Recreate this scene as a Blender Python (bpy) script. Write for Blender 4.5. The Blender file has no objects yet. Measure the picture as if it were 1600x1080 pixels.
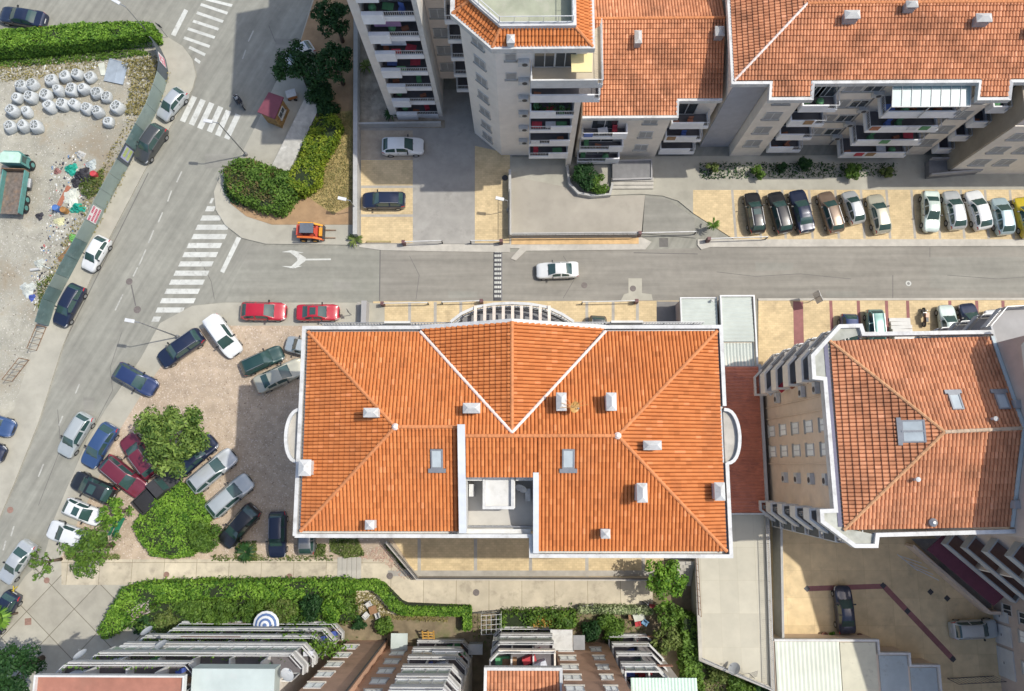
import bpy, bmesh, math, random
import numpy as np
from mathutils import Matrix, Vector
random.seed(7); rng = np.random.default_rng(7)
S = bpy.context.scene
COL = S.collection
# ------------------------------------------------------------------ camera
# drone 70 m up, tilted about nine degrees off straight down; world metres, z up
F, NX, NY, H = 1150.0, 815.0, 725.0, 70.0
_d = np.array([NX - 800, -(NY - 540), -F]); _d /= np.linalg.norm(_d)
_z = -_d
_x = np.array([1.0, 0, 0]); _x = _x - _z * _x.dot(_z); _x /= np.linalg.norm(_x)
_y = np.cross(_z, _x)
R3 = np.stack([_x, _y, _z])
cam_data = bpy.data.cameras.new('camera'); cam = bpy.data.objects.new('camera', cam_data); COL.objects.link(cam)
cam_data.sensor_fit = 'HORIZONTAL'; cam_data.sensor_width = 36.0; cam_data.lens = 36.0 * F / 1600.0
cam_data.clip_start = 0.5; cam_data.clip_end = 3000
cam.matrix_world = Matrix(R3.tolist()).to_4x4(); cam.location = (0, 0, H)
S.camera = cam
# ------------------------------------------------------------------ sky, sun, exposure
SUNV = Vector((0.62, 0.125, 1.0)).normalized()
W = bpy.data.worlds.new('World'); S.world = W; W.use_nodes = True
nt = W.node_tree; nt.nodes.clear()
o_ = nt.nodes.new('ShaderNodeOutputWorld'); b_ = nt.nodes.new('ShaderNodeBackground'); s_ = nt.nodes.new('ShaderNodeTexSky')
s_.sky_type = 'NISHITA'; s_.sun_disc = False
s_.sun_elevation = math.asin(SUNV.z); s_.sun_rotation = math.atan2(SUNV.x, SUNV.y)
s_.air_density = 1.0; s_.dust_density = 2.5; s_.ozone_density = 1.0
b_.inputs['Strength'].default_value = 0.15
nt.links.new(s_.outputs[0], b_.inputs[0]); nt.links.new(b_.outputs[0], o_.inputs[0])
sd = bpy.data.lights.new('sun', 'SUN'); sun = bpy.data.objects.new('sun', sd); COL.objects.link(sun)
sd.energy = 3.05; sd.angle = math.radians(0.6); sd.color = (1.0, 0.95, 0.86)
sun.rotation_euler = SUNV.to_track_quat('Z', 'Y').to_euler(); sun.location = (30, 10, 60)
S.view_settings.view_transform = 'Standard'; S.view_settings.look = 'None'
S.view_settings.exposure = 0.29; S.view_settings.gamma = 1.0
# ------------------------------------------------------------------ helpers
def G(px, py, z=0.0):
    """photo pixel (1600 x 1080) and a height in metres -> world point"""
    v = R3 @ np.array([px - 800.0, -(py - 540.0), -F]); t = (z - H) / v[2]
    return Vector((v[0] * t, v[1] * t, z))
def G2(pts, z=0.0):
    return [G(x, y, z).to_2d() for x, y in pts]
WPOS = {}
def tag(o, label=None, cat=None, group=None, kind=None):
    if label: o['label'] = label
    if cat: o['category'] = cat
    if group: o['group'] = group
    if kind: o['kind'] = kind
    return o
def thing(name, label, cat, loc, rot=0.0, group=None):
    o = bpy.data.objects.new(name, None); COL.objects.link(o)
    o.location = loc; o.rotation_euler = (0, 0, rot); o.empty_display_size = 0.3
    WPOS[o.name] = Vector(loc)
    return tag(o, label, cat, group)
def dup(o, parent=None):
    c = o.copy(); COL.objects.link(c)
    c.parent = parent
    for ch in o.children: dup(ch, c)
    return c
class MB:
    def __init__(s): s.v = []; s.f = []; s.m = []
    def add(s, vs, fs, mi=0):
        n = len(s.v); s.v += [tuple(p) for p in vs]; s.f += [tuple(i + n for i in f) for f in fs]; s.m += [mi] * len(fs); return s
    def prism(s, poly, z0, z1, mi=0):
        """vertical prism; z0 / z1 may be numbers or lists"""
        n = len(poly)
        a = sum(poly[i][0] * poly[(i + 1) % n][1] - poly[(i + 1) % n][0] * poly[i][1] for i in range(n))
        if a < 0:
            poly = poly[::-1]
            if isinstance(z1, (list, tuple)): z1 = z1[::-1]
            if isinstance(z0, (list, tuple)): z0 = z0[::-1]
        Z0 = z0 if isinstance(z0, (list, tuple)) else [z0] * n
        Z1 = z1 if isinstance(z1, (list, tuple)) else [z1] * n
        vs = [(p[0], p[1], z) for p, z in zip(poly, Z0)] + [(p[0], p[1], z) for p, z in zip(poly, Z1)]
        fs = [tuple(range(n, 2 * n)), tuple(range(n - 1, -1, -1))] + [(i, (i + 1) % n, n + (i + 1) % n, n + i) for i in range(n)]
        return s.add(vs, fs, mi)
    def sheet(s, poly, z, mi=0):
        n = len(poly)
        a = sum(poly[i][0] * poly[(i + 1) % n][1] - poly[(i + 1) % n][0] * poly[i][1] for i in range(n))
        if a < 0: poly = poly[::-1]
        return s.add([(p[0], p[1], z) for p in poly], [tuple(range(n))], mi)
    def box(s, c, size, rz=0.0, mi=0):
        """box centred in xy at c, resting on c.z"""
        x, y = size[0] / 2, size[1] / 2; ca, sa = math.cos(rz), math.sin(rz)
        p = [(c[0] + a * ca - b * sa, c[1] + a * sa + b * ca) for a, b in ((-x, -y), (x, -y), (x, y), (-x, y))]
        return s.prism(p, c[2], c[2] + size[2], mi)
    def beam(s, a, b, w, h=None, mi=0, up=(0, 0, 1)):
        """rectangular bar between two points"""
        a = Vector(a); b = Vector(b); h = h or w; d = (b - a)
        if d.length < 1e-6: return s
        d.normalize(); u = Vector(up)
        if abs(d.dot(u)) > .98: u = Vector((0, 1, 0))
        x = d.cross(u).normalized() * (w / 2); y = x.cross(d).normalized() * (h / 2)
        vs = [a - x - y, a + x - y, a + x + y, a - x + y, b - x - y, b + x - y, b + x + y, b - x + y]
        return s.add(vs, [(0, 1, 2, 3), (7, 6, 5, 4), (0, 4, 5, 1), (1, 5, 6, 2), (2, 6, 7, 3), (3, 7, 4, 0)], mi)
    def tube(s, a, b, r, n=8, r2=None, mi=0):
        a = Vector(a); b = Vector(b); d = b - a
        if d.length < 1e-6: return s
        d.normalize(); u = Vector((0, 0, 1)) if abs(d.z) < .95 else Vector((1, 0, 0))
        x = d.cross(u).normalized(); y = d.cross(x); r2 = r if r2 is None else r2
        vs = [a + (x * math.cos(2 * math.pi * i / n) + y * math.sin(2 * math.pi * i / n)) * r for i in range(n)]
        vs += [b + (x * math.cos(2 * math.pi * i / n) + y * math.sin(2 * math.pi * i / n)) * r2 for i in range(n)]
        fs = [(i, n + i, n + (i + 1) % n, (i + 1) % n) for i in range(n)] + [tuple(range(n)), tuple(range(2 * n - 1, n - 1, -1))]
        return s.add(vs, fs, mi)
    def lathe(s, c, prof, n=16, mi=0, sx=1.0, sy=1.0):
        c = Vector(c); vs = []; fs = []
        for r, z in prof:
            vs += [(c.x + r * sx * math.cos(2 * math.pi * i / n), c.y + r * sy * math.sin(2 * math.pi * i / n), c.z + z) for i in range(n)]
        for k in range(len(prof) - 1):
            fs += [(k * n + i, k * n + (i + 1) % n, (k + 1) * n + (i + 1) % n, (k + 1) * n + i) for i in range(n)]
        fs += [tuple(range(n - 1, -1, -1)), tuple(range((len(prof) - 1) * n, len(prof) * n))]
        return s.add(vs, fs, mi)
    def wall(s, path, z0, z1, th, closed=False, side=0, mi=0):
        """mitred wall along a path; side 0 centred, 1 grows to the left, -1 to the right; z1 may be a list"""
        P = [Vector((p[0], p[1])) for p in path]; n = len(P)
        lo = {0: (-th / 2, th / 2), 1: (0, th), -1: (-th, 0)}[side]
        nor = []
        for i in range(n if closed else n - 1):
            d = (P[(i + 1) % n] - P[i]).normalized(); nor.append(Vector((-d.y, d.x)))
        A = []; B = []
        for i in range(n):
            if closed: n1, n2 = nor[i - 1], nor[i]
            else: n1, n2 = nor[max(0, i - 1)], nor[min(n - 2, i)]
            m = (n1 + n2); m = m / max(.25, (1 + n1.dot(n2)))
            A.append(P[i] + m * lo[0]); B.append(P[i] + m * lo[1])
        Z1 = z1 if isinstance(z1, (list, tuple)) else [z1] * n
        Z0 = z0 if isinstance(z0, (list, tuple)) else [z0] * n
        vs = [(p.x, p.y, z) for p, z in zip(A, Z0)] + [(p.x, p.y, z) for p, z in zip(B, Z0)] + [(p.x, p.y, z) for p, z in zip(A, Z1)] + [(p.x, p.y, z) for p, z in zip(B, Z1)]
        fs = []
        for i in range(n if closed else n - 1):
            j = (i + 1) % n
            fs += [(2 * n + i, 2 * n + j, 3 * n + j, 3 * n + i), (i, j, 2 * n + j, 2 * n + i), (n + j, n + i, 3 * n + i, 3 * n + j), (j, i, n + i, n + j)]
        if not closed: fs += [(0, 2 * n, 3 * n, n), (n - 1, 2 * n - 1, 4 * n - 1, 3 * n - 1)]
        return s.add(vs, fs, mi)
    def rail(s, path, z0, h, gap=0.14, bar=0.022, top=0.05, rails=2, mi=0):
        """railing: top and bottom rail with thin uprights"""
        for a, b in zip(path[:-1], path[1:]):
            a = Vector((a[0], a[1])); b = Vector((b[0], b[1])); L = (b - a).length; d = (b - a).normalized()
            for zz in ([z0 + h] if rails < 2 else [z0 + .08, z0 + h]):
                s.beam((a.x, a.y, zz), (b.x, b.y, zz), top, top * .7, mi)
            k = max(1, int(L / gap))
            for i in range(k + 1):
                p = a + d * (L * i / k); w = bar if i % 10 else bar * 1.8
                s.beam((p.x, p.y, z0), (p.x, p.y, z0 + h), w, w, mi)
        return s
    def build(s, name, mat, parent=None, smooth=False, label=None):
        me = bpy.data.meshes.new(name)
        w = WPOS[parent.name] if parent is not None else Vector((0, 0, 0))
        me.from_pydata([(x - w.x, y - w.y, z - w.z) for x, y, z in s.v], [], s.f)
        mats = mat if isinstance(mat, (list, tuple)) else [mat]
        for m in mats: me.materials.append(m)
        if len(mats) > 1: me.polygons.foreach_set('material_index', s.m)
        if smooth: me.polygons.foreach_set('use_smooth', [True] * len(me.polygons))
        me.update()
        o = bpy.data.objects.new(name, me); COL.objects.link(o)
        if parent is not None: o.parent = parent; WPOS[o.name] = w
        else: WPOS[o.name] = Vector((0, 0, 0))
        if label: o['label'] = label
        return o
    def solo(s, name, mat, label, cat, group=None, smooth=False):
        """a thing that is one mesh: origin moved to its base"""
        a = np.array(s.v); c = Vector(((a[:, 0].min() + a[:, 0].max()) / 2, (a[:, 1].min() + a[:, 1].max()) / 2, a[:, 2].min()))
        s.v = [(x - c.x, y - c.y, z - c.z) for x, y, z in s.v]
        o = s.build(name, mat, None, smooth); o.location = c; WPOS[o.name] = c
        return tag(o, label, cat, group)
    def struct(s, name, mat): return tag(s.build(name, mat), kind='structure')
# ------------------------------------------------------------------ materials
MATS = {}
def srgb(r, g, b):
    f = lambda c: (c / 255 / 12.92) if c <= 10 else ((c / 255 + .055) / 1.055) ** 2.4
    return (f(r), f(g), f(b))
def mat(name, col, rough=.8, *rest, streak=None, **kw):
    return _mat(name, col, rough, *rest, streak=streak, **kw)
def _mat(name, col, rough=.8, var=.18, scale=1.2, col2=None, big=.12, bump=.0, bscale=30., metal=0., spec=.5, coat=0., brick=None, speck=None, stain=None, streak=None):
    """procedural surface: two noise octaves, optional joints (brick=(w,h,offset,joint,joint_col)), specks and stains"""
    if name in MATS: return MATS[name]
    m = bpy.data.materials.new(name); m.use_nodes = True; t = m.node_tree; N = t.nodes; L = t.links
    bs = N['Principled BSDF']; tc = N.new('ShaderNodeTexCoord')
    def noise(sc, det=6, rgh=.6, vec=None):
        n = N.new('ShaderNodeTexNoise'); n.inputs['Scale'].default_value = sc; n.inputs['Detail'].default_value = det; n.inputs['Roughness'].default_value = rgh
        L.new(vec or tc.outputs['Object'], n.inputs['Vector']); return n.outputs['Fac']
    def ramp(f, a, b, ca, cb):
        r = N.new('ShaderNodeValToRGB'); r.color_ramp.elements[0].position = a; r.color_ramp.elements[1].position = b
        r.color_ramp.elements[0].color = (*ca, 1); r.color_ramp.elements[1].color = (*cb, 1); L.new(f, r.inputs[0]); return r.outputs[0]
    def mix(fac, a, b, mode='MIX'):
        x = N.new('ShaderNodeMix'); x.data_type = 'RGBA'; x.blend_type = mode
        for k, q in ((0, fac), (6, a), (7, b)):
            if hasattr(q, 'is_linked') or hasattr(q, 'links'): L.new(q, x.inputs[k])
            elif k == 0: x.inputs[0].default_value = q
            else: x.inputs[k].default_value = (*q, 1)
        return x.outputs[2]
    c2 = col2 or tuple(min(1, c * (1 + var)) for c in col); c1 = tuple(c * (1 - var) for c in col)
    c = ramp(noise(scale), .34, .66, c1, c2)
    if big:
        c = mix(1.0, c, ramp(noise(scale * .13 + .02, 3), .3, .7, (1 - big,) * 3, (1 + big,) * 3), 'MULTIPLY')
    if speck:   # (scale, threshold, colour)
        c = mix(ramp(noise(speck[0], 2), speck[1], speck[1] + .05, (0, 0, 0), (1, 1, 1)), c, speck[2])
    if stain:
        c = mix(ramp(noise(stain[0], 8, .7), stain[1], stain[1] + .16, (0, 0, 0), (stain[3],) * 3), c, stain[2])
    if streak:  # (angle, across, along, amount): worn bands along the direction of travel
        mp2 = N.new('ShaderNodeMapping'); L.new(tc.outputs['Object'], mp2.inputs[0]); mp2.vector_type = 'TEXTURE'; mp2.inputs['Rotation'].default_value = (0, 0, math.radians(streak[0])); mp2.inputs['Scale'].default_value = (streak[2], streak[1], 1)
        c = mix(1.0, c, ramp(noise(1.0, 5, .55, mp2.outputs[0]), .3, .7, (1 - streak[3],) * 3, (1 + streak[3],) * 3), 'MULTIPLY')
    if brick:
        br = N.new('ShaderNodeTexBrick'); br.inputs['Scale'].default_value = 1.0; br.offset = brick[2]
        br.inputs['Brick Width'].default_value = brick[0]; br.inputs['Row Height'].default_value = brick[1]; br.inputs['Mortar Size'].default_value = brick[3]
        br.inputs['Color1'].default_value = (1, 1, 1, 1); br.inputs['Color2'].default_value = (.86, .86, .86, 1); br.inputs['Mortar'].default_value = (*brick[4], 1)
        mp = N.new('ShaderNodeMapping'); L.new(tc.outputs['Object'], mp.inputs[0]); L.new(mp.outputs[0], br.inputs['Vector'])
        if len(brick) > 5: mp.inputs['Rotation'].default_value = (0, 0, math.radians(brick[5]))
        c = mix(1.0, c, br.outputs[0], 'MULTIPLY')
    L.new(c, bs.inputs['Base Color'])
    bs.inputs['Roughness'].default_value = rough; bs.inputs['Metallic'].default_value = metal
    bs.inputs['Specular IOR Level'].default_value = spec; bs.inputs['Coat Weight'].default_value = coat; bs.inputs['Coat Roughness'].default_value = .06
    if bump:
        bp = N.new('ShaderNodeBump'); bp.inputs['Strength'].default_value = bump; bp.inputs['Distance'].default_value = .03
        L.new(noise(bscale, 4), bp.inputs['Height']); L.new(bp.outputs[0], bs.inputs['Normal'])
    MATS[name] = m; return m
def leafmat(name, col, col2, spread=.35):
    m = bpy.data.materials.new(name); m.use_nodes = True; t = m.node_tree; N = t.nodes; L = t.links; N.clear()
    out = N.new('ShaderNodeOutputMaterial'); ge = N.new('ShaderNodeNewGeometry'); tc = N.new('ShaderNodeTexCoord')
    no = N.new('ShaderNodeTexNoise'); no.inputs['Scale'].default_value = .9; no.inputs['Detail'].default_value = 4; L.new(tc.outputs['Object'], no.inputs['Vector'])
    ad = N.new('ShaderNodeMath'); ad.operation = 'MULTIPLY_ADD'; ad.inputs[1].default_value = spread; L.new(ge.outputs['Random Per Island'], ad.inputs[0])
    sb = N.new('ShaderNodeMath'); sb.operation = 'SUBTRACT'; sb.inputs[1].default_value = spread / 2; L.new(no.outputs['Fac'], sb.inputs[0]); L.new(sb.outputs[0], ad.inputs[2])
    r = N.new('ShaderNodeValToRGB'); r.color_ramp.elements[0].position = .25; r.color_ramp.elements[1].position = .75
    r.color_ramp.elements[0].color = (*col, 1); r.color_ramp.elements[1].color = (*col2, 1); L.new(ad.outputs[0], r.inputs[0])
    d = N.new('ShaderNodeBsdfPrincipled'); d.inputs['Roughness'].default_value = .6; d.inputs['Specular IOR Level'].default_value = .3; tr = N.new('ShaderNodeBsdfTranslucent'); L.new(r.outputs[0], d.inputs['Base Color']); L.new(r.outputs[0], tr.inputs['Color'])
    mx = N.new('ShaderNodeMixShader'); mx.inputs[0].default_value = .28; L.new(d.outputs[0], mx.inputs[1]); L.new(tr.outputs[0], mx.inputs[2]); L.new(mx.outputs[0], out.inputs[0])
    return m
def tilemat(name, c1, c2, c3, p0=.52, p1=.72, amt=.75, sc=.22):
    """clay tiles: every tile its own tone (face attribute), weathering in patches"""
    m = bpy.data.materials.new(name); m.use_nodes = True; t = m.node_tree; N = t.nodes; L = t.links; bs = N['Principled BSDF']
    at = N.new('ShaderNodeAttribute'); at.attribute_name = 'tone'
    r = N.new('ShaderNodeValToRGB'); r.color_ramp.elements[0].color = (*c1, 1); r.color_ramp.elements[1].color = (*c2, 1); e_ = r.color_ramp.elements.new(.08); e_.color = (*c1, 1); r.color_ramp.elements[0].color = (*[a * .84 for a in c1], 1); e_ = r.color_ramp.elements.new(.94); e_.color = (*c2, 1); r.color_ramp.elements[-1].color = (*[min(1, a * 1.12 + .03) for a in c2], 1); L.new(at.outputs['Fac'], r.inputs[0])
    tc = N.new('ShaderNodeTexCoord'); no = N.new('ShaderNodeTexNoise'); no.inputs['Scale'].default_value = sc; no.inputs['Detail'].default_value = 8; no.inputs['Roughness'].default_value = .65
    L.new(tc.outputs['Object'], no.inputs['Vector'])
    rr = N.new('ShaderNodeValToRGB'); rr.color_ramp.elements[0].position = p0; rr.color_ramp.elements[1].position = p1; rr.color_ramp.elements[0].color = (0, 0, 0, 1); rr.color_ramp.elements[1].color = (amt, amt, amt, 1)
    L.new(no.outputs['Fac'], rr.inputs[0]); x = N.new('ShaderNodeMix'); x.data_type = 'RGBA'; L.new(rr.outputs[0], x.inputs[0]); L.new(r.outputs[0], x.inputs[6]); x.inputs[7].default_value = (*c3, 1)
    L.new(x.outputs[2], bs.inputs['Base Color']); bs.inputs['Roughness'].default_value = .8; bs.inputs['Specular IOR Level'].default_value = .25
    MATS[name] = m; return m
def glassmat(name, col, rough=.06):
    return mat(name, col, rough=rough, var=.12, scale=.7, big=.0, spec=.9)
def paint(name, col, metal=.0, rough=.35):
    return mat(name, col, rough=rough, var=.03, scale=2., big=.03, spec=.5, coat=.8, metal=metal)

white = mat('white_plaster', (.60, .60, .575), .75, .06, 2., big=.08, stain=(.8, .54, (.40, .39, .35), .6))
whitep = mat('white_paint', (.54, .545, .53), .6, .06, 3., big=.08, stain=(1.3, .5, (.36, .355, .335), .75))
cream = mat('cream_render', (.74, .68, .59), .85, .06, 1.3, big=.07, stain=(.35, .6, (.40, .36, .31), .5))
tan = mat('tan_render', (.64, .52, .40), .85, .06, 1.3, big=.08, stain=(.35, .6, (.42, .34, .26), .5))
greyr = mat('grey_render', (.34, .335, .33), .85, .06, 1.3, big=.08)
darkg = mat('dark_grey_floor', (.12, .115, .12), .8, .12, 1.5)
concrete = mat('concrete', (.42, .40, .35), .9, .12, 1.1, big=.12, stain=(.5, .56, (.27, .25, .22), .6))
metalg = mat('grey_metal', (.30, .31, .32), .45, .08, 4., metal=.5)
metald = mat('dark_metal', (.05, .05, .055), .5, .1, 4.)
metalw = mat('white_metal', (.56, .57, .57), .4, .03, 4.)
rust = mat('rusty_steel', (.20, .12, .07), .8, .25, 5.)
glass = glassmat('window_glass', (.045, .055, .06))
shut = mat('grey_shutter', (.33, .33, .32), .6, .05, 3.)
shutw = mat('white_shutter', (.80, .82, .78), .6, .04, 3.)
skylit = glassmat('skylight_glass', (.42, .47, .48), .15)
tileA = tilemat('orange_roof_tiles', (.50, .165, .05), (.585, .21, .068), (.36, .13, .052), .5, .74, .6, .3)
tileB = tilemat('weathered_roof_tiles', (.50, .215, .11), (.62, .285, .15), (.23, .10, .055), .46, .70, .85, .35)
tileR = mat('ridge_tiles', (.52, .20, .075), .8, .15, 3.)
tileV = mat('pale_valley_flashing', (.72, .60, .54), .6, .08, 3.)
# ------------------------------------------------------------------ ground, roads, pavements
asphalt = mat('asphalt', (.25, .248, .212), .9, .07, 1.6, big=.10, bump=.25, bscale=60, stain=(.16, .53, (.21, .20, .175), .5), streak=(62, .6, 11., .16))
asphalt2 = mat('asphalt_patch', (.24, .228, .198), .9, .06, 1.6, big=.08, bump=.25, bscale=60, stain=(.3, .56, (.19, .175, .155), .5), streak=(0, .65, 13., .16))
asphalt3 = mat('asphalt_repair', (.245, .24, .21), .9, .06, 1.6, big=.08, bump=.25, bscale=60, streak=(0, .65, 13., .14), stain=(.3, .57, (.185, .18, .16), .5))
tarseam = mat('tar_seam', (.13, .125, .115), .8, .1, 3.)
pave = mat('pavement_concrete', (.37, .355, .295), .92, .09, .9, big=.12, bump=.2, bscale=40, stain=(.45, .55, (.25, .24, .205), .55))
kerbm = mat('kerb_stone', (.44, .42, .37), .9, .08, 2.)
dirt = mat('rubble_dirt', (.33, .318, .262), .95, .18, .8, big=.2, bump=.5, bscale=14, speck=(9., .62, (.52, .50, .46)), stain=(.2, .5, (.25, .205, .14), .9))
gravel = mat('gravel_soil', (.41, .33, .245), .95, .14, 1.1, big=.13, bump=.6, bscale=16, speck=(7., .60, (.58, .50, .42)), stain=(.3, .58, (.30, .225, .16), .6))
soil = mat('brown_soil', (.34, .225, .125), .95, .15, .9, big=.14, bump=.4, bscale=14, stain=(.6, .55, (.24, .15, .08), .7))
bedsoil = mat('planting_bed_soil', (.30, .265, .21), .95, .25, 1.5, big=.2, bump=.4, bscale=10, stain=(.5, .5, (.16, .13, .10), .7))
drygrassm = mat('dry_turf', (.33, .255, .105), .95, .25, 2.2, big=.18, bump=.5, bscale=20, stain=(.5, .55, (.18, .19, .06), .8))
ypave = mat('yellow_pavers', (.60, .475, .28), .9, .09, 1.4, big=.10, stain=(.6, .53, (.40, .315, .19), .7), brick=(.42, .21, .5, .012, (.78, .76, .72)))
gpave = mat('grey_paver_strip', (.36, .34, .30), .9, .1, 2.)
mpave = mat('maroon_paver_strip', (.27, .12, .115), .9, .1, 2.)
drive = mat('driveway_concrete', (.31, .30, .275), .9, .1, .8, big=.12, stain=(.5, .55, (.22, .21, .19), .7))
rampm = mat('ramp_concrete', (.35, .325, .275), .9, .1, .5, big=.14, stain=(.25, .54, (.24, .225, .19), .7))
slabm = mat('path_slabs', (.55, .49, .37), .92, .1, 1., big=.12, stain=(.7, .52, (.30, .26, .20), .7), brick=(3.0, 9.0, 0., .025, (.5, .48, .44)))
plaza = mat('plaza_slabs', (.40, .38, .315), .92, .09, .9, big=.12, stain=(.4, .55, (.27, .25, .21), .5), brick=(3.1, 3.1, 0., .035, (.42, .4, .36), 42))
yard = mat('yard_pavers', (.68, .53, .31), .9, .1, 1., big=.12, stain=(.4, .55, (.40, .32, .205), .7), brick=(2.4, 2.4, 0., .012, (.75, .72, .68)))
roadp = mat('road_paint', (.53, .54, .50), .7, .07, 3., stain=(1.7, .52, (.34, .335, .30), .85))

MB().sheet([(-600, -600), (600, -600), (600, 600), (-600, 600)], 0).struct('ground', asphalt)
def zone(name, pts, z, m, z0=-.06):
    return MB().prism(G2(pts, z), z0, z).struct(name, m)
zone('pavement', [(237, 50), (262, 58), (285, 72), (300, 92), (306, 118), (300, 140), (285, 165), (225, 268), (160, 392), (98, 540), (60, 660), (20, 760), (-40, 900), (-140, 900), (-60, 690), (22, 640), (60, 510), (90, 470), (150, 355), (212, 238), (258, 140), (262, 112), (250, 75)], .12, pave)
zone('dirt_lot', [(-120, 78), (235, 70), (252, 78), (264, 112), (260, 141), (214, 239), (152, 356), (92, 471), (62, 511), (24, 641), (-120, 760)], .075, dirt)
zone('pavement', [(500, -40), (470, 60), (430, 130), (398, 200), (375, 245), (345, 272), (334, 300), (337, 328), (352, 352), (378, 372), (415, 381), (561, 383), (561, -40)], .12, pave)
zone('garden_soil', [(350, 275), (385, 246), (425, 262), (455, 235), (500, 180), (496, 100), (468, 70), (500, -30), (552, -30), (552, 351), (425, 351), (385, 338), (360, 318)], .16, soil)
zone('dry_lawn', [(500, 178), (551, 172), (551, 320), (520, 335), (470, 300), (490, 240)], .18, drygrassm)
zone('planting_bed', [(566, -30), (612, 178), (695, 188), (695, 200), (563, 199), (563, -30)], .10, bedsoil)
zone('driveway', [(563, 199), (640, 200), (640, 140), (800, 140), (800, 273), (797, 381), (563, 381)], .05, drive)
for q in ([(564, 250), (645, 250), (645, 380), (564, 380)], [(742, 228), (797, 240), (796, 380), (742, 380)]):
    zone('parking_bay', q, .056, ypave)
zone('parking_bay', [(564, 204), (645, 204), (645, 249), (564, 249)], .054, mat('shaded_pavers', (.37, .32, .25), .9, .12, 1.5, stain=(.6, .5, (.25, .21, .17), .7)))  # greyer pavers: the building shadow on this bay is put into their colour
zone('pavement', [(797, 246), (1700, 240), (1700, 296), (1083, 297), (1083, 333), (1060, 314), (1035, 306), (1000, 303), (955, 305), (797, 300)], .10, pave)
zone('ramp', [(797, 275), (955, 306), (1008, 305), (1002, 366), (797, 370)], .106, rampm)
zone('parking_bay', [(1083, 297), (1700, 296), (1700, 374), (1147, 374), (1083, 333)], .09, ypave)
zone('kerb_strip', [(1090, 374), (1700, 374), (1700, 384), (1110, 386), (1096, 390), (1090, 383)], .11, kerbm)
zone('kerb_strip', [(561, 381.5), (797, 381.5), (797, 394), (700, 393), (596, 391), (561, 386)], .07, kerbm)
zone('kerb_strip', [(797, 371), (1003, 371), (1018, 378), (1008, 390), (822, 392), (806, 407), (798, 404), (812, 388), (797, 388)], .09, kerbm)
zone('planting_bed', [(799, 372.5), (998, 371.5), (998, 381), (799, 382)], .13, mat('ochre_soil', (.56, .38, .19), .95, .12, 2.))
zone('pavement', [(250, 505), (300, 478), (350, 473), (585, 473), (585, 514), (330, 514), (300, 522), (262, 560), (222, 620), (185, 680), (160, 740), (120, 830), (85, 910), (60, 905), (85, 810), (135, 690), (165, 640), (220, 560)], .08, pave)
zone('gravel_lot', [(298, 519), (330, 509), (585, 509), (640, 842), (655, 906), (610, 880), (90, 880), (108, 845), (157, 740), (182, 680), (219, 620), (260, 560)], .09, gravel)
zone('parking_bay', [(583, 471), (1062, 470), (1062, 640), (583, 640)], .10, ypave)
zone('driveway', [(1026, 471), (1063, 471), (1063, 640), (1026, 640)], .106, mat('dark_ramp', (.20, .195, .185), .9, .1, 1.))
zone('pavement', [(570, 474), (601, 474), (601, 640), (570, 640)], .106, pave)
zone('parking_bay', [(1185, 469), (1700, 469), (1700, 700), (1185, 700)], .09, ypave)
zone('yard', [(1203, 690), (1700, 690), (1700, 1130), (1203, 1130)], .098, yard)
zone('parking_bay', [(606, 830), (1038, 830), (1038, 904), (654, 905)], .10, ypave)
zone('path', [(95, 874), (600, 874), (640, 880), (656, 905), (1022, 904), (1022, 956), (735, 956), (660, 959), (562, 959), (550, 913), (90, 915)], .094, slabm)
zone('plaza', [(62, 880), (96, 873), (96, 914), (195, 914), (300, 960), (300, 1130), (-160, 1130), (-60, 1010), (-20, 985), (40, 900)], .10, plaza)
earth = mat('garden_earth', (.20, .16, .10), .95, .25, 1.2, stain=(.5, .5, (.12, .14, .05), .8))
zone('garden_soil', [(196, 916), (548, 914), (560, 961), (740, 959), (1096, 957), (1085, 1140), (180, 1140), (150, 1000)], .085, earth)
zone('garden_soil', [(1040, 866), (1084, 866), (1084, 958), (1020, 957), (1020, 905), (1036, 903)], .108, earth)
zone('garden_soil', [(1086, 1010), (1215, 1078), (1215, 1140), (1086, 1140)], .104, earth)
# patches, seams and strips laid on the roads and bays
def sheet(name, pts, z, m): return MB().sheet(G2(pts, z), z).struct(name, m)
sheet('road_patch', [(594, 392), (800, 394), (1090, 388), (1090, 470), (594, 472)], .004, asphalt2)
sheet('road_patch', [(1453, 402), (1700, 402), (1700, 467), (1453, 450)], .004, asphalt3)
sheet('road_patch', [(982, 435), (1003, 435), (1003, 458), (1018, 460), (1020, 469), (970, 470), (975, 460), (982, 458)], .008, pave)
sheet('road_patch', [(1008, 306), (1040, 309), (1085, 341), (1088, 372), (1004, 365)], .115, asphalt3)
sheet('road_patch', [(1030, 372), (1044, 372), (1044, 386), (1030, 386)], .008, tarseam)
def strip(name, a, b, w, z, m):
    A = G(*a, z); B = G(*b, z); d = (B - A).to_2d().normalized(); n = Vector((-d.y, d.x)) * w / 2; A = A.to_2d(); B = B.to_2d()
    return MB().sheet([A - n, B - n, B + n, A + n], z).struct(name, m)
for a, b, w in [((594, 390), (593, 472), .1), ((1453, 386), (1453, 402), .06), ((98, 540), (232, 270), .09), ((60, 655), (98, 540), .09), ((135, 690), (85, 812), .07), ((205, 445), (212, 478), .12), ((990, 395), (1090, 397), .08), ((1395, 430), (1395, 466), .07), ((60, 0), (490, 70), .0)]:
    if w: strip('road_seam', a, b, w, .006, tarseam)
for i, x in enumerate((560, 640, 680, 720, 917, 958, 996, 1062)): strip('bay_strip', (x, 472), (x, 520), .28, .105, gpave)
for x in (1147, 1186, 1225, 1267, 1308, 1348, 1388, 1427, 1466, 1504, 1542, 1581): strip('bay_strip', (x - 3, 297), (x + 3, 373), .24, .095, gpave)
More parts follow.
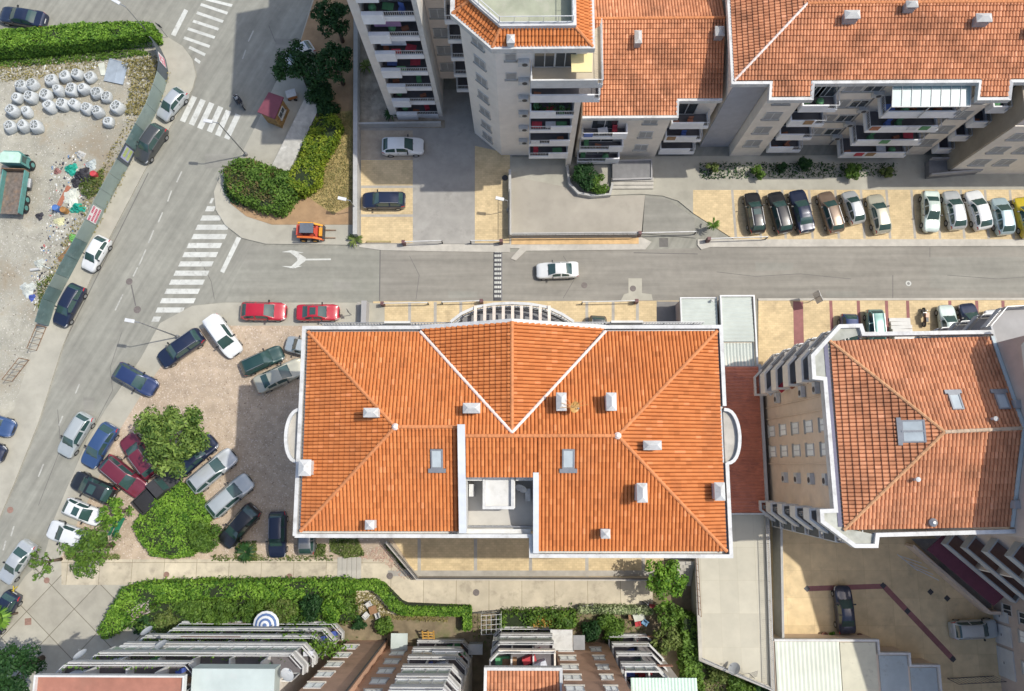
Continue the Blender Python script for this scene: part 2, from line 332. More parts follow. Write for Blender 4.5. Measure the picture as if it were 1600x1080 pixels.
for x in (1298, 1341, 1385, 1418, 1484, 1526, 1567): strip('bay_strip', (x, 470), (x + 3, 540), .3, .095, mpave)
strip('bay_strip', (1247, 471), (1250, 620), .95, .097, mpave)
for y in (292, 337): strip('bay_strip', (564, y), (645, y), .26, .061, gpave)
for x in (655, 743, 829, 917, 1005): strip('bay_strip', (x, 842), (x, 904), .3, .105, gpave)
strip('bay_strip', (606, 896), (1055, 896), .5, .107, gpave)
strip('yard_channel', (1260, 920), (1381, 916), .45, .102, mpave); strip('yard_channel', (1380, 915), (1490, 1031), .5, .106, mpave)
for x, y in ((1261, 920), (1380, 915), (1418, 955), (1489, 1030), (1454, 925), (1480, 935)):
    c = G(x, y, .11); MB().box((c.x, c.y, .1), (.42, .42, .015), .75).solo('drain_grate', metald, {1261: 'small square drain grate at the west end of the maroon yard strip', 1380: 'black square drain grate at the bend of the maroon strip', 1418: 'black square drain grate midway down the slanting maroon strip', 1489: 'black square drain grate at the lower end of the maroon strip', 1454: 'single dark square drain cover alone on the tan paving', 1480: 'small dark drain cover beside the low yard wall'}[x], 'drain')
strip('kerb_line', (1185, 468), (1700, 467), .22, .13, kerbm)
sheet('road_patch', [(1090, 386), (1453, 386), (1453, 467), (1090, 470)], .004, asphalt2)
sheet('road_patch', [(1453, 386), (1700, 386), (1700, 467), (1453, 467)], .002, asphalt2)
sheet('road_patch', [(392, 384), (470, 386), (594, 391), (594, 472), (352, 473), (372, 430)], .002, mat('asphalt_crosswise', (.25, .248, .212), .9, .07, 1.6, big=.10, bump=.25, bscale=60, stain=(.16, .53, (.21, .20, .175), .5), streak=(0, .65, 13., .12)))
for k, pts in enumerate(([(430, 300), (415, 330), (395, 352)], [(190, 520), (172, 575), (176, 610), (150, 660)], [(640, 400), (655, 430), (650, 468)], [(1120, 425), (1180, 432), (1250, 428), (1330, 436)], [(880, 400), (900, 432), (880, 466)], [(300, 380), (330, 440), (335, 468)], [(420, 40), (440, 90), (425, 150)], [(60, 790), (95, 700), (90, 640)], [(1480, 430), (1560, 436), (1640, 430)])):
    for a_, b_2 in zip(pts[:-1], pts[1:]): strip('road_crack', a_, b_2, .05, .0065 + .0003 * k, tarseam)
for x, y, w_, h_ in ((320, 240, 40, 22), (520, 440, 30, 12), (700, 455, 46, 10), (1180, 410, 60, 12), (1290, 455, 50, 9), (130, 620, 18, 30), (430, 60, 26, 40)): sheet('road_patch', [(x, y), (x + w_, y + 1), (x + w_ - 1, y + h_), (x + 1, y + h_ + 1)], .0085, asphalt3)
# ------------------------------------------------------------------ painted markings
def quad(pts, z=.012): return MB().sheet(G2(pts, z), z)
mk = MB()
for l, r in zip([(322, 0), (313, 8), (307, 21), (301, 34), (293, 46), (287, 60), (295, 75), (304, 93)], [(362, 10), (355, 22), (348, 35), (341, 47), (335, 60), (327, 74), (320, 87), (312, 99)]):
    a, b = Vector(l), Vector(r); h = Vector((3.2, -6.2)) * .5
    mk.sheet(G2([a - h * .3 + Vector((0, 0)), b - h * .3, b + h, a + h], .012), .012)
mk.struct('crosswalk_markings', roadp)
mk = MB()
for a, b in (((304, 151), (285, 190)), ((317.5, 156), (299, 195)), ((331, 161), (312, 201)), ((345, 167), (327, 206)), ((357, 173), (340, 212)), ((372, 179), (354, 217))):
    h = Vector((4, 1.6)); a, b = Vector(a), Vector(b); mk.sheet(G2([a - h, a + h, b + h, b - h], .012), .012)
mk.struct('crosswalk_markings', roadp)
mk = MB()
for y, a, b in ((175, 1312, 1334), (225, 1285, 1345), (283, 1255, 1385), (341, 1225, 1430), (399, 1200, 1415), (455, 1170, 1385), (512, 1143, 1360), (570, 1118, 1332), (628, 1088, 1305), (684, 1060, 1277), (741, 1032, 1247), (800, 1003, 1220), (858, 975, 1150), (915, 950, 1003)):
    mk.sheet(G2([(a / 4 - 1, 270 + y / 4 + 4), (b / 4 - 2.5, 270 + y / 4 + 4), (b / 4 + 1, 270 + y / 4 - 4), (a / 4 + 2.5, 270 + y / 4 - 4)], .012), .012)
mk.struct('crosswalk_markings', roadp)
quad([(370, 370), (377, 372), (350, 427), (344, 424)]).struct('stop_line', roadp)
quad([(288, 14), (294, 17), (274, 57), (267, 54)]).struct('stop_line', roadp)
mk = MB()
mk.sheet(G2([(476, 404.5), (517, 404), (517, 406.5), (476, 407)], .012), .012)
mk.sheet(G2([(450, 392), (460, 391.5), (478, 403), (477, 408), (462, 419), (452, 419), (465, 407), (464, 403)], .013), .013)
mk.sheet(G2([(440, 394), (455, 391), (475, 395), (460, 395.5), (452, 394.5)], .014), .014)
mk.sheet(G2([(440, 416), (458, 416), (473, 415.5), (458, 419.5)], .0145), .0145)
mk.struct('turn_arrow_marking', roadp)
mk = MB(); worn = mat('worn_road_paint', (.42, .42, .38), .8, .1, 3., stain=(2., .5, (.26, .255, .235), .9))
for a, b in (((262, 315), (268, 298)), ((247, 348), (254, 332)), ((232, 380), (240, 360)), ((217, 415), (228, 390)), ((208, 432), (215, 418)), ((180, 485), (192, 460)), ((388, 65), (396, 48)), ((379, 92), (384, 78)), ((60, 745), (68, 725)), ((92, 665), (98, 650)), ((118, 615), (124, 600)), ((5, 860), (9, 845)), ((17, 838), (22, 822)), ((276, 285), (284, 268))):
    a, b = G(*a, .009).to_2d(), G(*b, .009).to_2d(); n = (b - a).normalized(); n = Vector((-n.y, n.x)) * .07; mk.sheet([a - n, b - n, b + n, a + n], .009)
mk.struct('lane_markings', worn)
c = G(1419.5, 443, .01); mk = MB()
mk.lathe((c.x, c.y, .008), [(.30, 0), (.30, .006)], 20).struct('road_marking', mat('grey_iron', (.20, .20, .19), .7, .1, 5.))
mk = MB(); n = 24
for i in range(n):
    a0, a1 = 2 * math.pi * i / n, 2 * math.pi * (i + 1) / n
    mk.add([(c.x + r * math.cos(a), c.y + r * math.sin(a), .016) for r, a in ((.14, a0), (.27, a0), (.27, a1), (.14, a1))], [(0, 1, 2, 3)])
mk.struct('ring_marking', roadp)
# speed bump
bump = thing('speed_bump', 'black rubber speed bump with white blocks across the road', 'speed bump', G(777, 427, 0))
blk = MB(); A = G(778, 386, 0); B = G(777, 470, 0)
blk.add([(A.x + dx, y, z) for y in (A.y, B.y) for dx, z in ((-.45, .0), (-.32, .045), (.32, .045), (.45, .0))], [(0, 1, 5, 4), (1, 2, 6, 5), (2, 3, 7, 6), (0, 3, 2, 1), (4, 5, 6, 7)])
blk.build('rubber_base', metald, bump)
pl = MB()
for i in range(11):
    y = A.y - .45 - i * (A.y - B.y - .9) / 10
    for dx in (-.26, -.09, .09, .26): pl.box((A.x + dx, y, .046), (.13, .24, .005))
pl.build('white_blocks', roadp, bump)['kind'] = 'stuff'
# manholes
iron = mat('cast_iron', (.15, .13, .12), .7, .15, 6.); irons = mat('rusty_iron', (.26, .16, .125), .8, .15, 6.)
for x, y, r, z, m, lab in ((202, 440, .33, .0, iron, 'round iron manhole cover in the side road by the long crosswalk'), (214.5, 484, .36, .0, iron, 'larger round iron manhole cover below the lamp on the side road'), (989, 451, .3, .012, iron, 'round manhole cover on the pale patch of the main road'), (16, 797, .3, .0, irons, 'rusty manhole cover in the lower left road'), (260, 898, .27, .1, irons, 'reddish manhole cover on the slab path below the round bush'), (73, 907, .27, .105, irons, 'reddish manhole cover beside the small tree at the plaza corner'), (452, 901, .28, .1, irons, 'brown manhole cover on the path left of the steps'), (609, 900, .3, .1, iron, 'dark manhole cover on the path by the parking wall corner'), (744, 926, .3, .1, iron, 'dark manhole cover at the end of the curving hedge'), (789, 278, .3, .06, metald, 'black manhole cover by the tower wall on the yellow bay'), (913, 446, .3, .005, iron, 'dark round cover in the road behind the moving silver car')):
    c = G(x, y, z); MB().lathe((c.x, c.y, z), [(r, 0), (r, .012), (r * .86, .013), (r * .84, .009), (0.02, .010)], 20).solo('manhole_cover', m, lab, 'manhole')
for x, y, lab, m in ((5, 776, 'square grid drain in the asphalt at the left edge', metald), (45, 971, 'square rusty hatch on the plaza slabs', irons)):
    c = G(x, y, .0); MB().box((c.x, c.y, .0 if x == 5 else .1), (.6, .6, .012), .1).solo('drain_hatch', m, lab, 'drain')
# ------------------------------------------------------------------ roof and facade kit
def Gp(px, py, p0, n):
    """photo pixel -> point on the plane through p0 with normal n"""
    v = Vector((R3 @ np.array([px - 800.0, -(py - 540.0), -F])).tolist()); o = Vector((0, 0, H))
    return o + v * ((Vector(p0) - o).dot(n) / v.dot(n))
def pnormal(a, b, c):
    n = (Vector(b) - Vector(a)).cross(Vector(c) - Vector(a)).normalized(); return n if n.z > 0 else -n
PROF = [(0, -.13), (.10, .025), (.30, .066), (.5, .078), (.70, .066), (.90, .025)]
class Roof:
    """clay tile slopes built tile by tile and cut to their outlines; one mesh per roof"""
    def __init__(s): s.v = []; s.f = []; s.t = []
    def slope(s, poly, col=.25, row=.42, lift=.0):
        P = [Vector(p) for p in poly]; n = Vector((0, 0, 0))
        for i in range(len(P)): n += P[i].cross(P[(i + 1) % len(P)])
        n.normalize()
        if n.z < 0: n = -n; P = P[::-1]
        u = Vector((0, 0, 1)).cross(n).normalized(); v = n.cross(u); o = P[0]
        uv = [((p - o).dot(u), (p - o).dot(v)) for p in P]
        u0, u1 = min(a for a, _ in uv) - col, max(a for a, _ in uv) + col; v0, v1 = min(b for _, b in uv), max(b for _, b in uv) + row
        nc = int((u1 - u0) / col) + 1; nr = int((v1 - v0) / row) + 1
        us = np.array([u0 + (c + a) * col for c in range(nc) for a, _ in PROF] + [u0 + nc * col]); hs = np.array([h for c in range(nc) for _, h in PROF] + [0.])
        K = len(us); vs = []; fs = []; tone = []
        U = np.array(u); V = np.array(v); Nn = np.array(n); O = np.array(o) + Nn * lift
        jit = rng.random((nr, nc)); lj = rng.normal(0, .006, (nr, nc))
        jj = np.concatenate([np.repeat(lj, 6, axis=1), lj[:, -1:]], axis=1)
        for r in range(nr):
            for k, (vv, dh) in enumerate(((v0 + r * row, .085), (v0 + (r + 1) * row, 0.0))):
                vs.append(O + np.outer(us, U) + V * vv + np.outer(hs + dh + jj[r] * (1 - k), Nn))
            b = r * 2 * K
            for i in range(K - 1):
                fs.append((b + i, b + i + 1, b + K + i + 1, b + K + i)); tone.append(jit[r, min(nc - 1, i // 6)])
            if r:
                for i in range(K - 1):
                    fs.append((b - K + i, b - K + i + 1, b + i + 1, b + i)); tone.append(jit[r, min(nc - 1, i // 6)])
        me = bpy.data.meshes.new('t'); me.from_pydata(np.concatenate(vs).tolist(), [], fs)
        at = me.attributes.new('tone', 'FLOAT', 'FACE'); at.data.foreach_set('value', tone)
        bm = bmesh.new(); bm.from_mesh(me); bpy.data.meshes.remove(me)
        c = sum(P, Vector((0, 0, 0))) / len(P)
        for i in range(len(P)):
            d = P[(i + 1) % len(P)] - P[i]; d.z = 0
            if d.length < 1e-4: continue
            nn = Vector((d.y, -d.x, 0)).normalized()
            if nn.dot(c - P[i]) > 0: nn = -nn
            bmesh.ops.bisect_plane(bm, geom=bm.verts[:] + bm.edges[:] + bm.faces[:], plane_co=P[i], plane_no=nn, clear_outer=True)
        lay = bm.faces.layers.float['tone']; bm.verts.index_update(); b0 = len(s.v)
        s.v += [tuple(q.co) for q in bm.verts]
        for f in bm.faces: s.f.append(tuple(q.index + b0 for q in f.verts)); s.t.append(f[lay])
        bm.free(); return s
    def build(s, name, m, parent):
        me = bpy.data.meshes.new(name); w = WPOS[parent.name]
        me.from_pydata([(x - w.x, y - w.y, z - w.z) for x, y, z in s.v], [], s.f)
        at = me.attributes.new('tone', 'FLOAT', 'FACE'); at.data.foreach_set('value', s.t)
        me.materials.append(m); me.update(); o = bpy.data.objects.new(name, me); COL.objects.link(o); o.parent = parent; WPOS[o.name] = w; return o
def ridge(parent, pts, m=None, r=.14, name='ridge_cap'):
    mb = MB()
    for a, b in zip(pts[:-1], pts[1:]):
        a, b = Vector(a), Vector(b); L = (b - a).length; k = max(1, int(L / .42))
        for i in range(k):
            p, q = a + (b - a) * (i / k), a + (b - a) * ((i + 1.06) / k); mb.tube(p, q, r, 8, r * .86)
    return mb.build(name, m or tileR, parent)
def chimney(parent, c, sx, sy, h, z0, rot=0., body=None, cap=None):
    """rendered stack with a hipped cap on four corner posts"""
    o = MB().box((c[0], c[1], z0), (sx * .86, sy * .86, h), rot).build('chimney', body or white, parent)
    m = MB(); x, y = sx / 2, sy / 2; z = z0 + h + .14; ca, sa = math.cos(rot), math.sin(rot); t = lambda a, b, zz: (c[0] + a * ca - b * sa, c[1] + a * sa + b * ca, zz)
    rx, ry = (x - min(x, y), y - min(x, y))
    m.add([t(-x, -y, z), t(x, -y, z), t(x, y, z), t(-x, y, z), t(-x, -y, z + .09), t(x, -y, z + .09), t(x, y, z + .09), t(-x, y, z + .09), t(-rx, -ry, z + .34), t(rx, ry, z + .34)],
          [(3, 2, 1, 0), (0, 1, 5, 4), (1, 2, 6, 5), (2, 3, 7, 6), (3, 0, 4, 7)] + ([(4, 5, 9, 8), (5, 6, 9), (6, 7, 8, 9), (7, 4, 8)] if sx >= sy else [(4, 5, 8), (5, 6, 9, 8), (6, 7, 9), (7, 4, 8, 9)]))
    for a in (-x * .8, x * .8):
        for b in (-y * .8, y * .8): p = t(a * .95, b * .95, z0 + h); m.box(p, (.12, .12, .15), rot)
    m.build('chimney_cap', cap or whitep, o)
    MB().box((c[0], c[1], z0 + h), (sx * .6, sy * .6, .06), rot).build('flue', metald, o)
    return o
def skylight(parent, p, n, w, h, label=None):
    """roof window lying on the slope through p with normal n"""
    n = Vector(n); u = Vector((0, 0, 1)).cross(n).normalized(); v = n.cross(u); p = Vector(p) + n * .15
    q = lambda a, b, c: p + u * a + v * b + n * c
    m = MB(); t = .1
    for a0, a1, b0, b1 in ((-w / 2, -w / 2 + t, -h / 2, h / 2), (w / 2 - t, w / 2, -h / 2, h / 2), (-w / 2 + t, w / 2 - t, h / 2 - t, h / 2), (-w / 2 + t, w / 2 - t, -h / 2, -h / 2 + t), (-w / 2 - .18, w / 2 + .18, -h / 2 - .28, -h / 2)):
        vs = [q(a, b, c) for c in (-.2, .07) for a, b in ((a0, b0), (a1, b0), (a1, b1), (a0, b1))]
        m.add(vs, [(4, 5, 6, 7), (0, 1, 5, 4), (1, 2, 6, 5), (2, 3, 7, 6), (3, 0, 4, 7)])
    o = m.build('skylight', metalg, parent, label=label)
    MB().add([q(-w / 2 + t, -h / 2 + t, .03), q(w / 2 - t, -h / 2 + t, .03), q(w / 2 - t, h / 2 - t, .03), q(-w / 2 + t, h / 2 - t, .03)], [(0, 1, 2, 3)]).build('pane', skylit, o)
    return o
def window(parent, p, n, z, w=1.3, h=1.3, kind='half', frame=None, sill=True):
    """window on a wall at p (xy), outward normal n, sill height z"""
    n = Vector((n[0], n[1])).normalized(); u = Vector((-n.y, n.x)); p = Vector((p[0], p[1]))
    def bx(m, a0, a1, d0, d1, z0, z1):
        m.prism([p + u * a0 + n * d0, p + u * a1 + n * d0, p + u * a1 + n * d1, p + u * a0 + n * d1], z0, z1)
    m = MB(); t = .07; d = .07
    bx(m, -w / 2, -w / 2 + t, -.02, d, z, z + h); bx(m, w / 2 - t, w / 2, -.02, d, z, z + h); bx(m, -w / 2 + t, w / 2 - t, -.02, d, z + h - t, z + h); bx(m, -w / 2 + t, w / 2 - t, -.02, d, z, z + t)
    if w > .9: bx(m, -.035, .035, -.02, d, z + t, z + h - t)
    o = m.build('window', frame or whitep, parent)
    m = MB(); bx(m, -w / 2 + t, w / 2 - t, -.015, .03, z + t, z + h - t); m.build('pane', glass, o)
    if kind in ('half', 'full', 'white'):
        z0 = z + (h * .45 if kind == 'half' else .1); m = MB(); k = int((z + h - z0) / .1)
        for i in range(k): bx(m, -w / 2 + t, w / 2 - t, .032, .05 + .012 * (i % 2), z0 + i * .1, z0 + (i + 1) * .1)
        m.build('shutter', shutw if kind == 'white' else shut, o)
    if kind == 'open':
        m = MB(); bx(m, -w / 2 - w * .5, -w / 2 - .02, .03, .075, z, z + h); bx(m, w / 2 + .02, w / 2 + w * .5, .03, .075, z, z + h); m.build('shutter', shutw, o)
    if sill:
        m = MB(); bx(m, -w / 2 - .08, w / 2 + .08, 0, .16, z - .07, z - .005); m.build('sill', concrete, o)
    return o
def ac_unit(parent, p, n, z, m=None):
    n = Vector((n[0], n[1])).normalized(); p = Vector((p[0], p[1])) + n * .2
    o = MB().box((p.x, p.y, z), (.36, .85, .58), math.atan2(n.y, n.x)).build('air_conditioner', m or whitep, parent)
    q = p + n * .185; u = Vector((-n.y, n.x))
    f = MB(); a = (q.x + u.x * .1, q.y + u.y * .1, z + .29); f.tube(a, (a[0] + n.x * .02, a[1] + n.y * .02, a[2]), .22, 12).build('fan_grille', metald, o); return o
def balcony(parent, path, z, ph=1.0, slab=None, floor=.16, par=None, rail=None, solid=(0, 1), flm=None, th=.12, stuffed=False):
    """floor slab + parapet along an open outward path; solid = fraction of the path length that is closed wall, the rest is railing"""
    o = MB().prism([Vector(p) for p in path], z - floor, z).build('balcony', flm or greyr, parent)
    P = [Vector(p) for p in path]; L = [0]
    for a, b in zip(P[:-1], P[1:]): L.append(L[-1] + (b - a).length)
    def at(s):
        for i in range(len(P) - 1):
            if s <= L[i + 1] + 1e-6: return P[i] + (P[i + 1] - P[i]) * ((s - L[i]) / max(1e-6, L[i + 1] - L[i]))
        return P[-1]
    def sub(a, b): return [at(a)] + [P[i] for i in range(1, len(P) - 1) if a + .02 < L[i] < b - .02] + [at(b)]
    a, b = solid[0] * L[-1], solid[1] * L[-1]
    if b - a > .05: MB().wall(sub(a, b), z - floor - .06, z + ph, th).build('parapet', par or white, o)
    rr = MB()
    if a > .05: MB().wall(sub(0, a), z - floor - .06, z + .28, th).build('kerb', par or white, o); rr.rail(sub(0, a), z + .28, ph - .28)
    if b < L[-1] - .05: MB().wall(sub(b, L[-1]), z - floor - .06, z + .28, th).build('kerb', par or white, o); rr.rail(sub(b, L[-1]), z + .28, ph - .28)
    if rr.v: rr.build('railing', rail or metalw, o)
    if stuffed: furnish(o, P[1], P[-2], P[0], z)
    return o
CL = []
def furnish(o, a, b, wall_pt, z):
    """things kept on a balcony: planters, chairs, boxes, a cloth over the rail"""
    if not CL:
        for nm, c in (('balcony_red', (.45, .05, .07)), ('balcony_blue', (.10, .16, .40)), ('balcony_pale', (.60, .61, .62)), ('balcony_green_paint', (.10, .26, .12)), ('balcony_wood', (.30, .19, .10)), ('balcony_terracotta', (.34, .14, .08))): CL.append(mat(nm, c, .8, .12, 3.))
    d = (b - a); L = d.length; d.normalize(); n = (wall_pt - a); n = n - d * n.dot(d); n = n.normalized() if n.length > .2 else Vector((-d.y, d.x))
    for i in range(int(L / 1.15)):
        r = rng.random(); p = a + d * (.45 + i * 1.1 + .3 * rng.random()) + n * (.3 + .35 * rng.random()); m = CL[int(rng.integers(0, 6))]; an = math.atan2(d.y, d.x) + rng.normal(0, .2)
        if r < .25: MB().box((p.x, p.y, z), (.6, .28, .3), an).build('planter_box', CL[5], o)
        elif r < .42: MB().box((p.x, p.y, z), (.45, .45, .45), an).box((p.x + n.x * .2, p.y + n.y * .2, z + .45), (.45, .06, .45), an).build('chair', m, o)
        elif r < .58: MB().box((p.x, p.y, z + .55), (.9, .6, .05), an).box((p.x, p.y, z), (.1, .1, .55), an).build('table', m, o)
        elif r < .70: q = a + d * (.5 + i * 1.1); MB().box((q.x - n.x * .09, q.y - n.y * .09, z + .35), (.8, .04, .7), math.atan2(d.y, d.x)).build('cloth', m, o)
        elif r < .8: MB().lathe((p.x, p.y, z), [(.16, 0), (.2, .35), (.34, .5), (.3, .75), (.05, .9)], 8).build('potted_plant', CL[3], o)
def dish(parent, p, r, facing, m, name='satellite_dish', label=None):
    f = Vector(facing).normalized(); u = f.cross(Vector((0, 0, 1))).normalized(); v = u.cross(f); p = Vector(p); mb = MB(); n = 18; vs = [p]; fs = []
    for k, (rr, d) in enumerate(((.4, .02), (.75, .07), (1., .14))):
        vs += [p + (u * math.cos(2 * math.pi * i / n) + v * math.sin(2 * math.pi * i / n)) * r * rr + f * d * r * 1.6 for i in range(n)]
    fs += [(0, 1 + i, 1 + (i + 1) % n) for i in range(n)]
    for k in range(2): fs += [(1 + k * n + i, 1 + (k + 1) * n + i, 1 + (k + 1) * n + (i + 1) % n, 1 + k * n + (i + 1) % n) for i in range(n)]
    mb.add(vs, fs); o = mb.build(name, m, parent, label=label)
    a = MB(); a.tube(p, p - f * .25 - Vector((0, 0, .35)), .03, 6); e = p + f * r * .9 - v * r * .35; a.tube(p - v * r * .9 + f * .1, e, .018, 6).tube(e, e - f * .12, .045, 8)
    a.build('feed_arm', metalg, o); return o
def corners(pts, z): return [G(x, y, z) for x, y in pts]
# ------------------------------------------------------------------ the big orange-roofed apartment block in the middle
ZE = 18.5
base = G(800, 690, 0)
B = thing('apartment_building', 'long apartment block in the centre under a bright orange tiled hip roof', 'building', base)
nw, ne = G(482, 519, ZE), G(1120, 517, ZE); ne.y = nw.y
NPn = Vector((0, -.0, 1)); slopeN = Vector((0, .34, 1)).normalized()      # north plane falls to the north
g = lambda x, y: Gp(x, y, nw, slopeN)
la, ra = g(618, 667), g(965, 681)
sw, se = G(470, 830, ZE), G(1135, 862, ZE); s722, s840 = G(722, 830, ZE), G(840, 861, ZE); sw.y = s722.y; se.y = s840.y
l722 = g(722, 667); l722.z = la.z; l722.y = la.y; r722 = g(722, 681); r722.y = ra.y; r722.z = ra.z; r840 = g(840, 681); r840.y = ra.y; r840.z = ra.z
vap = g(800, 676)                                                        # where the two valleys meet
vw, ve = G(657, 523, ZE), G(946, 521, ZE); vw.y = ve.y = nw.y
def xr(p, q, x): t = (x - p.x) / (q.x - p.x); return p + (q - p) * t
v722 = xr(vw, vap, l722.x)
gr = G(800, 512, vap.z); gr.y = nw.y + .25; gr.x = vap.x; gr.z = vap.z
rf = Roof()
rf.slope([nw, sw, la]).slope([se, ne, ra])
rf.slope([nw, vw, v722, l722, la]).slope([v722, vap, Vector((vap.x, ra.y, ra.z)), r722])
rf.slope([Vector((vap.x, ra.y, ra.z)), vap, ve, ne, ra])
cgw, cge = vw.copy(), ve.copy(); cgw.y += .25; cge.y += .25
rf.slope([cgw, gr, vap], lift=.02).slope([cge, gr, vap], lift=.02)
rf.slope([sw, s722, l722, la])
pS = pnormal(s840, se, ra)
m722, m840 = Gp(722, 746, s840, pS), Gp(840, 746, s840, pS)
rf.slope([s840, se, ra, r840]).slope([m722, m840, r840, r722])
roof = rf.build('roof', tileA, B)
up = Vector((0, 0, .06))
ridge(B, [nw + up, la + up]); ridge(B, [sw + up, la + up]); ridge(B, [la + up, l722 + up]); ridge(B, [r722 + up, ra + up]); ridge(B, [ne + up, ra + up]); ridge(B, [se + up, ra + up]); ridge(B, [gr + up, vap + up])
for p in (la, ra): MB().lathe((p.x, p.y, p.z), [(.24, 0), (.24, .12), (.1, .28)], 10).build('ridge_knob', tileV, roof)
ridge(B, [vw + up * 2.2, vap + up * 2.2], tileV, .12, 'valley_flashing'); ridge(B, [ve + up * 2.2, vap + up * 2.2], tileV, .12, 'valley_flashing')
# walls
V2_ = lambda x, y: Vector((x, y))
E2 = lambda p: p.to_2d()
foot = [nw, ne, se, s840, Vector((s840.x, s722.y + .3, 0)), Vector((s722.x, s722.y + .3, 0)), sw]
ins = .45
lowp = [Vector((nw.x + ins, nw.y - ins)), Vector((ne.x - ins, ne.y - ins)), Vector((se.x - ins, se.y + ins)), Vector((s840.x - .1, s840.y + ins)), Vector((s840.x - .1, s722.y + ins)), Vector((sw.x + ins, s722.y + ins))]
w = MB().prism(lowp, 0, 15.4)
yb = m722.y + .12
w.prism([Vector((nw.x + ins, nw.y - ins)), Vector((l722.x - .16, nw.y - ins)), Vector((l722.x - .16, s722.y + ins)), Vector((sw.x + ins, s722.y + ins))], 15.4, 18.3)
w.prism([Vector((l722.x - .16, nw.y - ins)), Vector((s840.x, nw.y - ins)), Vector((s840.x, yb)), Vector((l722.x - .16, yb))], 15.4, 18.3)
w.prism([Vector((s840.x, nw.y - ins)), Vector((ne.x - ins, ne.y - ins)), Vector((se.x - ins, se.y + ins)), Vector((s840.x, s840.y + ins))], 15.4, 18.3)
w.prism([Vector((l722.x + .1, yb)), Vector((s840.x - .1, yb)), Vector((s840.x - .1, yb + .25)), Vector((l722.x + .1, yb + .25))], 18.3, m722.z - .12)
w.build('wall', cream, B)
for k in range(6):                                                      # windows on the four sides, floor by floor
    z = 1.0 + 2.8 * k
    for i in range(7):
        if k < 5: window(B, (nw.x + 2.5 + i * 4.1, nw.y - ins), (0, 1), z, 1.3, 1.4)
    for i in range(3): window(B, (nw.x + ins, nw.y - 3 - i * 4.2), (-1, 0), z, 1.2, 1.3); window(B, (ne.x - ins, ne.y - 3 - i * 4.4), (1, 0), z, 1.2, 1.3)
    for i in range(3): window(B, (sw.x + 2.2 + i * 3.3, s722.y + ins), (0, -1), z, 1.3, 1.4); window(B, (s840.x + 2.2 + i * 4.2, s840.y + ins), (0, -1), z, 1.3, 1.4)
# cornices: white gutter boards round the eaves
c = MB()
c.wall([Vector((nw.x - .3, sw.y - .32)), Vector((nw.x - .3, nw.y + .3)), Vector((vw.x, nw.y + .3))], 18.05, 18.62, .26)
c.wall([Vector((ve.x, nw.y + .3)), Vector((ne.x + .28, ne.y + .3)), Vector((ne.x + .28, ne.y - 5.3))], 18.05, 18.62, .26)
c.wall([Vector((ne.x + .28, ne.y - 9.2)), Vector((ne.x + .28, se.y - .32)), Vector((s840.x - .45, se.y - .32)), Vector((s840.x - .45, sw.y - .32)), Vector((nw.x - .3, sw.y - .32))], 18.05, 18.6, .25)
c.wall([Vector((vw.x, nw.y + .3)), Vector((gr.x, nw.y + .3)), Vector((ve.x, nw.y + .3))], [18.05, vap.z - .45, 18.05], [18.66, vap.z + .1, 18.66], .28)
c.build('cornice', whitep, B)
sf = MB(); xa, xb = nw.x - .3, ne.x + .28  # added strips under the eaves that stop sun passing behind the cornice
sf.prism([V2_(xa, sw.y - .32), V2_(s840.x - .45, sw.y - .32), V2_(s840.x - .45, sw.y + .1), V2_(s722.x - .2, sw.y + .1), V2_(s722.x - .2, sw.y + .7), V2_(xa, sw.y + .7)], 18.0, 18.045).prism([V2_(s840.x - .45, se.y - .32), V2_(xb, se.y - .32), V2_(xb, se.y + .7), V2_(s840.x - .45, se.y + .7)], 18.0, 18.045)
sf.prism([V2_(xa, sw.y + .72), V2_(xa + .9, sw.y + .72), V2_(xa + .9, nw.y - .72), V2_(xa, nw.y - .72)], 18.0, 18.045).prism([V2_(xb - .9, se.y + .72), V2_(xb, se.y + .72), V2_(xb, nw.y - .72), V2_(xb - .9, nw.y - .72)], 18.0, 18.045).prism([V2_(xa, nw.y - .7), V2_(xb, nw.y - .7), V2_(xb, nw.y + .3), V2_(xa, nw.y + .3)], 18.0, 18.045)
sf.build('sun_block_soffit', white, B)
e = MB()
e.wall([Vector((nw.x - .08, sw.y - .1)), Vector((nw.x - .08, nw.y + .08)), Vector((ne.x + .08, ne.y + .08)), Vector((ne.x + .08, se.y - .1))], 18.1, 18.3, .12)
e.build('gutter', metalg, B)
# round bays at both ends
for sgn, xx, ya, yb2, nm in ((-1, nw.x - .3, 640, 722, 'w'), (1, ne.x + .28, 640, 724, 'e')):
    a, b = G(470 if sgn < 0 else 1129, ya, 18.3).y, G(470 if sgn < 0 else 1133, yb2, 18.3).y; cy = (a + b) / 2; r = (a - b) / 2; dp = 1.0
    pts = [Vector((xx + sgn * dp * math.sin(math.pi * i / 14) ** .8, a + (b - a) * (1 - math.cos(math.pi * i / 14)) / 2)) for i in range(15)]
    o = MB().prism(pts, 15.0, 18.1).build('bay', cream, B)
    MB().prism(pts, 18.1, 18.16).build('bay_roof', concrete, o)
    MB().wall(pts, 18.0, 18.45, .22).build('bay_rim', whitep, o)
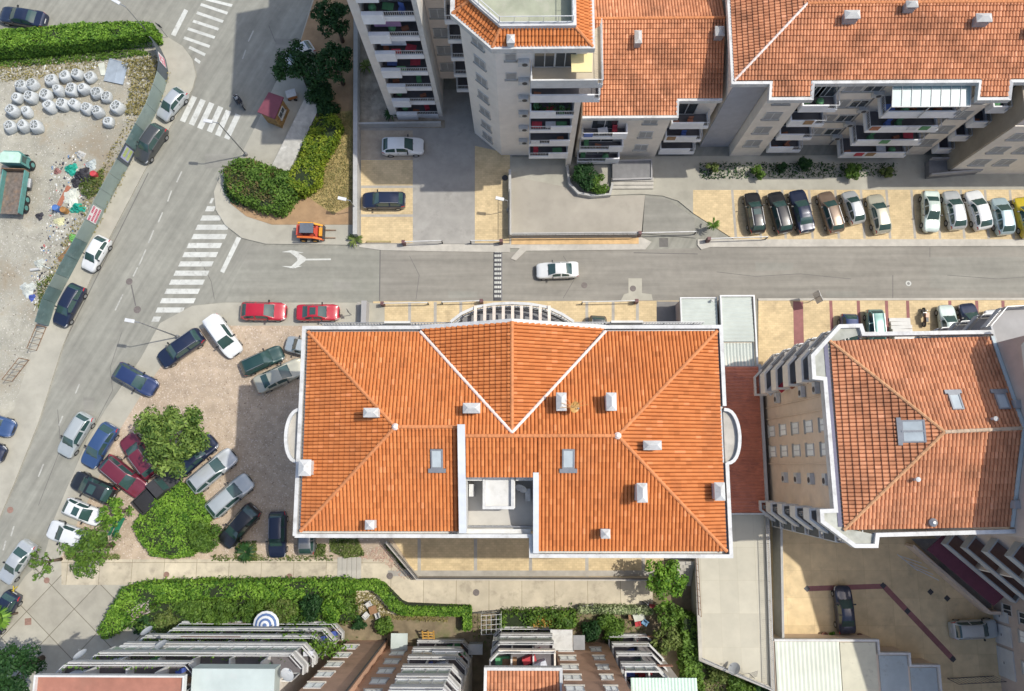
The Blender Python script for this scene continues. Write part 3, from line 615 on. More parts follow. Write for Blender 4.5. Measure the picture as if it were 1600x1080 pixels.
# parapet walls either side of the roof terrace
p = MB(); x = l722.x
p.wall([Vector((x, l722.y + .1)), Vector((x, s722.y - .05))], [18, 17], [la.z + .75, 19.3], .4)
p.build('parapet', white, B)
t = MB().wall([Vector((x, l722.y + .12)), Vector((x, s722.y - .07))], [la.z + .75, 19.3], [la.z + .80, 19.35], .5).build('coping', mat('pale_coping', (.55, .58, .60), .6, .05, 2.), B)
p = MB(); x = s840.x - .12
p.wall([Vector((x, m840.y + .3)), Vector((x, s840.y - .1))], [17, 17], [m840.z + .2, 18.85], .3); p.build('parapet', white, B)
MB().wall([Vector((x, m840.y + .32)), Vector((x, s840.y - .12))], [m840.z + .2, 18.85], [m840.z + .25, 18.9], .38).build('coping', MATS['pale_coping'], B)
# terrace
tf = [Vector((l722.x + .2, m722.y)), Vector((s840.x - .3, m722.y)), Vector((s840.x - .3, s722.y + .1)), Vector((l722.x + .2, s722.y + .1))]
ter = MB().prism(tf, 15.3, 17.0).build('terrace', mat('terrace_screed', (.50, .48, .43), .9, .07, 1.), B)
MB().rail([Vector((l722.x + .2, s722.y + .25)), Vector((s840.x - .3, s722.y + .25))], 17.0, 1.0, .4, .03).build('railing', metalg, ter)
MB().wall([Vector((l722.x + .2, s722.y + .05)), Vector((s840.x - .3, s722.y + .05))], 16.6, 17.2, .2).build('kerb', concrete, ter)
a, b = G(755, 748, 18.2), G(806, 795, 18.2)
sh = MB().prism([Vector((a.x + .05, m722.y)), Vector((b.x - .05, m722.y)), Vector((b.x - .05, b.y + .05)), Vector((a.x + .05, b.y + .05))], 17.0, 18.5).build('stair_head', white, ter)
MB().wall([Vector((a.x + .1, m722.y)), Vector((a.x + .1, b.y + .1)), Vector((b.x - .22, b.y + .1)), Vector((b.x - .22, m722.y))], 18.5, 18.8, .2).build('upstand', whitep, sh)
MB().wall([Vector((l722.x + .2, m722.y - .12)), Vector((a.x, m722.y - .12))], 17.5, 18.7, .26).build('terrace_wall', white, ter)
MB().wall([Vector((b.x, m722.y - .12)), Vector((s840.x - .3, m722.y - .12))], 17.5, 18.7, .26).build('terrace_wall', white, ter)
ac_unit(ter, (l722.x + .25, G(733, 765, 16).y), (1, 0), 17.05); ac_unit(ter, (s840.x - .45, G(828, 772, 16).y), (-1, 0), 17.05)
q = G(815, 762, 17.7); dish(ter, q, .42, (-.3, -.6, .5), whitep)
# chimneys
def surf(x, y):
    for P0, nn, ok in ((sw, pnormal(nw, sw, la), x < 618 and abs(y - 667) < (618 - x) * 1.1), (se, pnormal(ne, se, ra), x > 965 and abs(y - 681) < (x - 965) * 1.1), (nw, slopeN, y < 675)):
        if ok: return Gp(x, y, P0, nn), nn
    if x < 722: return Gp(x, y, sw, pnormal(sw, s722, la)), pnormal(sw, s722, la)
    return Gp(x, y, s840, pS), pS
for x, y, sx, sy, h in ((580, 645, 1.0, .62, .95), (737, 638, 1.15, .68, .8), (877, 628, .68, 1.2, 1.05), (955, 628, .68, 1.2, 1.0), (1019, 696, 1.2, .62, .65), (1003, 770, .68, 1.25, 1.1), (1124, 768, .7, 1.2, .9), (477, 731, .85, 1.1, .9), (578, 820, .62, .62, .8), (946, 834, .62, .62, .8)):
    p, nn = surf(x, y); p2 = G(x, y, p.z + h + .2); chimney(B, (p2.x, p2.y), sx, sy, h + .5, p.z - .4)
for x, y in ((683, 716), (888, 716)):
    p, nn = surf(x, y); skylight(B, p, nn, .82, 1.35)
p, nn = surf(893, 640); p = G(897, 636, p.z + 1.1)
an = MB().tube((p.x, p.y, p.z - 1.3), (p.x, p.y, p.z + .4), .03, 6)
for i in range(6): an.beam((p.x + .25 * math.cos(i * 1.05) * .2, p.y, p.z + .1 + .05 * i), (p.x + .95 * math.cos(.3 + i * .6), p.y + .55 * math.sin(.3 + i * .6), p.z + .2 + .04 * i), .03)
an = an.build('antenna_mast', mat('ochre_metal', (.42, .24, .07), .5, .1, 4.), B)
dish(an, p + Vector((0, 0, .05)), .38, (.5, -.2, .75), MATS['ochre_metal'], label='ochre satellite dish on its mast by the chimney')
# north side: top balcony with the curved pergola
yn = nw.y - ins
arc = [(500, 505), (648, 505), (706, 503), (722, 492), (745, 481.5), (772, 477), (800, 475.5), (828, 477), (853, 481.5), (878, 493), (895, 503.5), (946, 505), (1100, 505)]
AP = [G(x, y, 16.3).to_2d() for x, y in arc]
for i in (0, 1, 2): AP[i].y = AP[0].y
for i in (10, 11, 12): AP[i].y = AP[0].y
o = MB().prism([Vector((AP[0].x, yn))] + AP + [Vector((AP[-1].x, yn))], 15.1, 15.3).build('balcony', mat('balcony_screed', (.22, .22, .225), .9, .1, 1.5), B)
MB().wall(AP, 15.0, 15.55, .16).build('kerb', white, o)
MB().rail(AP, 15.5, .85, .22, .03, .07).build('railing', metalg, o)
m = MB()
for i in range(1, len(AP) - 2): m.wall([AP[i], AP[i + 1]], 16.38, 16.5, .12) if 2 <= i <= 9 else None
m.build('handrail', metalw, o)
pg = MB().wall([a + Vector((0, -.12)) for a in AP[2:11]], 17.1, 17.3, .2).build('pergola', whitep, o)
for x in (743, 757.5, 772, 786.5, 801, 815, 829.5, 844, 858):
    q = G(x, 484, 17.3); yy = max(a.y for a in AP if abs(a.x - q.x) < 1.4) - .2
    MB().beam((q.x, yn, 17.34), (q.x, min(yy, G(x, 478, 17.3).y), 17.34), .22, .14).build('beam', mat('pale_wood', (.66, .58, .50), .7, .08, 4.), pg)
for x0, x1 in ((600, 640), (955, 1005)):
    a, b = G(x0, 508, 16.5), G(x1, 508, 16.5); MB().box(((a.x + b.x) / 2, AP[0].y + .02, 15.4), (b.x - a.x, .16, 1.1)).build('panel', white, o)
# ------------------------------------------------------------------ east apartment block with weathered tiles
V2 = lambda x, y: Vector((x, y))
ZR = 17.0
B = thing('apartment_building', 'tan apartment block with weathered orange hip roof and octagonal corner balconies', 'building', G(1330, 700, 0))
nw, sw, ap = G(1296, 533, ZR), G(1318, 828, ZR), G(1475, 675, 19.35); neE, seE, rE = G(1554, 526, ZR), G(1579, 823, ZR), G(1600, 669, 19.35)
XW = (neE.x + seE.x) / 2; neE.x = seE.x = rE.x = XW
rf = Roof().slope([nw, sw, ap], .27, .46).slope([nw, neE, rE, ap], .27, .46).slope([sw, seE, rE, ap], .27, .46)
roof = rf.build('roof', tileB, B); up = Vector((0, 0, .06))
ridge(B, [nw + up, ap + up], mat('weathered_ridge', (.52, .28, .14), .8, .15, 3.)); ridge(B, [sw + up, ap + up], MATS['weathered_ridge']); ridge(B, [ap + up, rE + up], mat('pale_ridge', (.50, .38, .27), .8, .2, 3.))
out = [(1272, 590), (1270, 556), (1312, 510), (1345, 509), (1349, 522)]; out2 = [(1371, 836), (1369, 853), (1336, 853), (1285, 815), (1284, 799)]
N5 = [p.to_2d() for p in corners(out, 17.2)]; S5 = [p.to_2d() for p in corners(out2, 17.2)]
wn, ws = G(1289, 592, 17.2).to_2d(), G(1306, 798, 17.2).to_2d()
wall = MB().prism([V2(wn.x + .25, nw.y - .3), V2(XW - .02, neE.y - .3), V2(XW - .02, seE.y + .3), V2(ws.x + .25, sw.y + .3)], 0, 16.9); wall.build('wall', tan, B)
fl = MB(); fl.prism(N5 + [V2(nw.x + .1, nw.y - .1), V2(wn.x + .2, wn.y)], 16.75, 16.98); fl.build('bay_roof', mat('mossy_concrete', (.40, .41, .36), .9, .15, 1., stain=(.7, .5, (.24, .25, .20), .8)), B)
fl = MB(); fl.prism(S5 + [V2(ws.x + .2, ws.y), V2(sw.x + .1, sw.y + .1)], 16.75, 16.98); fl.build('bay_roof', MATS['mossy_concrete'], B)
c = MB(); c.wall([neE.to_2d() + V2(0, .3)] + N5[::-1] + [wn, ws] + S5[::-1] + [seE.to_2d() + V2(0, -.3)], 16.6, 17.25, .28); c.build('cornice', whitep, B)
g_ = MB().wall([V2(wn.x + .3, nw.y - .2), V2(ws.x + .32, sw.y + .2)], 16.9, 17.02, .3).build('gutter', mat('slate_gutter', (.10, .10, .16), .6, .1, 3.), B)
FL = [14.15, 11.35, 8.55, 5.75, 2.95]
def offs(path, d):
    c = sum(path, V2(0, 0)) / len(path); return [p + (p - c).normalized() * d for p in path]
for k, z in enumerate(FL):
    pn = [V2(wn.x + .3, N5[0].y)] + N5[0:4] + [V2(N5[3].x, nw.y - .35)]
    ps = [V2(S5[0].x, sw.y + .35)] + S5[1:] + [V2(ws.x + .3, S5[4].y)]
    for path in (pn, ps):
        o = balcony(B, path, z, .95, par=cream if path is pn else white, rail=metalg, flm=greyr, th=.16, solid=(.0, .42) if path is pn else (.5, 1), stuffed=True)
    # glass doors and glazed-in loggias behind the balconies
    for q, d in ((V2(wn.x + .25, N5[0].y + 1.2), (-1, 0)), (V2(ws.x + .25, S5[4].y - 1.4), (-1, 0))): window(B, q, d, z + .05, 1.6, 2.1, 'none', sill=False)
    window(B, (N5[2].x + .8, nw.y - .3), (0, 1), z + .05, 1.6, 2.1, 'none', sill=False)
    if k:
        a = S5[4] + V2(.25, -.3); b = S5[3] + V2(.25, .1)
        lo = MB().wall([a, b], z + .9, z + 2.45, .1).build('loggia_glazing', whitep, B); ww = (a - b).length / 2
        for t in (.27, .73): q = a + (b - a) * t; MB().box((q.x - .06, q.y, z + 1.05), (.03, ww * .72, 1.2)).build('pane', glass, lo)
    for yp in (664, 702):
        q = G(1284, yp, 15.3); window(B, (wn.x + .25 + (ws.x - wn.x) * .5, q.y), (-1, 0), z + .9, .95, 1.35, 'white')
    if k < 4: ac_unit(B, (ws.x + .25, G(1258, 749, 15).y), (-1, 0), z + 1.3)
    ac_unit(B, (wn.x + .25, G(1290, 603, 16).y - .1), (-1, 0), z + .9) if k in (0, 1, 3) else None
for yp in (618, 640, 725): 
    q = G(1300, yp, 16); MB().tube((wn.x + .2, q.y, .2), (wn.x + .2, q.y, 16.5), .05, 8).build('downpipe', tan, B)
nW = pnormal(nw, sw, ap); nN = pnormal(nw, neE, ap)
for (x, y, n_, p0, w_, h_) in ((1427, 674, nW, nw, 1.55, 1.45), (1492, 629, nN, nw, .8, 1.2), (1564, 628, nN, nw, .8, 1.2)):
    o = skylight(B, Gp(x, y, p0, n_), n_, w_, h_, 'double roof window near the ridge' if w_ > 1 else None)
    if w_ > 1:
        p = Gp(x, y, p0, n_) + n_ * .2; MB().beam(p + Vector((-.7, 0, -.24)), p + Vector((.7, 0, .24)), .12, .06).build('mullion', metalg, o)
for x, y in ((1428, 749), (1548, 655)):
    p = Gp(x, y, nw if y < 700 else sw, nN if y < 700 else pnormal(sw, seE, ap)); MB().tube(p, p + Vector((0, 0, .5)), .1, 8).lathe(p + Vector((0, 0, .5)), [(.17, 0), (.17, .1), (.03, .16)], 10).build('vent_pipe', whitep, B)
p = Gp(1455, 816, sw, pnormal(sw, seE, ap)); MB().lathe(p, [(.3, .05), (.3, .3), (.1, .45)], 12).build('roof_vent', metalg, B)
fl_ = MB()
for a_, b_2 in ((seE, rE), (rE, neE)): fl_.beam(a_ + Vector((-.12, 0, .14)), b_2 + Vector((-.12, 0, .14)), .22, .12)
fl_.build('wall_flashing', mat('pale_flashing', (.46, .52, .52), .5, .06, 3.), B)
for x_, y_ in ((1586, 788), (1588, 632)):
    p = Gp(x_, y_, sw if y_ > 700 else nw, pnormal(sw, seE, ap) if y_ > 700 else nN); MB().box((p.x, p.y, p.z - .1), (.7, .55, .6)).build('vent_box', greyr, B)
# ------------------------------------------------------------------ tall tan block at the right edge
B = thing('apartment_building', 'tall tan block at the right edge with diagonal balconies, maroon awning and garage doors', 'building', G(1545, 900, 0))
D0, D1 = G(1433, 816, 0).to_2d(), G(1547, 912, 0).to_2d(); S1 = V2(D1.x + .1, -30); NWc = V2(XW + .02, neE.y + .1)
MB().prism([V2(XW + .02, seE.y - .6), D0, D1, S1, V2(XW + 30, -30), V2(XW + 30, neE.y - .5), V2(XW + .02, neE.y - .5)], 0, 20.4).build('wall', mat('pinkish_render', (.46, .40, .35), .85, .06, 1.3, big=.06), B)
top = [V2(XW + 1.6, neE.y + .6), V2(XW - .05, neE.y - 1.2), V2(XW - .05, seE.y - .7)]
MB().wall(top, 20.2, 20.75, .3).build('cornice', mat('pale_green_trim', (.56, .62, .57), .6, .05, 2.), B)
MB().prism([V2(XW + .2, neE.y - .6), V2(XW + 29, neE.y - .6), V2(XW + 29, -29), V2(D1.x + 1, -29)], 20.4, 20.5).build('roof', tileR, B)
MB().wall([V2(XW + .17, seE.y - .5), V2(XW + .17, rE.y), V2(XW + .17, neE.y - 1.3)], 20.0, [21.5, 23.4, 21.2], .28).build('shadow_gable', MATS['pinkish_render'], B)  # unseen wall raised to throw a wider shadow on the east roof
for k, z in enumerate((15.9, 13.1, 10.3, 7.5, 4.7, 1.9)):
    path = [p.to_2d() for p in corners([(1551, 533), (1549, 509), (1574, 479), (1650, 475)], 16.9)]; path[0] = V2(XW + .3, path[0].y); 
    balcony(B, [path[0], path[1], path[2], path[3], V2(path[3].x, path[0].y - .3)], z, 1.0, par=mat('grey_parapet', (.42, .42, .42), .8, .06, 2.), rail=metalg, solid=(.0, .12), th=.14)
    window(B, (XW + 3, neE.y - .5), (0, 1), z + .05, 2.0, 2.1, 'none', sill=False)
dn = (D1 - D0).normalized(); nn = V2(dn.y, -dn.x) if V2(dn.y, -dn.x).x < 0 else V2(-dn.y, dn.x)
aw = MB(); L = (D1 - D0).length
p0, p1 = D0 + dn * .7, D1 - dn * .4
aw.add([(p0.x, p0.y, 3.9), (p1.x, p1.y, 3.9), (p1.x + nn.x * 2.2, p1.y + nn.y * 2.2, 3.1), (p0.x + nn.x * 2.2, p0.y + nn.y * 2.2, 3.1), (p0.x, p0.y, 3.82), (p1.x, p1.y, 3.82), (p1.x + nn.x * 2.2, p1.y + nn.y * 2.2, 3.02), (p0.x + nn.x * 2.2, p0.y + nn.y * 2.2, 3.02)], [(0, 1, 2, 3), (7, 6, 5, 4), (3, 2, 6, 7), (0, 3, 7, 4), (2, 1, 5, 6), (1, 0, 4, 5)])
aw.build('awning', mat('maroon_canvas', (.115, .03, .05), .8, .1, 3.), B)
for z in (4.6, 7.4, 10.2, 13.0, 15.8):
    balcony(B, [p0 + nn * .0, p0 + nn * 1.3, p1 + nn * 1.3, p1], z, .62, par=mat('grey_blue_panel', (.40, .43, .44), .4, .06, 2.), rail=metalg, solid=(.0, 1), flm=mat('terracotta_floor', (.22, .13, .10), .8, .1, 2.))
    for t in (.72,): window(B, D0 + (D1 - D0) * t, nn, z + .05, 1.9, 2.1, 'none', sill=False)
    q = D0 + (D1 - D0) * .48 + nn * .65; MB().prism([q - dn * .08 - nn * .6, q + dn * .08 - nn * .6, q + dn * .08 + nn * .55, q - dn * .08 + nn * .55], z, z + 2.55).build('divider', cream, B)
for y0, y1, nm, w_ in ((972, 1003, 'garage_door', 2.2), (1008, 1054, 'garage_door', 2.2), (951, 967, 'door', 2.0)):
    a, b = G(1550, y0, 0), G(1550, y1, 0); o = MB().box((D1.x - .02, (a.y + b.y) / 2, .1), (.1, a.y - b.y, w_)).build(nm, mat('grey_white_door', (.52, .55, .55), .6, .05, 2.), B)
    MB().box((D1.x - .09, (a.y + b.y) / 2, 1.0), (.05, .2, .04)).build('handle', metald, o)
for y, z, kd in ((960, 1.5, 'none'), (966, 3.6, 'none'), (996, 3.4, 'white'), (1046, 3.4, 'white'), (1000, 6.2, 'white'), (1050, 6.2, 'white')):
    window(B, (D1.x + .03, G(1590, y, 4).y), (-1, 0), z, 1.0, 1.2, kd)
# ------------------------------------------------------------------ north-east terrace block
B = thing('apartment_building', 'long grey apartment terrace at the top right under a wide tiled roof with bay fronts', 'building', G(1350, 240, 0))
ZN = 13.2; a = G(1147, 127, ZN); yS = a.y; pl = Vector((0, -.36, 1)).normalized()
q = lambda x, y: Gp(x, y, a, pl)
hip = q(1266, 0); rz = q(1500, 4); ry = rz.y; XL = a.x; rid = Vector((XL + (ry - yS), ry, rz.z)); XR = XL + 62
rf = Roof(); E0 = Vector((XL, yS, ZN))
rf.slope([E0, Vector((XR, yS, ZN)), Vector((XR, ry, rz.z)), rid], .27, .44)
rf.slope([E0, rid, Vector((XL, 2 * ry - yS, ZN))], .27, .44)
rf.slope([Vector((XL, 2 * ry - yS, ZN)), rid, Vector((XR, ry, rz.z)), Vector((XR, 2 * ry - yS, ZN))], .27, .44)
bays = [(1204, 1267), (1529, 1575)]; BX = []
for x0, x1 in bays:
    p, r_ = q(x0, 152), q(x1, 152); r_.z = p.z; r_.y = p.y; e0, e1 = Vector((p.x, yS + .01, ZN)), Vector((r_.x, yS + .01, ZN)); rf.slope([p, r_, e1, e0], .27, .44); BX.append((p, r_))
p, r_ = Vector((XL, yS, ZN)), Vector((BX[0][0].x, yS, ZN))
roof = rf.build('roof', tileB, B)
ridge(B, [E0 + up, rid + up], tileV, .12); ridge(B, [rid + up, Vector((XR, ry, rz.z)) + up], tileR, .13)
yw = yS - .02 + .35; yb = BX[0][0].y + .4
w = MB().prism([V2(XL + .3, yw), V2(XR, yw), V2(XR, 2 * ry - yS), V2(XL + .3, 2 * ry - yS)], 0, ZN - .15)
w.build('wall', cream, B)
for p, r_ in BX: MB().prism([V2(p.x + .15, yb), V2(r_.x - .15, yb), V2(r_.x - .15, yw + .1), V2(p.x + .15, yw + .1)], 0, p.z - .1).build('bay', cream, B)
MB().prism([V2(XL + .32, yw - .12), V2(BX[0][0].x + .1, yw - .12), V2(BX[0][0].x + .1, yw + .05), V2(XL + .32, yw + .05)], 0, ZN - .5).build('wall_panel', mat('blue_grey_render', (.36, .37, .40), .85, .06, 1.3), B)
c = MB(); pp = [V2(XL, 2 * ry - yS), V2(XL, yS), V2(BX[0][0].x - .05, yS), V2(BX[0][0].x - .05, BX[0][0].y), V2(BX[0][1].x + .05, BX[0][1].y), V2(BX[0][1].x + .05, yS), V2(BX[1][0].x - .05, yS), V2(BX[1][0].x - .05, BX[1][0].y), V2(BX[1][1].x + .05, BX[1][1].y), V2(BX[1][1].x + .05, yS), V2(XR, yS)]
zz = [ZN, ZN, ZN, BX[0][0].z, BX[0][0].z, ZN, ZN, BX[1][0].z, BX[1][0].z, ZN, ZN]
c.wall([p - V2(.12 if i < 2 else 0, .18) for i, p in enumerate(pp)], [z - .42 for z in zz], [z + .08 for z in zz], .26).build('cornice', whitep, B)
FLN = [9.9, 7.1, 4.3, 1.5]
def X(px, z=ZN): return G(px, 128, z).x
sb = mat('pale_parapet_paint', (.74, .75, .76), .7, .05, 2.)  # cool off-white paint for the parapets of the north blocks
for z in FLN:
    # the bay and wall fields with windows
    for px, y_, kd in ((1235, yb, 'full'), (1552, yb, 'full'), (1350, yw, 'full'), (1382, yw, 'none')):
        window(B, (X(px), y_), (0, -1), z + .9, 1.5, 1.3, kd)
    for x0, x1, d, s in ((1271, 1330, 1.3, (.0, .62)), (1404, 1524, 1.9, (.2, .78)), (1580, 1609, 1.5, (.0, .6))):
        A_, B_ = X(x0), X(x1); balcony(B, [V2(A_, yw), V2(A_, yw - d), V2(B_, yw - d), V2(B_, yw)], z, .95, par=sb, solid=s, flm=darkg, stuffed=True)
        for t in (.3, .7): window(B, (A_ + (B_ - A_) * t, yw), (0, -1), z + .05, 1.7, 2.1, 'none', sill=False)
    ac_unit(B, (X(1395), yw), (0, -1), z + .4)
for px in (1398, 1272, 1533): MB().tube((X(px), yw - .08 if px != 1533 else yb - .08, .2), (X(px), yw - .08 if px != 1533 else yb - .08, ZN - .6), .06, 8).build('downpipe', metalg, B)
gc = MB(); A_, B_ = X(1402), X(1526); gh = MB()
fr = MB()
for i in range(9): x = A_ + (B_ - A_) * i / 8; fr.beam((x, yw - .1, 12.55), (x, yw - 2.1, 12.05), .07, .07)
fr.beam((A_, yw - .1, 12.55), (B_, yw - .1, 12.55), .08, .08); fr.beam((A_, yw - 2.1, 12.05), (B_, yw - 2.1, 12.05), .08, .08)
for x in (A_, (A_ + B_) / 2, B_): fr.beam((x, yw - 2.05, 9.9), (x, yw - 2.05, 12.05), .07, .07)
fr = fr.build('glass_canopy', whitep, B)
MB().add([(A_, yw - .1, 12.53), (B_, yw - .1, 12.53), (B_, yw - 2.1, 12.03), (A_, yw - 2.1, 12.03)], [(3, 2, 1, 0)]).build('pane', mat('frosted_glass', (.28, .40, .39), .2, .05, 2.), fr)
for x, y, sx, sy in ((1325, 24, 1.25, .75), (1417, 8, .95, .6), (1528, 29, 1.25, .75), (1612, 45, 1.2, .75)):
    p = q(x, y + 8); chimney(B, (p.x, p.y), sx, sy, 1.0, p.z - .4, 0, greyr, mat('grey_cap', (.46, .46, .44), .7, .08, 3.))
# side wing that closes the terrace at the far right
MB().prism([V2(X(1600) + .7, yw - 3.2), V2(XR, yw - 3.2), V2(XR, yw - .02), V2(X(1600) + .7, yw - .02)], 0, 10.6).build('wing', cream, B)
MB().prism([V2(X(1600) + .5, yw - 3.15), V2(X(1600) + .7, yw - 3.15), V2(X(1600) + .7, yw - .02), V2(X(1600) + .5, yw - .02)], 0, 12.25).build('wall_panel', mat('brown_render', (.30, .26, .20), .85, .08, 1.5), B)
MB().prism([V2(X(1600) + .8, yw - 3.1), V2(XR, yw - 3.1), V2(XR, yw - .1), V2(X(1600) + .8, yw - .1)], 10.6, 10.68).build('terrace_floor', darkg, B)
for z in FLN[1:]: window(B, (X(1645), yw - 3.2), (0, -1), z + .9, 1.5, 1.3, 'full'); window(B, (X(1690), yw - 3.2), (0, -1), z + .9, 1.5, 1.3, 'full')
# ------------------------------------------------------------------ north middle building
B = thing('apartment_building', 'lower cream apartment building with plain tiled roof between the grey tower and the terrace', 'building', G(980, 250, 0))
ZM = 9.5; a = G(910, 182, ZM); pl = Vector((0, -.30, 1)).normalized(); q2 = lambda x, y: Gp(x, y, a, pl)
r0, r1 = q2(928, 30), q2(1128, 29); r1.y = r0.y; r1.z = r0.z
e0, e1 = a, G(1057, 182, ZM); e1.y = e0.y; i0 = q2(1057, 155); i1 = Vector((XL - .1, i0.y, i0.z)); i0.x = e1.x
r0.x = a.x - .3; r1.x = XL - .1
f1 = lambda p: Vector((p.x, i0.y, i0.z))
rf = Roof().slope([e0, e1, f1(e1), f1(e0)], .26, .42).slope([f1(e0), i1, r1, Vector((e0.x, r0.y, r0.z))], .26, .42)
rf.slope([Vector((e0.x, r0.y, r0.z)), r1, Vector((r1.x, r0.y + 9, r0.z - 2.7)), Vector((e0.x, r0.y + 9, r0.z - 2.7))], .26, .42)
rf.build('roof', tileB, B); ridge(B, [Vector((e0.x, r0.y, r0.z)) + up, r1 + up], tileR)
yw2 = e0.y + .35; yw3 = i0.y + .35
MB().prism([V2(e0.x, yw2), V2(e1.x - .2, yw2), V2(e1.x - .2, yw3), V2(i1.x, yw3), V2(i1.x, r0.y + 9), V2(e0.x, r0.y + 9)], 0, ZM - .2).build('wall', cream, B)
MB().wall([V2(e0.x, e0.y - .12), V2(e1.x + .05, e0.y - .12), V2(e1.x + .05, i0.y - .12), V2(i1.x, i0.y - .12)], [ZM - .35, ZM - .35, i0.z - .35, i0.z - .35], [ZM + .1, ZM + .1, i0.z + .1, i0.z + .1], .22).build('cornice', whitep, B)
for z in (6.4, 3.6, .8):
    A_, B_ = G(914, 182, ZM).x, G(985, 182, ZM).x
    balcony(B, [V2(A_, yw2), V2(A_, yw2 - .9), V2(B_, yw2 - .9), V2(B_, yw2)], z, .95, par=sb, solid=(.62, 1), flm=darkg, stuffed=True)
    window(B, ((A_ + B_) / 2, yw2), (0, -1), z + .05, 2.4, 2.1, 'none', sill=False)
    window(B, (G(1022, 182, ZM).x, yw2), (0, -1), z + .9, 1.3, 1.25, 'full')
    A_, B_ = e1.x + .1, G(1118, 155, ZM).x
    balcony(B, [V2(A_, yw3), V2(A_, yw3 - 1.3), V2(B_, yw3 - 1.3), V2(B_, yw3)], z, .95, par=sb, solid=(.0, .7), flm=darkg, stuffed=True)
    window(B, (A_ + 1.3, yw3), (0, -1), z + .05, 1.8, 2.1, 'none', sill=False)
for x, y, sx, sy in ((995, 62, .62, 1.2), (1121, 53, .8, .9)):
    p = q2(x, y + 4); chimney(B, (p.x, p.y), sx, sy, 1.0, p.z - .4, 0, greyr, MATS['grey_cap'])
# ------------------------------------------------------------------ the tower with the roof terrace
B = thing('apartment_tower', 'cream tower with chamfered corner, tiled roof rim and open roof terrace', 'building', G(800, 240, 0))
ZT = 20.0; ring = corners([(707, 22), (769, 75), (926, 74)], ZT); ring[2].y = ring[1].y
T0 = Vector((ring[0].x + .05, ring[0].y + 14, ZT)); T3 = Vector((ring[2].x, ring[2].y + 20, ZT)); zi = 20.9
inn = corners([(735, 0), (783, 42), (897, 41)], zi); inn[2].y = inn[1].y; I0 = Vector((inn[0].x - .6, T0.y, zi)); I3 = Vector((inn[2].x, T3.y, zi))
rf = Roof().slope([ring[0], ring[1], inn[1], inn[0]], .26, .42).slope([ring[1], ring[2], inn[2], inn[1]], .26, .42).slope([ring[2], T3, I3, inn[2]], .26, .42).slope([T0, ring[0], inn[0], I0], .26, .42)
rf.build('roof', tileA, B)
ridge(B, [ring[1] + up, inn[1] + up]); ridge(B, [ring[2] + up, inn[2] + up]); ridge(B, [ring[0] + up, inn[0] + up])
MB().wall([p.to_2d() for p in (T0, *ring, T3)], ZT - .45, ZT + .12, .34).build('cornice', whitep, B)
MB().wall([p.to_2d() for p in (I0, *inn, I3)], zi - .6, zi + .35, .3).build('upstand', whitep, B)
tf = MB().prism([p.to_2d() for p in (I0, *inn, I3)], 19.9, 20.1).build('roof_terrace', mat('mossy_screed', (.33, .35, .26), .9, .15, .6, stain=(.4, .5, (.42, .40, .34), .7)), B)
MB().rail([p.to_2d() + V2(-.1, .1) for p in inn] + [I3.to_2d()], zi + .35, .75, .9, .03, .05).build('railing', metalw, tf)
ins = .4
W1 = V2(ring[0].x + ins, ring[0].y); W2_ = V2(ring[1].x + .15, ring[1].y + ins); W3 = V2(ring[2].x - .25, ring[1].y + ins)
XB = G(829, 80, ZT).x
MB().prism([V2(W1.x, T0.y), W1, W2_, W3, V2(W3.x, T3.y)], 0, ZT - .1).build('wall', mat('tower_render', (.74, .70, .64), .85, .05, 1.2, big=.05, stain=(.35, .6, (.40, .36, .31), .5)), B)
ch = (W2_ - W1).normalized(); cn = V2(ch.y, -ch.x); cn = cn if cn.x < 0 else -cn
for z in (17.0, 14.2, 11.4, 8.6, 5.8, 3.0, .6): window(B, W1 + (W2_ - W1) * .52, cn, z + .7, 1.25, 1.15, 'full')
bw, bx = W3.y, G(908, 75, ZT).x
for k, z in enumerate((16.6, 13.8, 11.0, 8.2, 5.4, 2.6)):
    d = 1.6 if k == 0 else 1.35; x0 = XB + .1; x1 = G(941, 122, 17).x if k == 0 else (G(936, 150, 14).x if k == 1 else bx)
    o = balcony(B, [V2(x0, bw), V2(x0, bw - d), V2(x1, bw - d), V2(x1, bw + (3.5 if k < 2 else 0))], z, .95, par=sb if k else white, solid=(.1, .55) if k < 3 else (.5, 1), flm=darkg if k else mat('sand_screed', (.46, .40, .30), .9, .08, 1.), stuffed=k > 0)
    for t in (.3, .72): window(B, (XB + (bx - XB) * t, bw), (0, -1), z + .05, 1.7, 2.1, 'none', sill=False)
    ac_unit(B, (XB - .5, bw), (0, -1), z + .7)
    if k in (0, 1): window(B, (XB - 1.5, bw), (0, -1), z + 1.0, .9, 1.0, 'full')
    if k == 2:
        lf = MB()
        for i in range(90): 
            p = Vector((x0 + .2 + rng.random() * (x1 - x0 - .5), bw - d + .1 + rng.random() * .5, z + .6 + rng.random() * .6)); a_ = Vector(rng.normal(size=3).tolist()).normalized() * .13; b_2 = Vector(rng.normal(size=3).tolist()).normalized() * .13
            lf.add([p - a_, p + b_2, p + a_, p - b_2], [(0, 1, 2, 3)])
        o2 = lf.build('balcony_plants', leafmat('balcony_leaf', (.02, .05, .015), (.06, .12, .03)), o)
cp = corners([(892, 84), (926, 84), (925, 113), (893, 113)], 18.4)
MB().prism([p.to_2d() for p in cp], 18.35, 18.45).build('canopy', mat('yellow_canvas', (.72, .60, .30), .8, .04, 2.), B)
p = G(798, 62, 20.6); chimney(B, (p.x, p.y), .6, .7, .6, 19.9)
MB().wall([V2(bx + .25, bw - 1.3), V2(bx + .25, bw + .2)], 0, 13.6, .5).build('pilaster', cream, B)
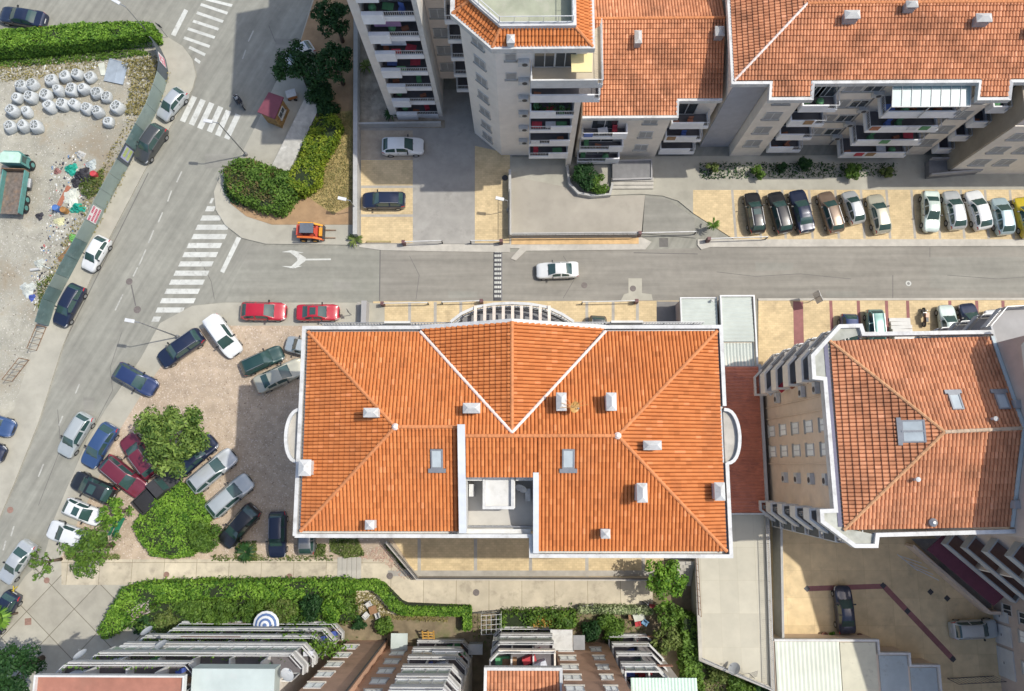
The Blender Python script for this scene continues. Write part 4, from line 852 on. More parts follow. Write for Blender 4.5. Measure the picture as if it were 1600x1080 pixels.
# ------------------------------------------------------------------ the balcony tower at the top
B = thing('apartment_tower', 'tall grey tower with stacked loggias at the top edge', 'building', G(650, 185, 0))
a, b = G(611, 177, 0).to_2d(), G(692, 183, 0).to_2d(); a.y = b.y; ZH = 20.4; dpt = 1.5
w = MB().prism([V2(a.x, a.y + dpt), V2(b.x, a.y + dpt), V2(b.x, a.y + 16), V2(a.x, a.y + 16)], 0, ZH)
MB().prism([V2(a.x, a.y + 3.6), V2(b.x, a.y + 3.6), V2(b.x, a.y + 15), V2(a.x, a.y + 15)], ZH + .5, 26.6).build('unseen_shadow_storeys', cream, B)  # unseen top storeys, set back and sized to fit the tower's cast shadow
w.build('wall', mat('warm_grey_render', (.68, .635, .575), .85, .06, 1.3, big=.06), B)
MB().prism([a, V2(a.x + .75, a.y), V2(a.x + .75, a.y + dpt), V2(a.x, a.y + dpt)], 0, ZH).build('pilaster', MATS['warm_grey_render'], B)
MB().prism([V2(b.x - .4, a.y), b, V2(b.x, a.y + dpt), V2(b.x - .4, a.y + dpt)], 0, ZH).build('pilaster', white, B)
for k in range(8):
    z = .3 + 2.75 * k; x0, x1 = a.x + .78, b.x - .42
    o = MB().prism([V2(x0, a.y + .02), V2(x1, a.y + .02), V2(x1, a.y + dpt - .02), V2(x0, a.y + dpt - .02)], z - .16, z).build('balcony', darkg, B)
    xm = x0 + (x1 - x0) * (.42 if k else .5)
    MB().prism([V2(x0, a.y - .35), V2(xm, a.y - .35), V2(xm, a.y), V2(x0, a.y)], z - .25, z + .95).build('parapet', sb, o)
    MB().prism([V2(xm, a.y - .1), V2(x1, a.y - .1), V2(x1, a.y + .02), V2(xm, a.y + .02)], z - .25, z + .35).build('kerb', sb, o)
    MB().rail([V2(xm, a.y - .04), V2(x1, a.y - .04)], z + .35, .6, .16, .03).build('railing', metalw, o)
    furnish(o, V2(x0 + .2, a.y + .15), V2(x1 - .2, a.y + .15), V2(x0 + .2, a.y + 1.2), z)
    for t in (.3, .74): window(B, (x0 + (x1 - x0) * t, a.y + dpt), (0, -1), z + .05, 1.5, 2.1, 'none', sill=False)
    if k in (4, 5): MB().box((x0 + 1.6, a.y + .5, z + .9), (2.2, .05, .8)).build('laundry', mat('lilac_cloth', (.30, .18, .30), .9, .1, 3.) if k == 5 else mat('pale_cloth', (.55, .57, .62), .9, .1, 3.), o)
MB().prism([V2(a.x - .2, a.y - .3), V2(b.x + .2, a.y - .3), V2(b.x + .2, a.y + 16.2), V2(a.x - .2, a.y + 16.2)], ZH, ZH + .5).build('roof', concrete, B)
# link between the two towers
lk = G(695, 145, 0); y_ = lk.y
MB().prism([V2(b.x + .02, y_), V2(W1.x - .02, y_), V2(W1.x - .02, y_ + 8), V2(b.x + .02, y_ + 8)], 2.8, 19.5).build('stair_wing', mat('link_render', (.68, .59, .50), .85, .06, 1.3), B)
for z in (4.0, 6.8, 9.6, 12.4, 15.2):
    window(B, (b.x + .95, y_), (0, -1), z + .4, 1.4, 1.3, 'full')
    xa = W1.x - 1.5; balcony(B, [V2(xa, y_), V2(xa, y_ - 1.6), V2(W1.x - .05, y_ - 1.6), V2(W1.x - .05, y_)], z - .6, .95, par=sb, solid=(.0, .2), flm=darkg)
# ------------------------------------------------------------------ row of flats along the bottom edge (north fronts with balconies)
YB = -60
def flats(label, px_l, px_r, y0, wallmat, zt, base_px, inset=0):
    """a block whose north front stands at photo row y0 on the ground; px_l/px_r are the front's ends at ground level"""
    b = thing('apartment_building', label, 'building', G(*base_px, 0)); a, c = G(px_l, y0, 0), G(px_r, y0, 0)
    MB().prism([V2(a.x, a.y), V2(c.x - inset, a.y), V2(c.x - inset, YB), V2(a.x, YB)], 0, zt).build('wall', wallmat, b)
    return b, a.x, c.x, a.y
brown = mat('brown_render', (.30, .26, .2)); choc = mat('brown_facade', (.54, .335, .225), .85, .08, 1.2, big=.08, stain=(.4, .56, (.26, .15, .10), .6))
flo = mat('balcony_dark_floor', (.13, .12, .125), .8, .12, 2.)  # dark grey floor of the balconies on the bottom row
clutter = [mat('red_cloth', (.45, .05, .06), .9, .1, 3.), mat('blue_cloth', (.06, .10, .35), .9, .1, 3.), mat('pale_cloth', (.55, .57, .62)), mat('green_plastic', (.08, .28, .12), .5, .1, 3.), mat('wood_brown', (.25, .14, .07), .7, .2, 5.)]
screens = [greyr, mat('beige_screen', (.46, .42, .34), .8, .08, 3.), mat('bluegrey_screen', (.28, .32, .36), .6, .08, 3.), mat('terracotta_screen', (.36, .18, .12), .8, .1, 3.)]
planty = leafmat('balcony_green', (.05, .12, .02), (.2, .34, .06))
def terr(b, x0, x1, y, z, d, ch=0.8, chl=0.0, plants=0, par=None, glz=False, n=3, posts=False):
    par = par or mat('flats_parapet', (.47, .47, .455), .8, .07, 2., stain=(.9, .54, (.33, .33, .31), .6))
    path = [V2(x0, y)] + ([V2(x0, y + d - chl), V2(x0 + chl, y + d)] if chl else [V2(x0, y + d)]) + ([V2(x1 - ch, y + d), V2(x1, y + d - ch)] if ch else [V2(x1, y + d)]) + [V2(x1, y)]
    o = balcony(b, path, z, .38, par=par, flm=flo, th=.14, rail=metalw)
    MB().rail([p + V2(0, -.02) for p in path[1:-1]], z + .38, .58, .85, .03, .055, 2).build('handrail', metalw, o)
    if rng.random() < .75:
        L_ = x1 - x0; xa_ = x0 + ch + rng.random() * L_ * .4; xb_ = xa_ + L_ * (.2 + .2 * rng.random()); MB().prism([V2(xa_, y + d - .04), V2(xb_, y + d - .04), V2(xb_, y + d + .0), V2(xa_, y + d + .0)], z + .42, z + .9).build('screen', screens[int(rng.integers(0, 4))], o)
    if plants:
        k_ = int((x1 - x0) * 26 * plants); c_ = np.column_stack([x0 + .4 + rng.random(k_) ** 1.4 * (x1 - x0 - 1.), y + d - .25 + rng.normal(0, .1, k_), z + .45 + rng.random(k_) * .5]); s_ = .1; vs_ = []
        pm = MB()
        for q_ in c_: a_ = Vector(rng.normal(size=3).tolist()).normalized() * s_; b_2 = Vector(rng.normal(size=3).tolist()).normalized() * s_; q_ = Vector(q_.tolist()); pm.add([q_ - a_, q_ + b_2, q_ + a_, q_ - b_2], [(0, 1, 2, 3)])
        pm.build('balcony_plants', planty, o)['kind'] = 'stuff'
    for i in range(n):
        x = x0 + (x1 - x0) * (i + .5) / n; window(b, (x, y), (0, 1), z + .05, min(2.6, (x1 - x0) / n - .6), 2.0, 'none', sill=False)
    for i in range(1, n): 
        x = x0 + (x1 - x0) * i / n; MB().prism([V2(x - .06, y), V2(x + .06, y), V2(x + .06, y + d - .22), V2(x - .06, y + d - .22)], z, z + (1.9 if i % 2 else 1.0)).build('divider', white, o)
    k = 0
    for i in range(n * 2):
        if rng.random() < .55:
            x = x0 + .5 + rng.random() * (x1 - x0 - 1); s_ = .3 + rng.random() * .5; k += 1
            MB().box((x, y + .35 + rng.random() * (d - .9), z), (s_ * 1.5, s_ * .7, .25 + rng.random() * .5), rng.random() * .4).build(('planter_box', 'storage_box', 'bench')[k % 3], clutter[int(rng.integers(0, 5))], o)
    if glz:
        m = MB().wall([p + V2(0, -.03) for p in path], z + .85, z + .95, .12).wall([p + V2(0, -.03) for p in path], z + 2.3, z + 2.42, .12); L = x1 - x0; kk = max(2, int(L / 1.1))
        for i in range(kk + 1): x = x0 + .1 + (L - ch - .2) * i / kk; m.box((x, y + d - .05, z + .95), (.07, .07, 1.38))
        f_ = m.build('glazing_frame', whitep, o); MB().prism([V2(x0 + .1, y + d - .09), V2(x1 - ch, y + d - .09), V2(x1 - ch, y + d - .06), V2(x0 + .1, y + d - .06)], z + .95, z + 2.3).build('pane', skylit, f_)
    return o
# left block
B, x0, x1, y = flats('long white block of flats with stacked planted balconies at the bottom left', 285, 540, 991, cream, 15.0, (400, 1000), 1.4)
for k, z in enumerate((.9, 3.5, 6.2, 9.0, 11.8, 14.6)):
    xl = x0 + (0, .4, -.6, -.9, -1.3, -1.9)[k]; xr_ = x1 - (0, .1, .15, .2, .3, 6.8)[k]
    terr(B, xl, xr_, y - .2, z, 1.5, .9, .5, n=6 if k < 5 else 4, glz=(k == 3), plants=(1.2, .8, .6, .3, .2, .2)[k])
MB().prism([V2(x0 - 1.8, y - .4), V2(x1 - 7, y - .4), V2(x1 - 7, YB), V2(x0 - 1.8, YB)], 15.0, 17.2).build('penthouse', cream, B)
MB().prism([V2(x0 - 2.0, y + 1.15), V2(x1 - 6.8, y + 1.15), V2(x1 - 6.8, YB), V2(x0 - 2.0, YB)], 17.2, 17.45).build('roof_terrace', mat('brick_red_screed', (.34, .15, .105), .9, .1, 1.5, stain=(.5, .55, (.27, .14, .10), .6)), B)
t = MB().wall([V2(x0 - 2.0, YB + 40), V2(x0 - 2.0, y + 1.15), V2(x1 - 6.8, y + 1.15), V2(x1 - 6.8, YB + 40)], 17.3, 17.75, .12).build('kerb', white, B)
r_ = MB().prism([V2(x1 - 6.6, y + 1.45), V2(x1 - .9, y + 1.45), V2(x1 - .9, YB), V2(x1 - 6.6, YB)], 15.7, 16.9).build('roof', mat('pale_sheet_roof', (.45, .51, .48), .5, .04, 1.5, stain=(.9, .58, (.5, .5, .48), .5)), B)
q = G(446, 1057, 17); dish(B, (q.x, q.y, 16.8), .5, (.5, .5, .3), mat('grey_dish', (.42, .44, .45), .5, .05, 3.))
p = G(376, 1040, 16.5)
for x_, y_, z_, lb in ((230, 987, 7.6, 'grey dish on the upper balcony corner'), (252, 1009, 10.2, 'grey dish on the middle balcony corner'), (126, 1024, 13.4, 'grey dish on the topmost balcony corner')):
    q = G(x_, y_, z_); dish(B, q, .5, (-.3, .7, .4), MATS['grey_dish'], label=lb)
    MB().tube((q.x, q.y - .1, z_ - .9), (q.x, q.y - .1, z_), .03, 6).build('dish_pole', metalg, B)
for k, (x_, y_) in enumerate(((485, 1008), (497, 1018), (470, 999), (510, 1010))):
    q = G(x_, y_, 6.2 + (k % 2) * 2); lf = MB()
    for i in range(220):
        d_ = rng.normal(size=3) * np.array([.75, .3, .45]); p = q + Vector(d_.tolist()); a_ = Vector(rng.normal(size=3).tolist()).normalized() * .13; b2 = Vector(rng.normal(size=3).tolist()).normalized() * .13
        lf.add([p - a_, p + b2, p + a_, p - b2], [(0, 1, 2, 3)])
    lf.build('climbing_plant', leafmat('creeper_leaf', (.06, .14, .02), (.22, .36, .05)) if k == 0 else bpy.data.materials['creeper_leaf'], B)['kind'] = 'stuff'
# striped parasol and white towers of the balconies
# brown block
B, x0, x1, y = flats('brown rendered block of flats with two columns of white windows at the bottom', 545, 606, 1000, choc, 18.2, (590, 1040))
xa, xb = G(606, 1009, 0).x, G(652, 1009, 0).x; y2 = G(606, 1009, 0).y
MB().prism([V2(x1 - .02, y2), V2(xb, y2), V2(xb, YB), V2(x1 - .02, YB)], 0, 18.0).build('wing', choc, B)
MB().wall([V2(x1 - .02, YB + 38), V2(x1 - .02, y2), V2(xb, y2), V2(xb, YB + 38)], 17.9, 18.4, .2).build('parapet', MATS['pale_green_trim'], B)
for z in (2.2, 5.0, 7.8, 10.6, 13.4):
    window(B, (G(552, 1002, 0).x + .35, y), (0, 1), z, 1.25, 1.25, 'white'); window(B, ((x1 + xb) / 2 - .0, y2), (0, 1), z, 1.25, 1.25, 'white')
    MB().box((x1 - .6, y + .06, z - .9), (.9, .12, .5)).build('shade_ledge', choc, B) if z > 20 else None
MB().tube((x1 - .12, y + .1, .1), (x1 - .12, y + .1, 17.9), .07, 8).build('downpipe', metald, B)
MB().prism([V2(xa + .6, y2 + .02), V2(xb - .6, y2 + .02), V2(xb - .6, y2 + 1.5), V2(xa + .6, y2 + 1.5)], 1.9, 2.0).build('porch_roof', MATS['pale_sheet_roof'], B)
# middle balcony stack
B, x0, x1, y = flats('narrow stack of glazed white balconies between the brown block and the gap', 655, 738, 1023, cream, 13.2, (700, 1020))
for k, z in enumerate((.6, 3.4, 6.2, 9.0, 11.8, 14.6)): terr(B, x0, x1 - .2 * k * .3, y, z, 1.4, .8, n=3, glz=(k % 2 == 1 or k == 4), posts=True)
q = G(700, 1022, 4.5); MB().box((q.x, y + 1.42, 4.1), (2.6, .06, .8)).build('laundry', MATS['pale_cloth'], B)
# dark gap with bins between the stacks is open ground
# tiled block right of the gap
B, x0, x1, y = flats('small block of flats with orange tiled roof and wide white balconies', 776, 860, 1004, cream, 12.3, (820, 1030))
for k, z in enumerate((.6, 3.4, 6.2, 9.0)): terr(B, x0 - .2, x1 - .0, y, z, 1.5, 0.01, .7, n=3, glz=(k == 1), par=None if k < 3 else cream)
ZS = 12.4; e0, e1 = V2(x0 - .3, y + .9), V2(x1 + .2, y + .9)
Roof().slope([(e0.x, e0.y, ZS), (e1.x, e1.y, ZS), (e1.x, e1.y - 9, ZS + 2.6), (e0.x, e0.y - 9, ZS + 2.6)], .27, .44).build('roof', tileB, B)
MB().wall([V2(e0.x - .1, e0.y - 9), V2(e0.x - .1, e0.y + .12), V2(e1.x + .1, e0.y + .12), V2(e1.x + .1, e0.y - 9)], [ZS + 2.3, ZS - .3, ZS - .3, ZS + 2.3], [ZS + 2.9, ZS + .25, ZS + .25, ZS + 2.9], .22).build('cornice', whitep, B)
# right brown block
B, x0, x1, y = flats('brown rendered block with small paired windows beside the green canopy', 866, 948, 1003, choc, 18.2, (905, 1040))
for z in (2.4, 5.2, 8.0, 10.8, 13.6):
    window(B, (G(881, 1003, 0).x, y), (0, 1), z, 1.35, 1.2, 'white'); window(B, (G(926, 1003, 0).x, y), (0, 1), z, .95, 1.1, 'white')
xq = G(878, 1003, 0).x
MB().box((xq - .2, y + .9, 3.2), (1.9, 1.7, .12)).build('canopy_roof', whitep, B); MB().box((xq + 1.3, y + .7, 3.25), (1.0, 1.2, .1)).build('canopy_roof', metalg, B)
MB().wall([V2(x0 + .1, YB + 40), V2(x0 + .1, y - .1), V2(x1 - .1, y - .1), V2(x1 - .1, YB + 40)], 18.0, 18.5, .2).build('parapet', cream, B)
# right balcony stack
B, x0, x1, y = flats('right-hand stack of white balconies topped by a pale green canopy', 952, 1028, 1016, cream, 12.0, (990, 1030))
for k, z in enumerate((.6, 3.4, 6.2, 9.0)): terr(B, x0 - .1, x1 - .25 * k, y, z, 1.5 - .1 * k, 1.2, n=2, glz=(k == 3))
cn = MB(); n_ = 40; w_ = x1 - x0 + .5
cp = [(x0 + .2 + w_ * i / n_, .025 * (i % 2)) for i in range(n_ + 1)]
cn.add([(xx, yy, zz + d) for xx, d in cp for yy, zz in ((y + .9, 12.0), (y - 3.2, 12.7))], [(2 * i, 2 * i + 1, 2 * i + 3, 2 * i + 2) for i in range(n_)]); cn.build('canopy_sheet', mat('pale_green_sheet', (.42, .56, .47), .5, .05, 2.), B)
# ------------------------------------------------------------------ garage deck with railings
B = thing('garage_deck', 'pale concrete garage roof deck with railings south of the maroon roof', 'garage', G(1140, 900, 0))
ZD = 2.6; dk = G2([(1084, 790), (1197, 790), (1206, 1076), (1094, 1030)], ZD); dk[0].y = dk[1].y
MB().prism(dk, 0, ZD).build('deck', mat('deck_screed', (.50, .475, .385), .9, .06, .7, big=.10, stain=(.35, .56, (.42, .40, .33), .6), brick=(1.6, 2.8, 0., .012, (.82, .8, .76))), B)
MB().wall([dk[1], dk[2], dk[3], dk[0]], ZD, ZD + .22, .3, side=0).build('kerb', concrete, B)
MB().rail([dk[1] + V2(-.15, 0), dk[2] + V2(-.15, .1), dk[3] + V2(.15, .15)], ZD + .22, .9, .16, .02, .05).build('railing', metalg, B)
MB().rail([G(1086, 870, ZD).to_2d(), G(1091, 960, ZD).to_2d()], ZD + .22, .9, .5, .025, .05).build('railing', rust, B)
q = G(1148, 1046, ZD + .9); dish(B, q, .55, (-.5, .5, .5), MATS['grey_dish'])
q = G(1170, 1052, ZD); an = MB().tube(q, q + Vector((0, 0, 1.6)), .025, 6)
for i in range(5): an.beam(q + Vector((-.35, -.1 + .12 * i, 1.2 + .08 * i)), q + Vector((.35, .1 + .12 * i, 1.2 + .08 * i)), .025)
an.build('aerial', metald, B)
# stair at the deck's corner
st = MB()
c0 = G(1060, 872, 0)
for i in range(8): st.box((c0.x + .2, c0.y - .16 - i * .3, .1), (1.5, .3, 2.3 - i * .28))
st.solo('stairs', concrete, 'narrow concrete stair climbing beside the round tree to the garage deck', 'stairs')
# ------------------------------------------------------------------ maroon corrugated roof and pale sheds
def corrugated(mb, x0, x1, y0, y1, z0, z1, pitch, amp, along_y):
    """ribbed sheet; ribs run along y when along_y"""
    if along_y:
        n = int((x1 - x0) / pitch * 2); cp = [(x0 + (x1 - x0) * i / n, amp * (i % 2)) for i in range(n + 1)]
        mb.add([(x, yy, zz + d) for x, d in cp for yy, zz in ((y0, z0), (y1, z1))], [(2 * i, 2 * i + 2, 2 * i + 3, 2 * i + 1) for i in range(n)])
    else:
        n = int(abs(y1 - y0) / pitch * 2); cp = [(y0 + (y1 - y0) * i / n, amp * (i % 2), z0 + (z1 - z0) * i / n) for i in range(n + 1)]
        mb.add([(xx, yy, zz + d) for yy, d, zz in cp for xx in (x0, x1)], [(2 * i, 2 * i + 1, 2 * i + 3, 2 * i + 2) for i in range(n)])
    return mb
B = thing('covered_passage', 'low passage between the blocks under a maroon corrugated roof', 'passage', G(1160, 690, 0))
a, b = G(1100, 573, 3.6), G(1199, 803, 3.6); a.x -= .5
MB().prism([V2(a.x, a.y - .1), V2(b.x - .1, a.y - .1), V2(b.x - .1, b.y + .1), V2(a.x, b.y + .1)], 0, 3.4).build('wall', cream, B)
corrugated(MB(), a.x, b.x, a.y, b.y, 3.62, 3.52, .30, .07, False).build('roof', mat('maroon_sheet', (.46, .155, .09), .6, .12, 1.5, stain=(.6, .52, (.26, .085, .06), .7)), B)
MB().wall([V2(a.x, b.y), V2(b.x, b.y)], 3.3, 3.7, .15).build('gutter', whitep, B)
MB().wall([V2(b.x, b.y), V2(b.x, a.y + .2)], 3.2, 3.75, .25).build('parapet', mat('grey_parapet', (.42, .42, .42)), B)
pale = mat('pale_green_sheet_roof', (.46, .505, .465), .5, .04, 1.5, stain=(.5, .58, (.47, .50, .45), .6))
B = thing('shed', 'pale ribbed-roof shed beside the road, left one with low roof', 'shed', G(1095, 500, 0))
a, b = G(1063, 466, 2.7), G(1124, 560, 2.7)
MB().prism([V2(a.x + .05, a.y - .1), V2(b.x - .05, a.y - .1), V2(b.x - .05, b.y), V2(a.x + .05, b.y)], 0, 2.6).build('wall', mat('mauve_wall', (.42, .35, .33), .85, .08, 2.), B)
corrugated(MB(), a.x, b.x, a.y, b.y, 2.7, 2.75, .36, .05, False).build('roof', pale, B)
MB().wall([V2(b.x, b.y), V2(a.x, b.y), V2(a.x, a.y), V2(b.x, a.y)], 2.5, 2.85, .12).build('trim', metalw, B)
q = G(1111, 468, 2.9); MB().tube((q.x, q.y, 2.7), (q.x + .1, q.y - .15, 3.0), .05, 8).lathe((q.x + .1, q.y - .15, 3.0), [(.12, 0), (.12, .15)], 10).build('vent_pipe', whitep, B)
B = thing('shed', 'taller pale ribbed-roof shed right of the low one, with a skirt roof behind', 'shed', G(1150, 510, 0))
a, b = G(1126, 463, 3.1), G(1180, 534, 3.1); c_ = G(1182, 572, 3.0)
MB().prism([V2(a.x + .05, a.y - .1), V2(b.x - .1, a.y - .1), V2(b.x - .1, c_.y), V2(a.x + .05, c_.y)], 0, 2.9).build('wall', cream, B)
corrugated(MB(), a.x, b.x - .1, a.y, b.y, 3.05, 3.15, .36, .05, False).build('roof', pale, B)
corrugated(MB(), a.x, b.x - .1, b.y - .1, c_.y, 2.92, 2.88, .3, .05, True).build('skirt_roof', pale, B)
MB().wall([V2(a.x - .05, c_.y), V2(a.x - .05, a.y), V2(b.x + .05, a.y), V2(b.x + .05, c_.y)], 2.8, 3.3, .14).build('trim', metalw, B)
MB().wall([V2(a.x, c_.y - .15), V2(b.x, c_.y - .15)], 2.7, 3.1, .3).build('back_kerb', greyr, B)
# ------------------------------------------------------------------ garages at the bottom right
B = thing('garage', 'row of low garages with white ribbed, cream and blue-grey flat roofs', 'garage', G(1320, 1040, 0))
ZG = 2.7; a = G(1209, 1000, ZG); p1 = G(1311, 1000, ZG); p2 = G(1371, 1000, ZG); p3 = G(1420, 1021, ZG); p4 = G(1466, 1040, ZG)
MB().prism([V2(a.x, a.y - .05), V2(p2.x, a.y - .05), V2(p2.x, p3.y - .05), V2(p3.x, p3.y - .05), V2(p3.x, p4.y - .05), V2(p4.x, p4.y - .05), V2(p4.x, -32), V2(a.x, -32)], 0, 2.55).build('wall', tan, B)
corrugated(MB(), a.x + .1, p1.x, a.y - .15, -32, 2.66, 2.66, .36, .05, True).build('ribbed_roof', mat('cream_green_sheet', (.62, .66, .56), .5, .03, 1.5), B)
mo = dict(stain=(.9, .57, (.20, .19, .16), .8))
MB().prism([V2(p1.x + .05, a.y - .2), V2(p2.x - .2, a.y - .2), V2(p2.x - .2, -32), V2(p1.x + .05, -32)], 2.5, 2.68).build('flat_roof', mat('cream_membrane', (.56, .54, .42), .8, .05, 1.5, **mo), B)
MB().prism([V2(p2.x + .05, p3.y - .2), V2(p3.x - .15, p3.y - .2), V2(p3.x - .15, -32), V2(p2.x + .05, -32)], 2.5, 2.62).build('flat_roof', mat('blue_grey_membrane', (.36, .41, .42), .8, .06, 1.5, **mo), B)
MB().prism([V2(p3.x + .05, p4.y - .2), V2(p4.x - .15, p4.y - .2), V2(p4.x - .15, -32), V2(p3.x + .05, -32)], 2.5, 2.62).build('flat_roof', MATS['blue_grey_membrane'], B)
MB().wall([V2(a.x, a.y), V2(p2.x, a.y), V2(p2.x, p3.y), V2(p3.x, p3.y), V2(p3.x, p4.y), V2(p4.x, p4.y), V2(p4.x, -32)], 2.4, 2.85, .18).build('parapet', whitep, B)
# ------------------------------------------------------------------ garden walls, fences, railings, gates
def gw(name, pts, z0, z1, th, m, label, cat, side=0):
    mb = MB().wall(G2(pts, z0), z0, z1, th, side=side); return mb.solo(name, m, label, cat)
wallgrey = mat('rendered_wall_cap', (.40, .40, .385), .85, .07, 1.5, stain=(.7, .56, (.30, .29, .27), .6))
gw('garden_wall', [(560, -20), (559, 372)], .05, 1.3, .42, wallgrey, 'long grey rendered wall between the garden and the parking court', 'wall')
gw('garden_wall', [(561, 199), (690, 197)], .05, .95, .2, wallgrey, 'short grey wall across the court below the balcony tower', 'wall')
gw('garden_wall', [(797, 271), (797, 372)], .05, 1.1, .25, wallgrey, 'grey wall along the left edge of the concrete ramp', 'wall')
gw('garden_wall', [(799, 369.5), (1000, 368)], .05, .85, .28, wallgrey, 'low grey wall between the ramp and the street', 'wall')
gw('garden_wall', [(606, 845), (654, 902), (1012, 903)], .05, 1.15, .22, mat('pale_wall', (.46, .43, .38), .85, .08, 1.5), 'low pale wall around the south parking bays', 'wall')
gw('garden_wall', [(1208, 800), (1211, 1000)], .05, 2.2, .2, wallgrey, 'grey boundary wall between the garage deck and the tan yard', 'wall')
gw('garden_wall', [(1414, 850), (1532, 953), (1548, 953)], .05, 1.5, .25, tan, 'slanting tan wall around the grey paved terrace', 'wall')
zone('terrace_paving', [(1424, 842), (1545, 842), (1549, 950), (1534, 950)], .12, mat('grey_terrace_pavers', (.34, .33, .31), .9, .08, 2., brick=(.6, .3, .5, .012, (.7, .7, .7), 45)))
gw('planter_wall', [(886, 262), (889, 290), (903, 305), (925, 309), (952, 307), (956, 290)], .05, .7, .22, wallgrey, 'curved low wall holding the round planter bed', 'wall')
gw('garden_wall', [(1210, 997), (1300, 996)], .05, 1.0, .2, mat('ochre_wall', (.45, .30, .16), .85, .1, 2.), 'low ochre wall in front of the ribbed garage roof', 'wall')
# grey slab wall by the kiosk
b0 = G2([(477, 152), (500, 165), (452, 268), (423, 262)], .9)
MB().prism(b0, 0, .9).solo('retaining_wall', mat('mottled_concrete', (.40, .39, .35), .9, .15, 2., stain=(1.2, .55, (.62, .61, .56), .8)), 'broad mottled concrete wall top beside the bright hedge', 'wall')
# entrance canopies and ramps in front of the north blocks
for (pts, z, lab) in (([(957, 252), (1018, 250), (1018, 279), (957, 281)], .75, 'dark grey stepped entrance landing right of the planter'), ([(1452, 250), (1530, 250), (1530, 268), (1452, 275)], .9, 'grey entrance ramp parapet below the terrace block')):
    q_ = G2(pts, z); b_0 = thing('entrance_landing' if pts[0][0] < 1000 else 'entrance_ramp', lab, 'landing' if pts[0][0] < 1000 else 'ramp', G(pts[0][0] + 30, pts[0][1] + 15, 0))
    MB().prism(q_, z - .18 if z > 2 else 0, z).build('roof_slab' if z > 2 else 'ramp_body', mat('grey_slab', (.19, .19, .19), .8, .1, 2.), b_0)
    if z > 2:
        m = MB()
        for p in q_: m.box((p.x * .98 + sum(a.x for a in q_) / 4 * .02, p.y * .98 + sum(a.y for a in q_) / 4 * .02, .1), (.14, .14, z - .3))
        for i, p in enumerate(q_): 
            c4 = sum(q_, V2(0, 0)) / 4; pp_ = c4 + (p - c4) * .9; MB().box((pp_.x, pp_.y, .1), (.14, .14, z - .29)).build('post', metalg, b_0)
        for i in range(3): MB().box((G(987, 290 + i * 4, 0).x, G(987, 290 + i * 4, 0).y, .1), (4.2, .32, .36 - .12 * i)).build('step', concrete, b_0)
    else:
        MB().wall(q_, z, z + (.12 if pts[0][0] < 1000 else .5), .15).build('parapet', greyr, b_0)
        if pts[0][0] < 1000:
            for i in range(3): c_ = G(987, 284 + i * 5, 0); MB().box((c_.x, c_.y, .1), (4.2, .34, .5 - .15 * i)).build('step', concrete, b_0)
# railings and gates
def railing(pts, z0, h, label, m=metald, gap=.14, name='railing', cat='railing'):
    return MB().rail(G2(pts, z0), z0, h, gap, .022, .05).solo(name, m, label, cat)
railing([(800, 369.5), (998, 368)], .85, .7, 'dark railing on the low wall above the street')
railing([(796, 300), (796, 368)], 1.1, .8, 'dark railing at the left edge of the concrete ramp')
railing([(655, 903), (1012, 904)], 1.15, .5, 'thin dark railing on top of the south parking wall')
railing([(608, 848), (653, 902)], 1.15, .7, 'slanting railing at the corner of the south parking bays')
railing([(625, 880), (648, 903)], .1, .9, 'short dark handrail beside the gravel steps', gap=.6)
railing([(753, 955), (781, 953), (781, 985)], .1, 1.2, 'dark metal gate frame beside the hedge end', gap=.35, name='gate', cat='gate')
railing([(1092, 914), (1095, 970)], .1, 1.0, 'rusty railing on the stair side of the garage deck', rust, .5)
railing([(1480, 1060), (1552, 1056)], .1, 1.8, 'dark lattice gate lying at the end of the maroon strip', metald, .3, 'gate', 'gate')
def boom(a, b, label):
    A, B_ = G(*a, .95), G(*b, .95); r_ = thing('barrier_arm', label, 'barrier', (A.x, A.y, 0))
    MB().box((A.x, A.y, 0), (.32, .32, 1.05)).build('post', mat('maroon_post', (.13, .06, .06), .6, .1, 3.), r_); MB().beam(A, B_, .09, .12).build('arm', whitep, r_); MB().box((B_.x, B_.y, 0), (.1, .1, .9)).build('rest', metald, r_); return r_
boom((1000, 364), (1088, 362), 'white barrier arm across the ramp mouth'); boom((1108, 373), (1200, 370), 'white barrier arm along the edge of the yellow bays')
boom((783, 376), (735, 376), 'white barrier arm at the court entrance by the tower'); boom((630, 378), (690, 376), 'white barrier arm at the court entrance by the blue car')
boom((752, 470), (690, 472), 'white barrier arm left of the curved balcony'); boom((995, 470), (910, 472), 'white barrier arm right of the curved balcony'); boom((597, 474), (668, 473), 'white barrier arm at the west end of the front bays')
b1 = thing('parking_lock', 'yellow folding parking barrier on the court bay', 'barrier', G(590, 378, 0)); MB().beam(G(573, 377, .4), G(610, 377, .4), .06).beam(G(573, 377, .4), G(573, 379, .05), .06).beam(G(610, 377, .4), G(610, 379, .05), .06).build('frame', mat('olive_paint', (.30, .26, .06), .6, .1, 3.), b1)
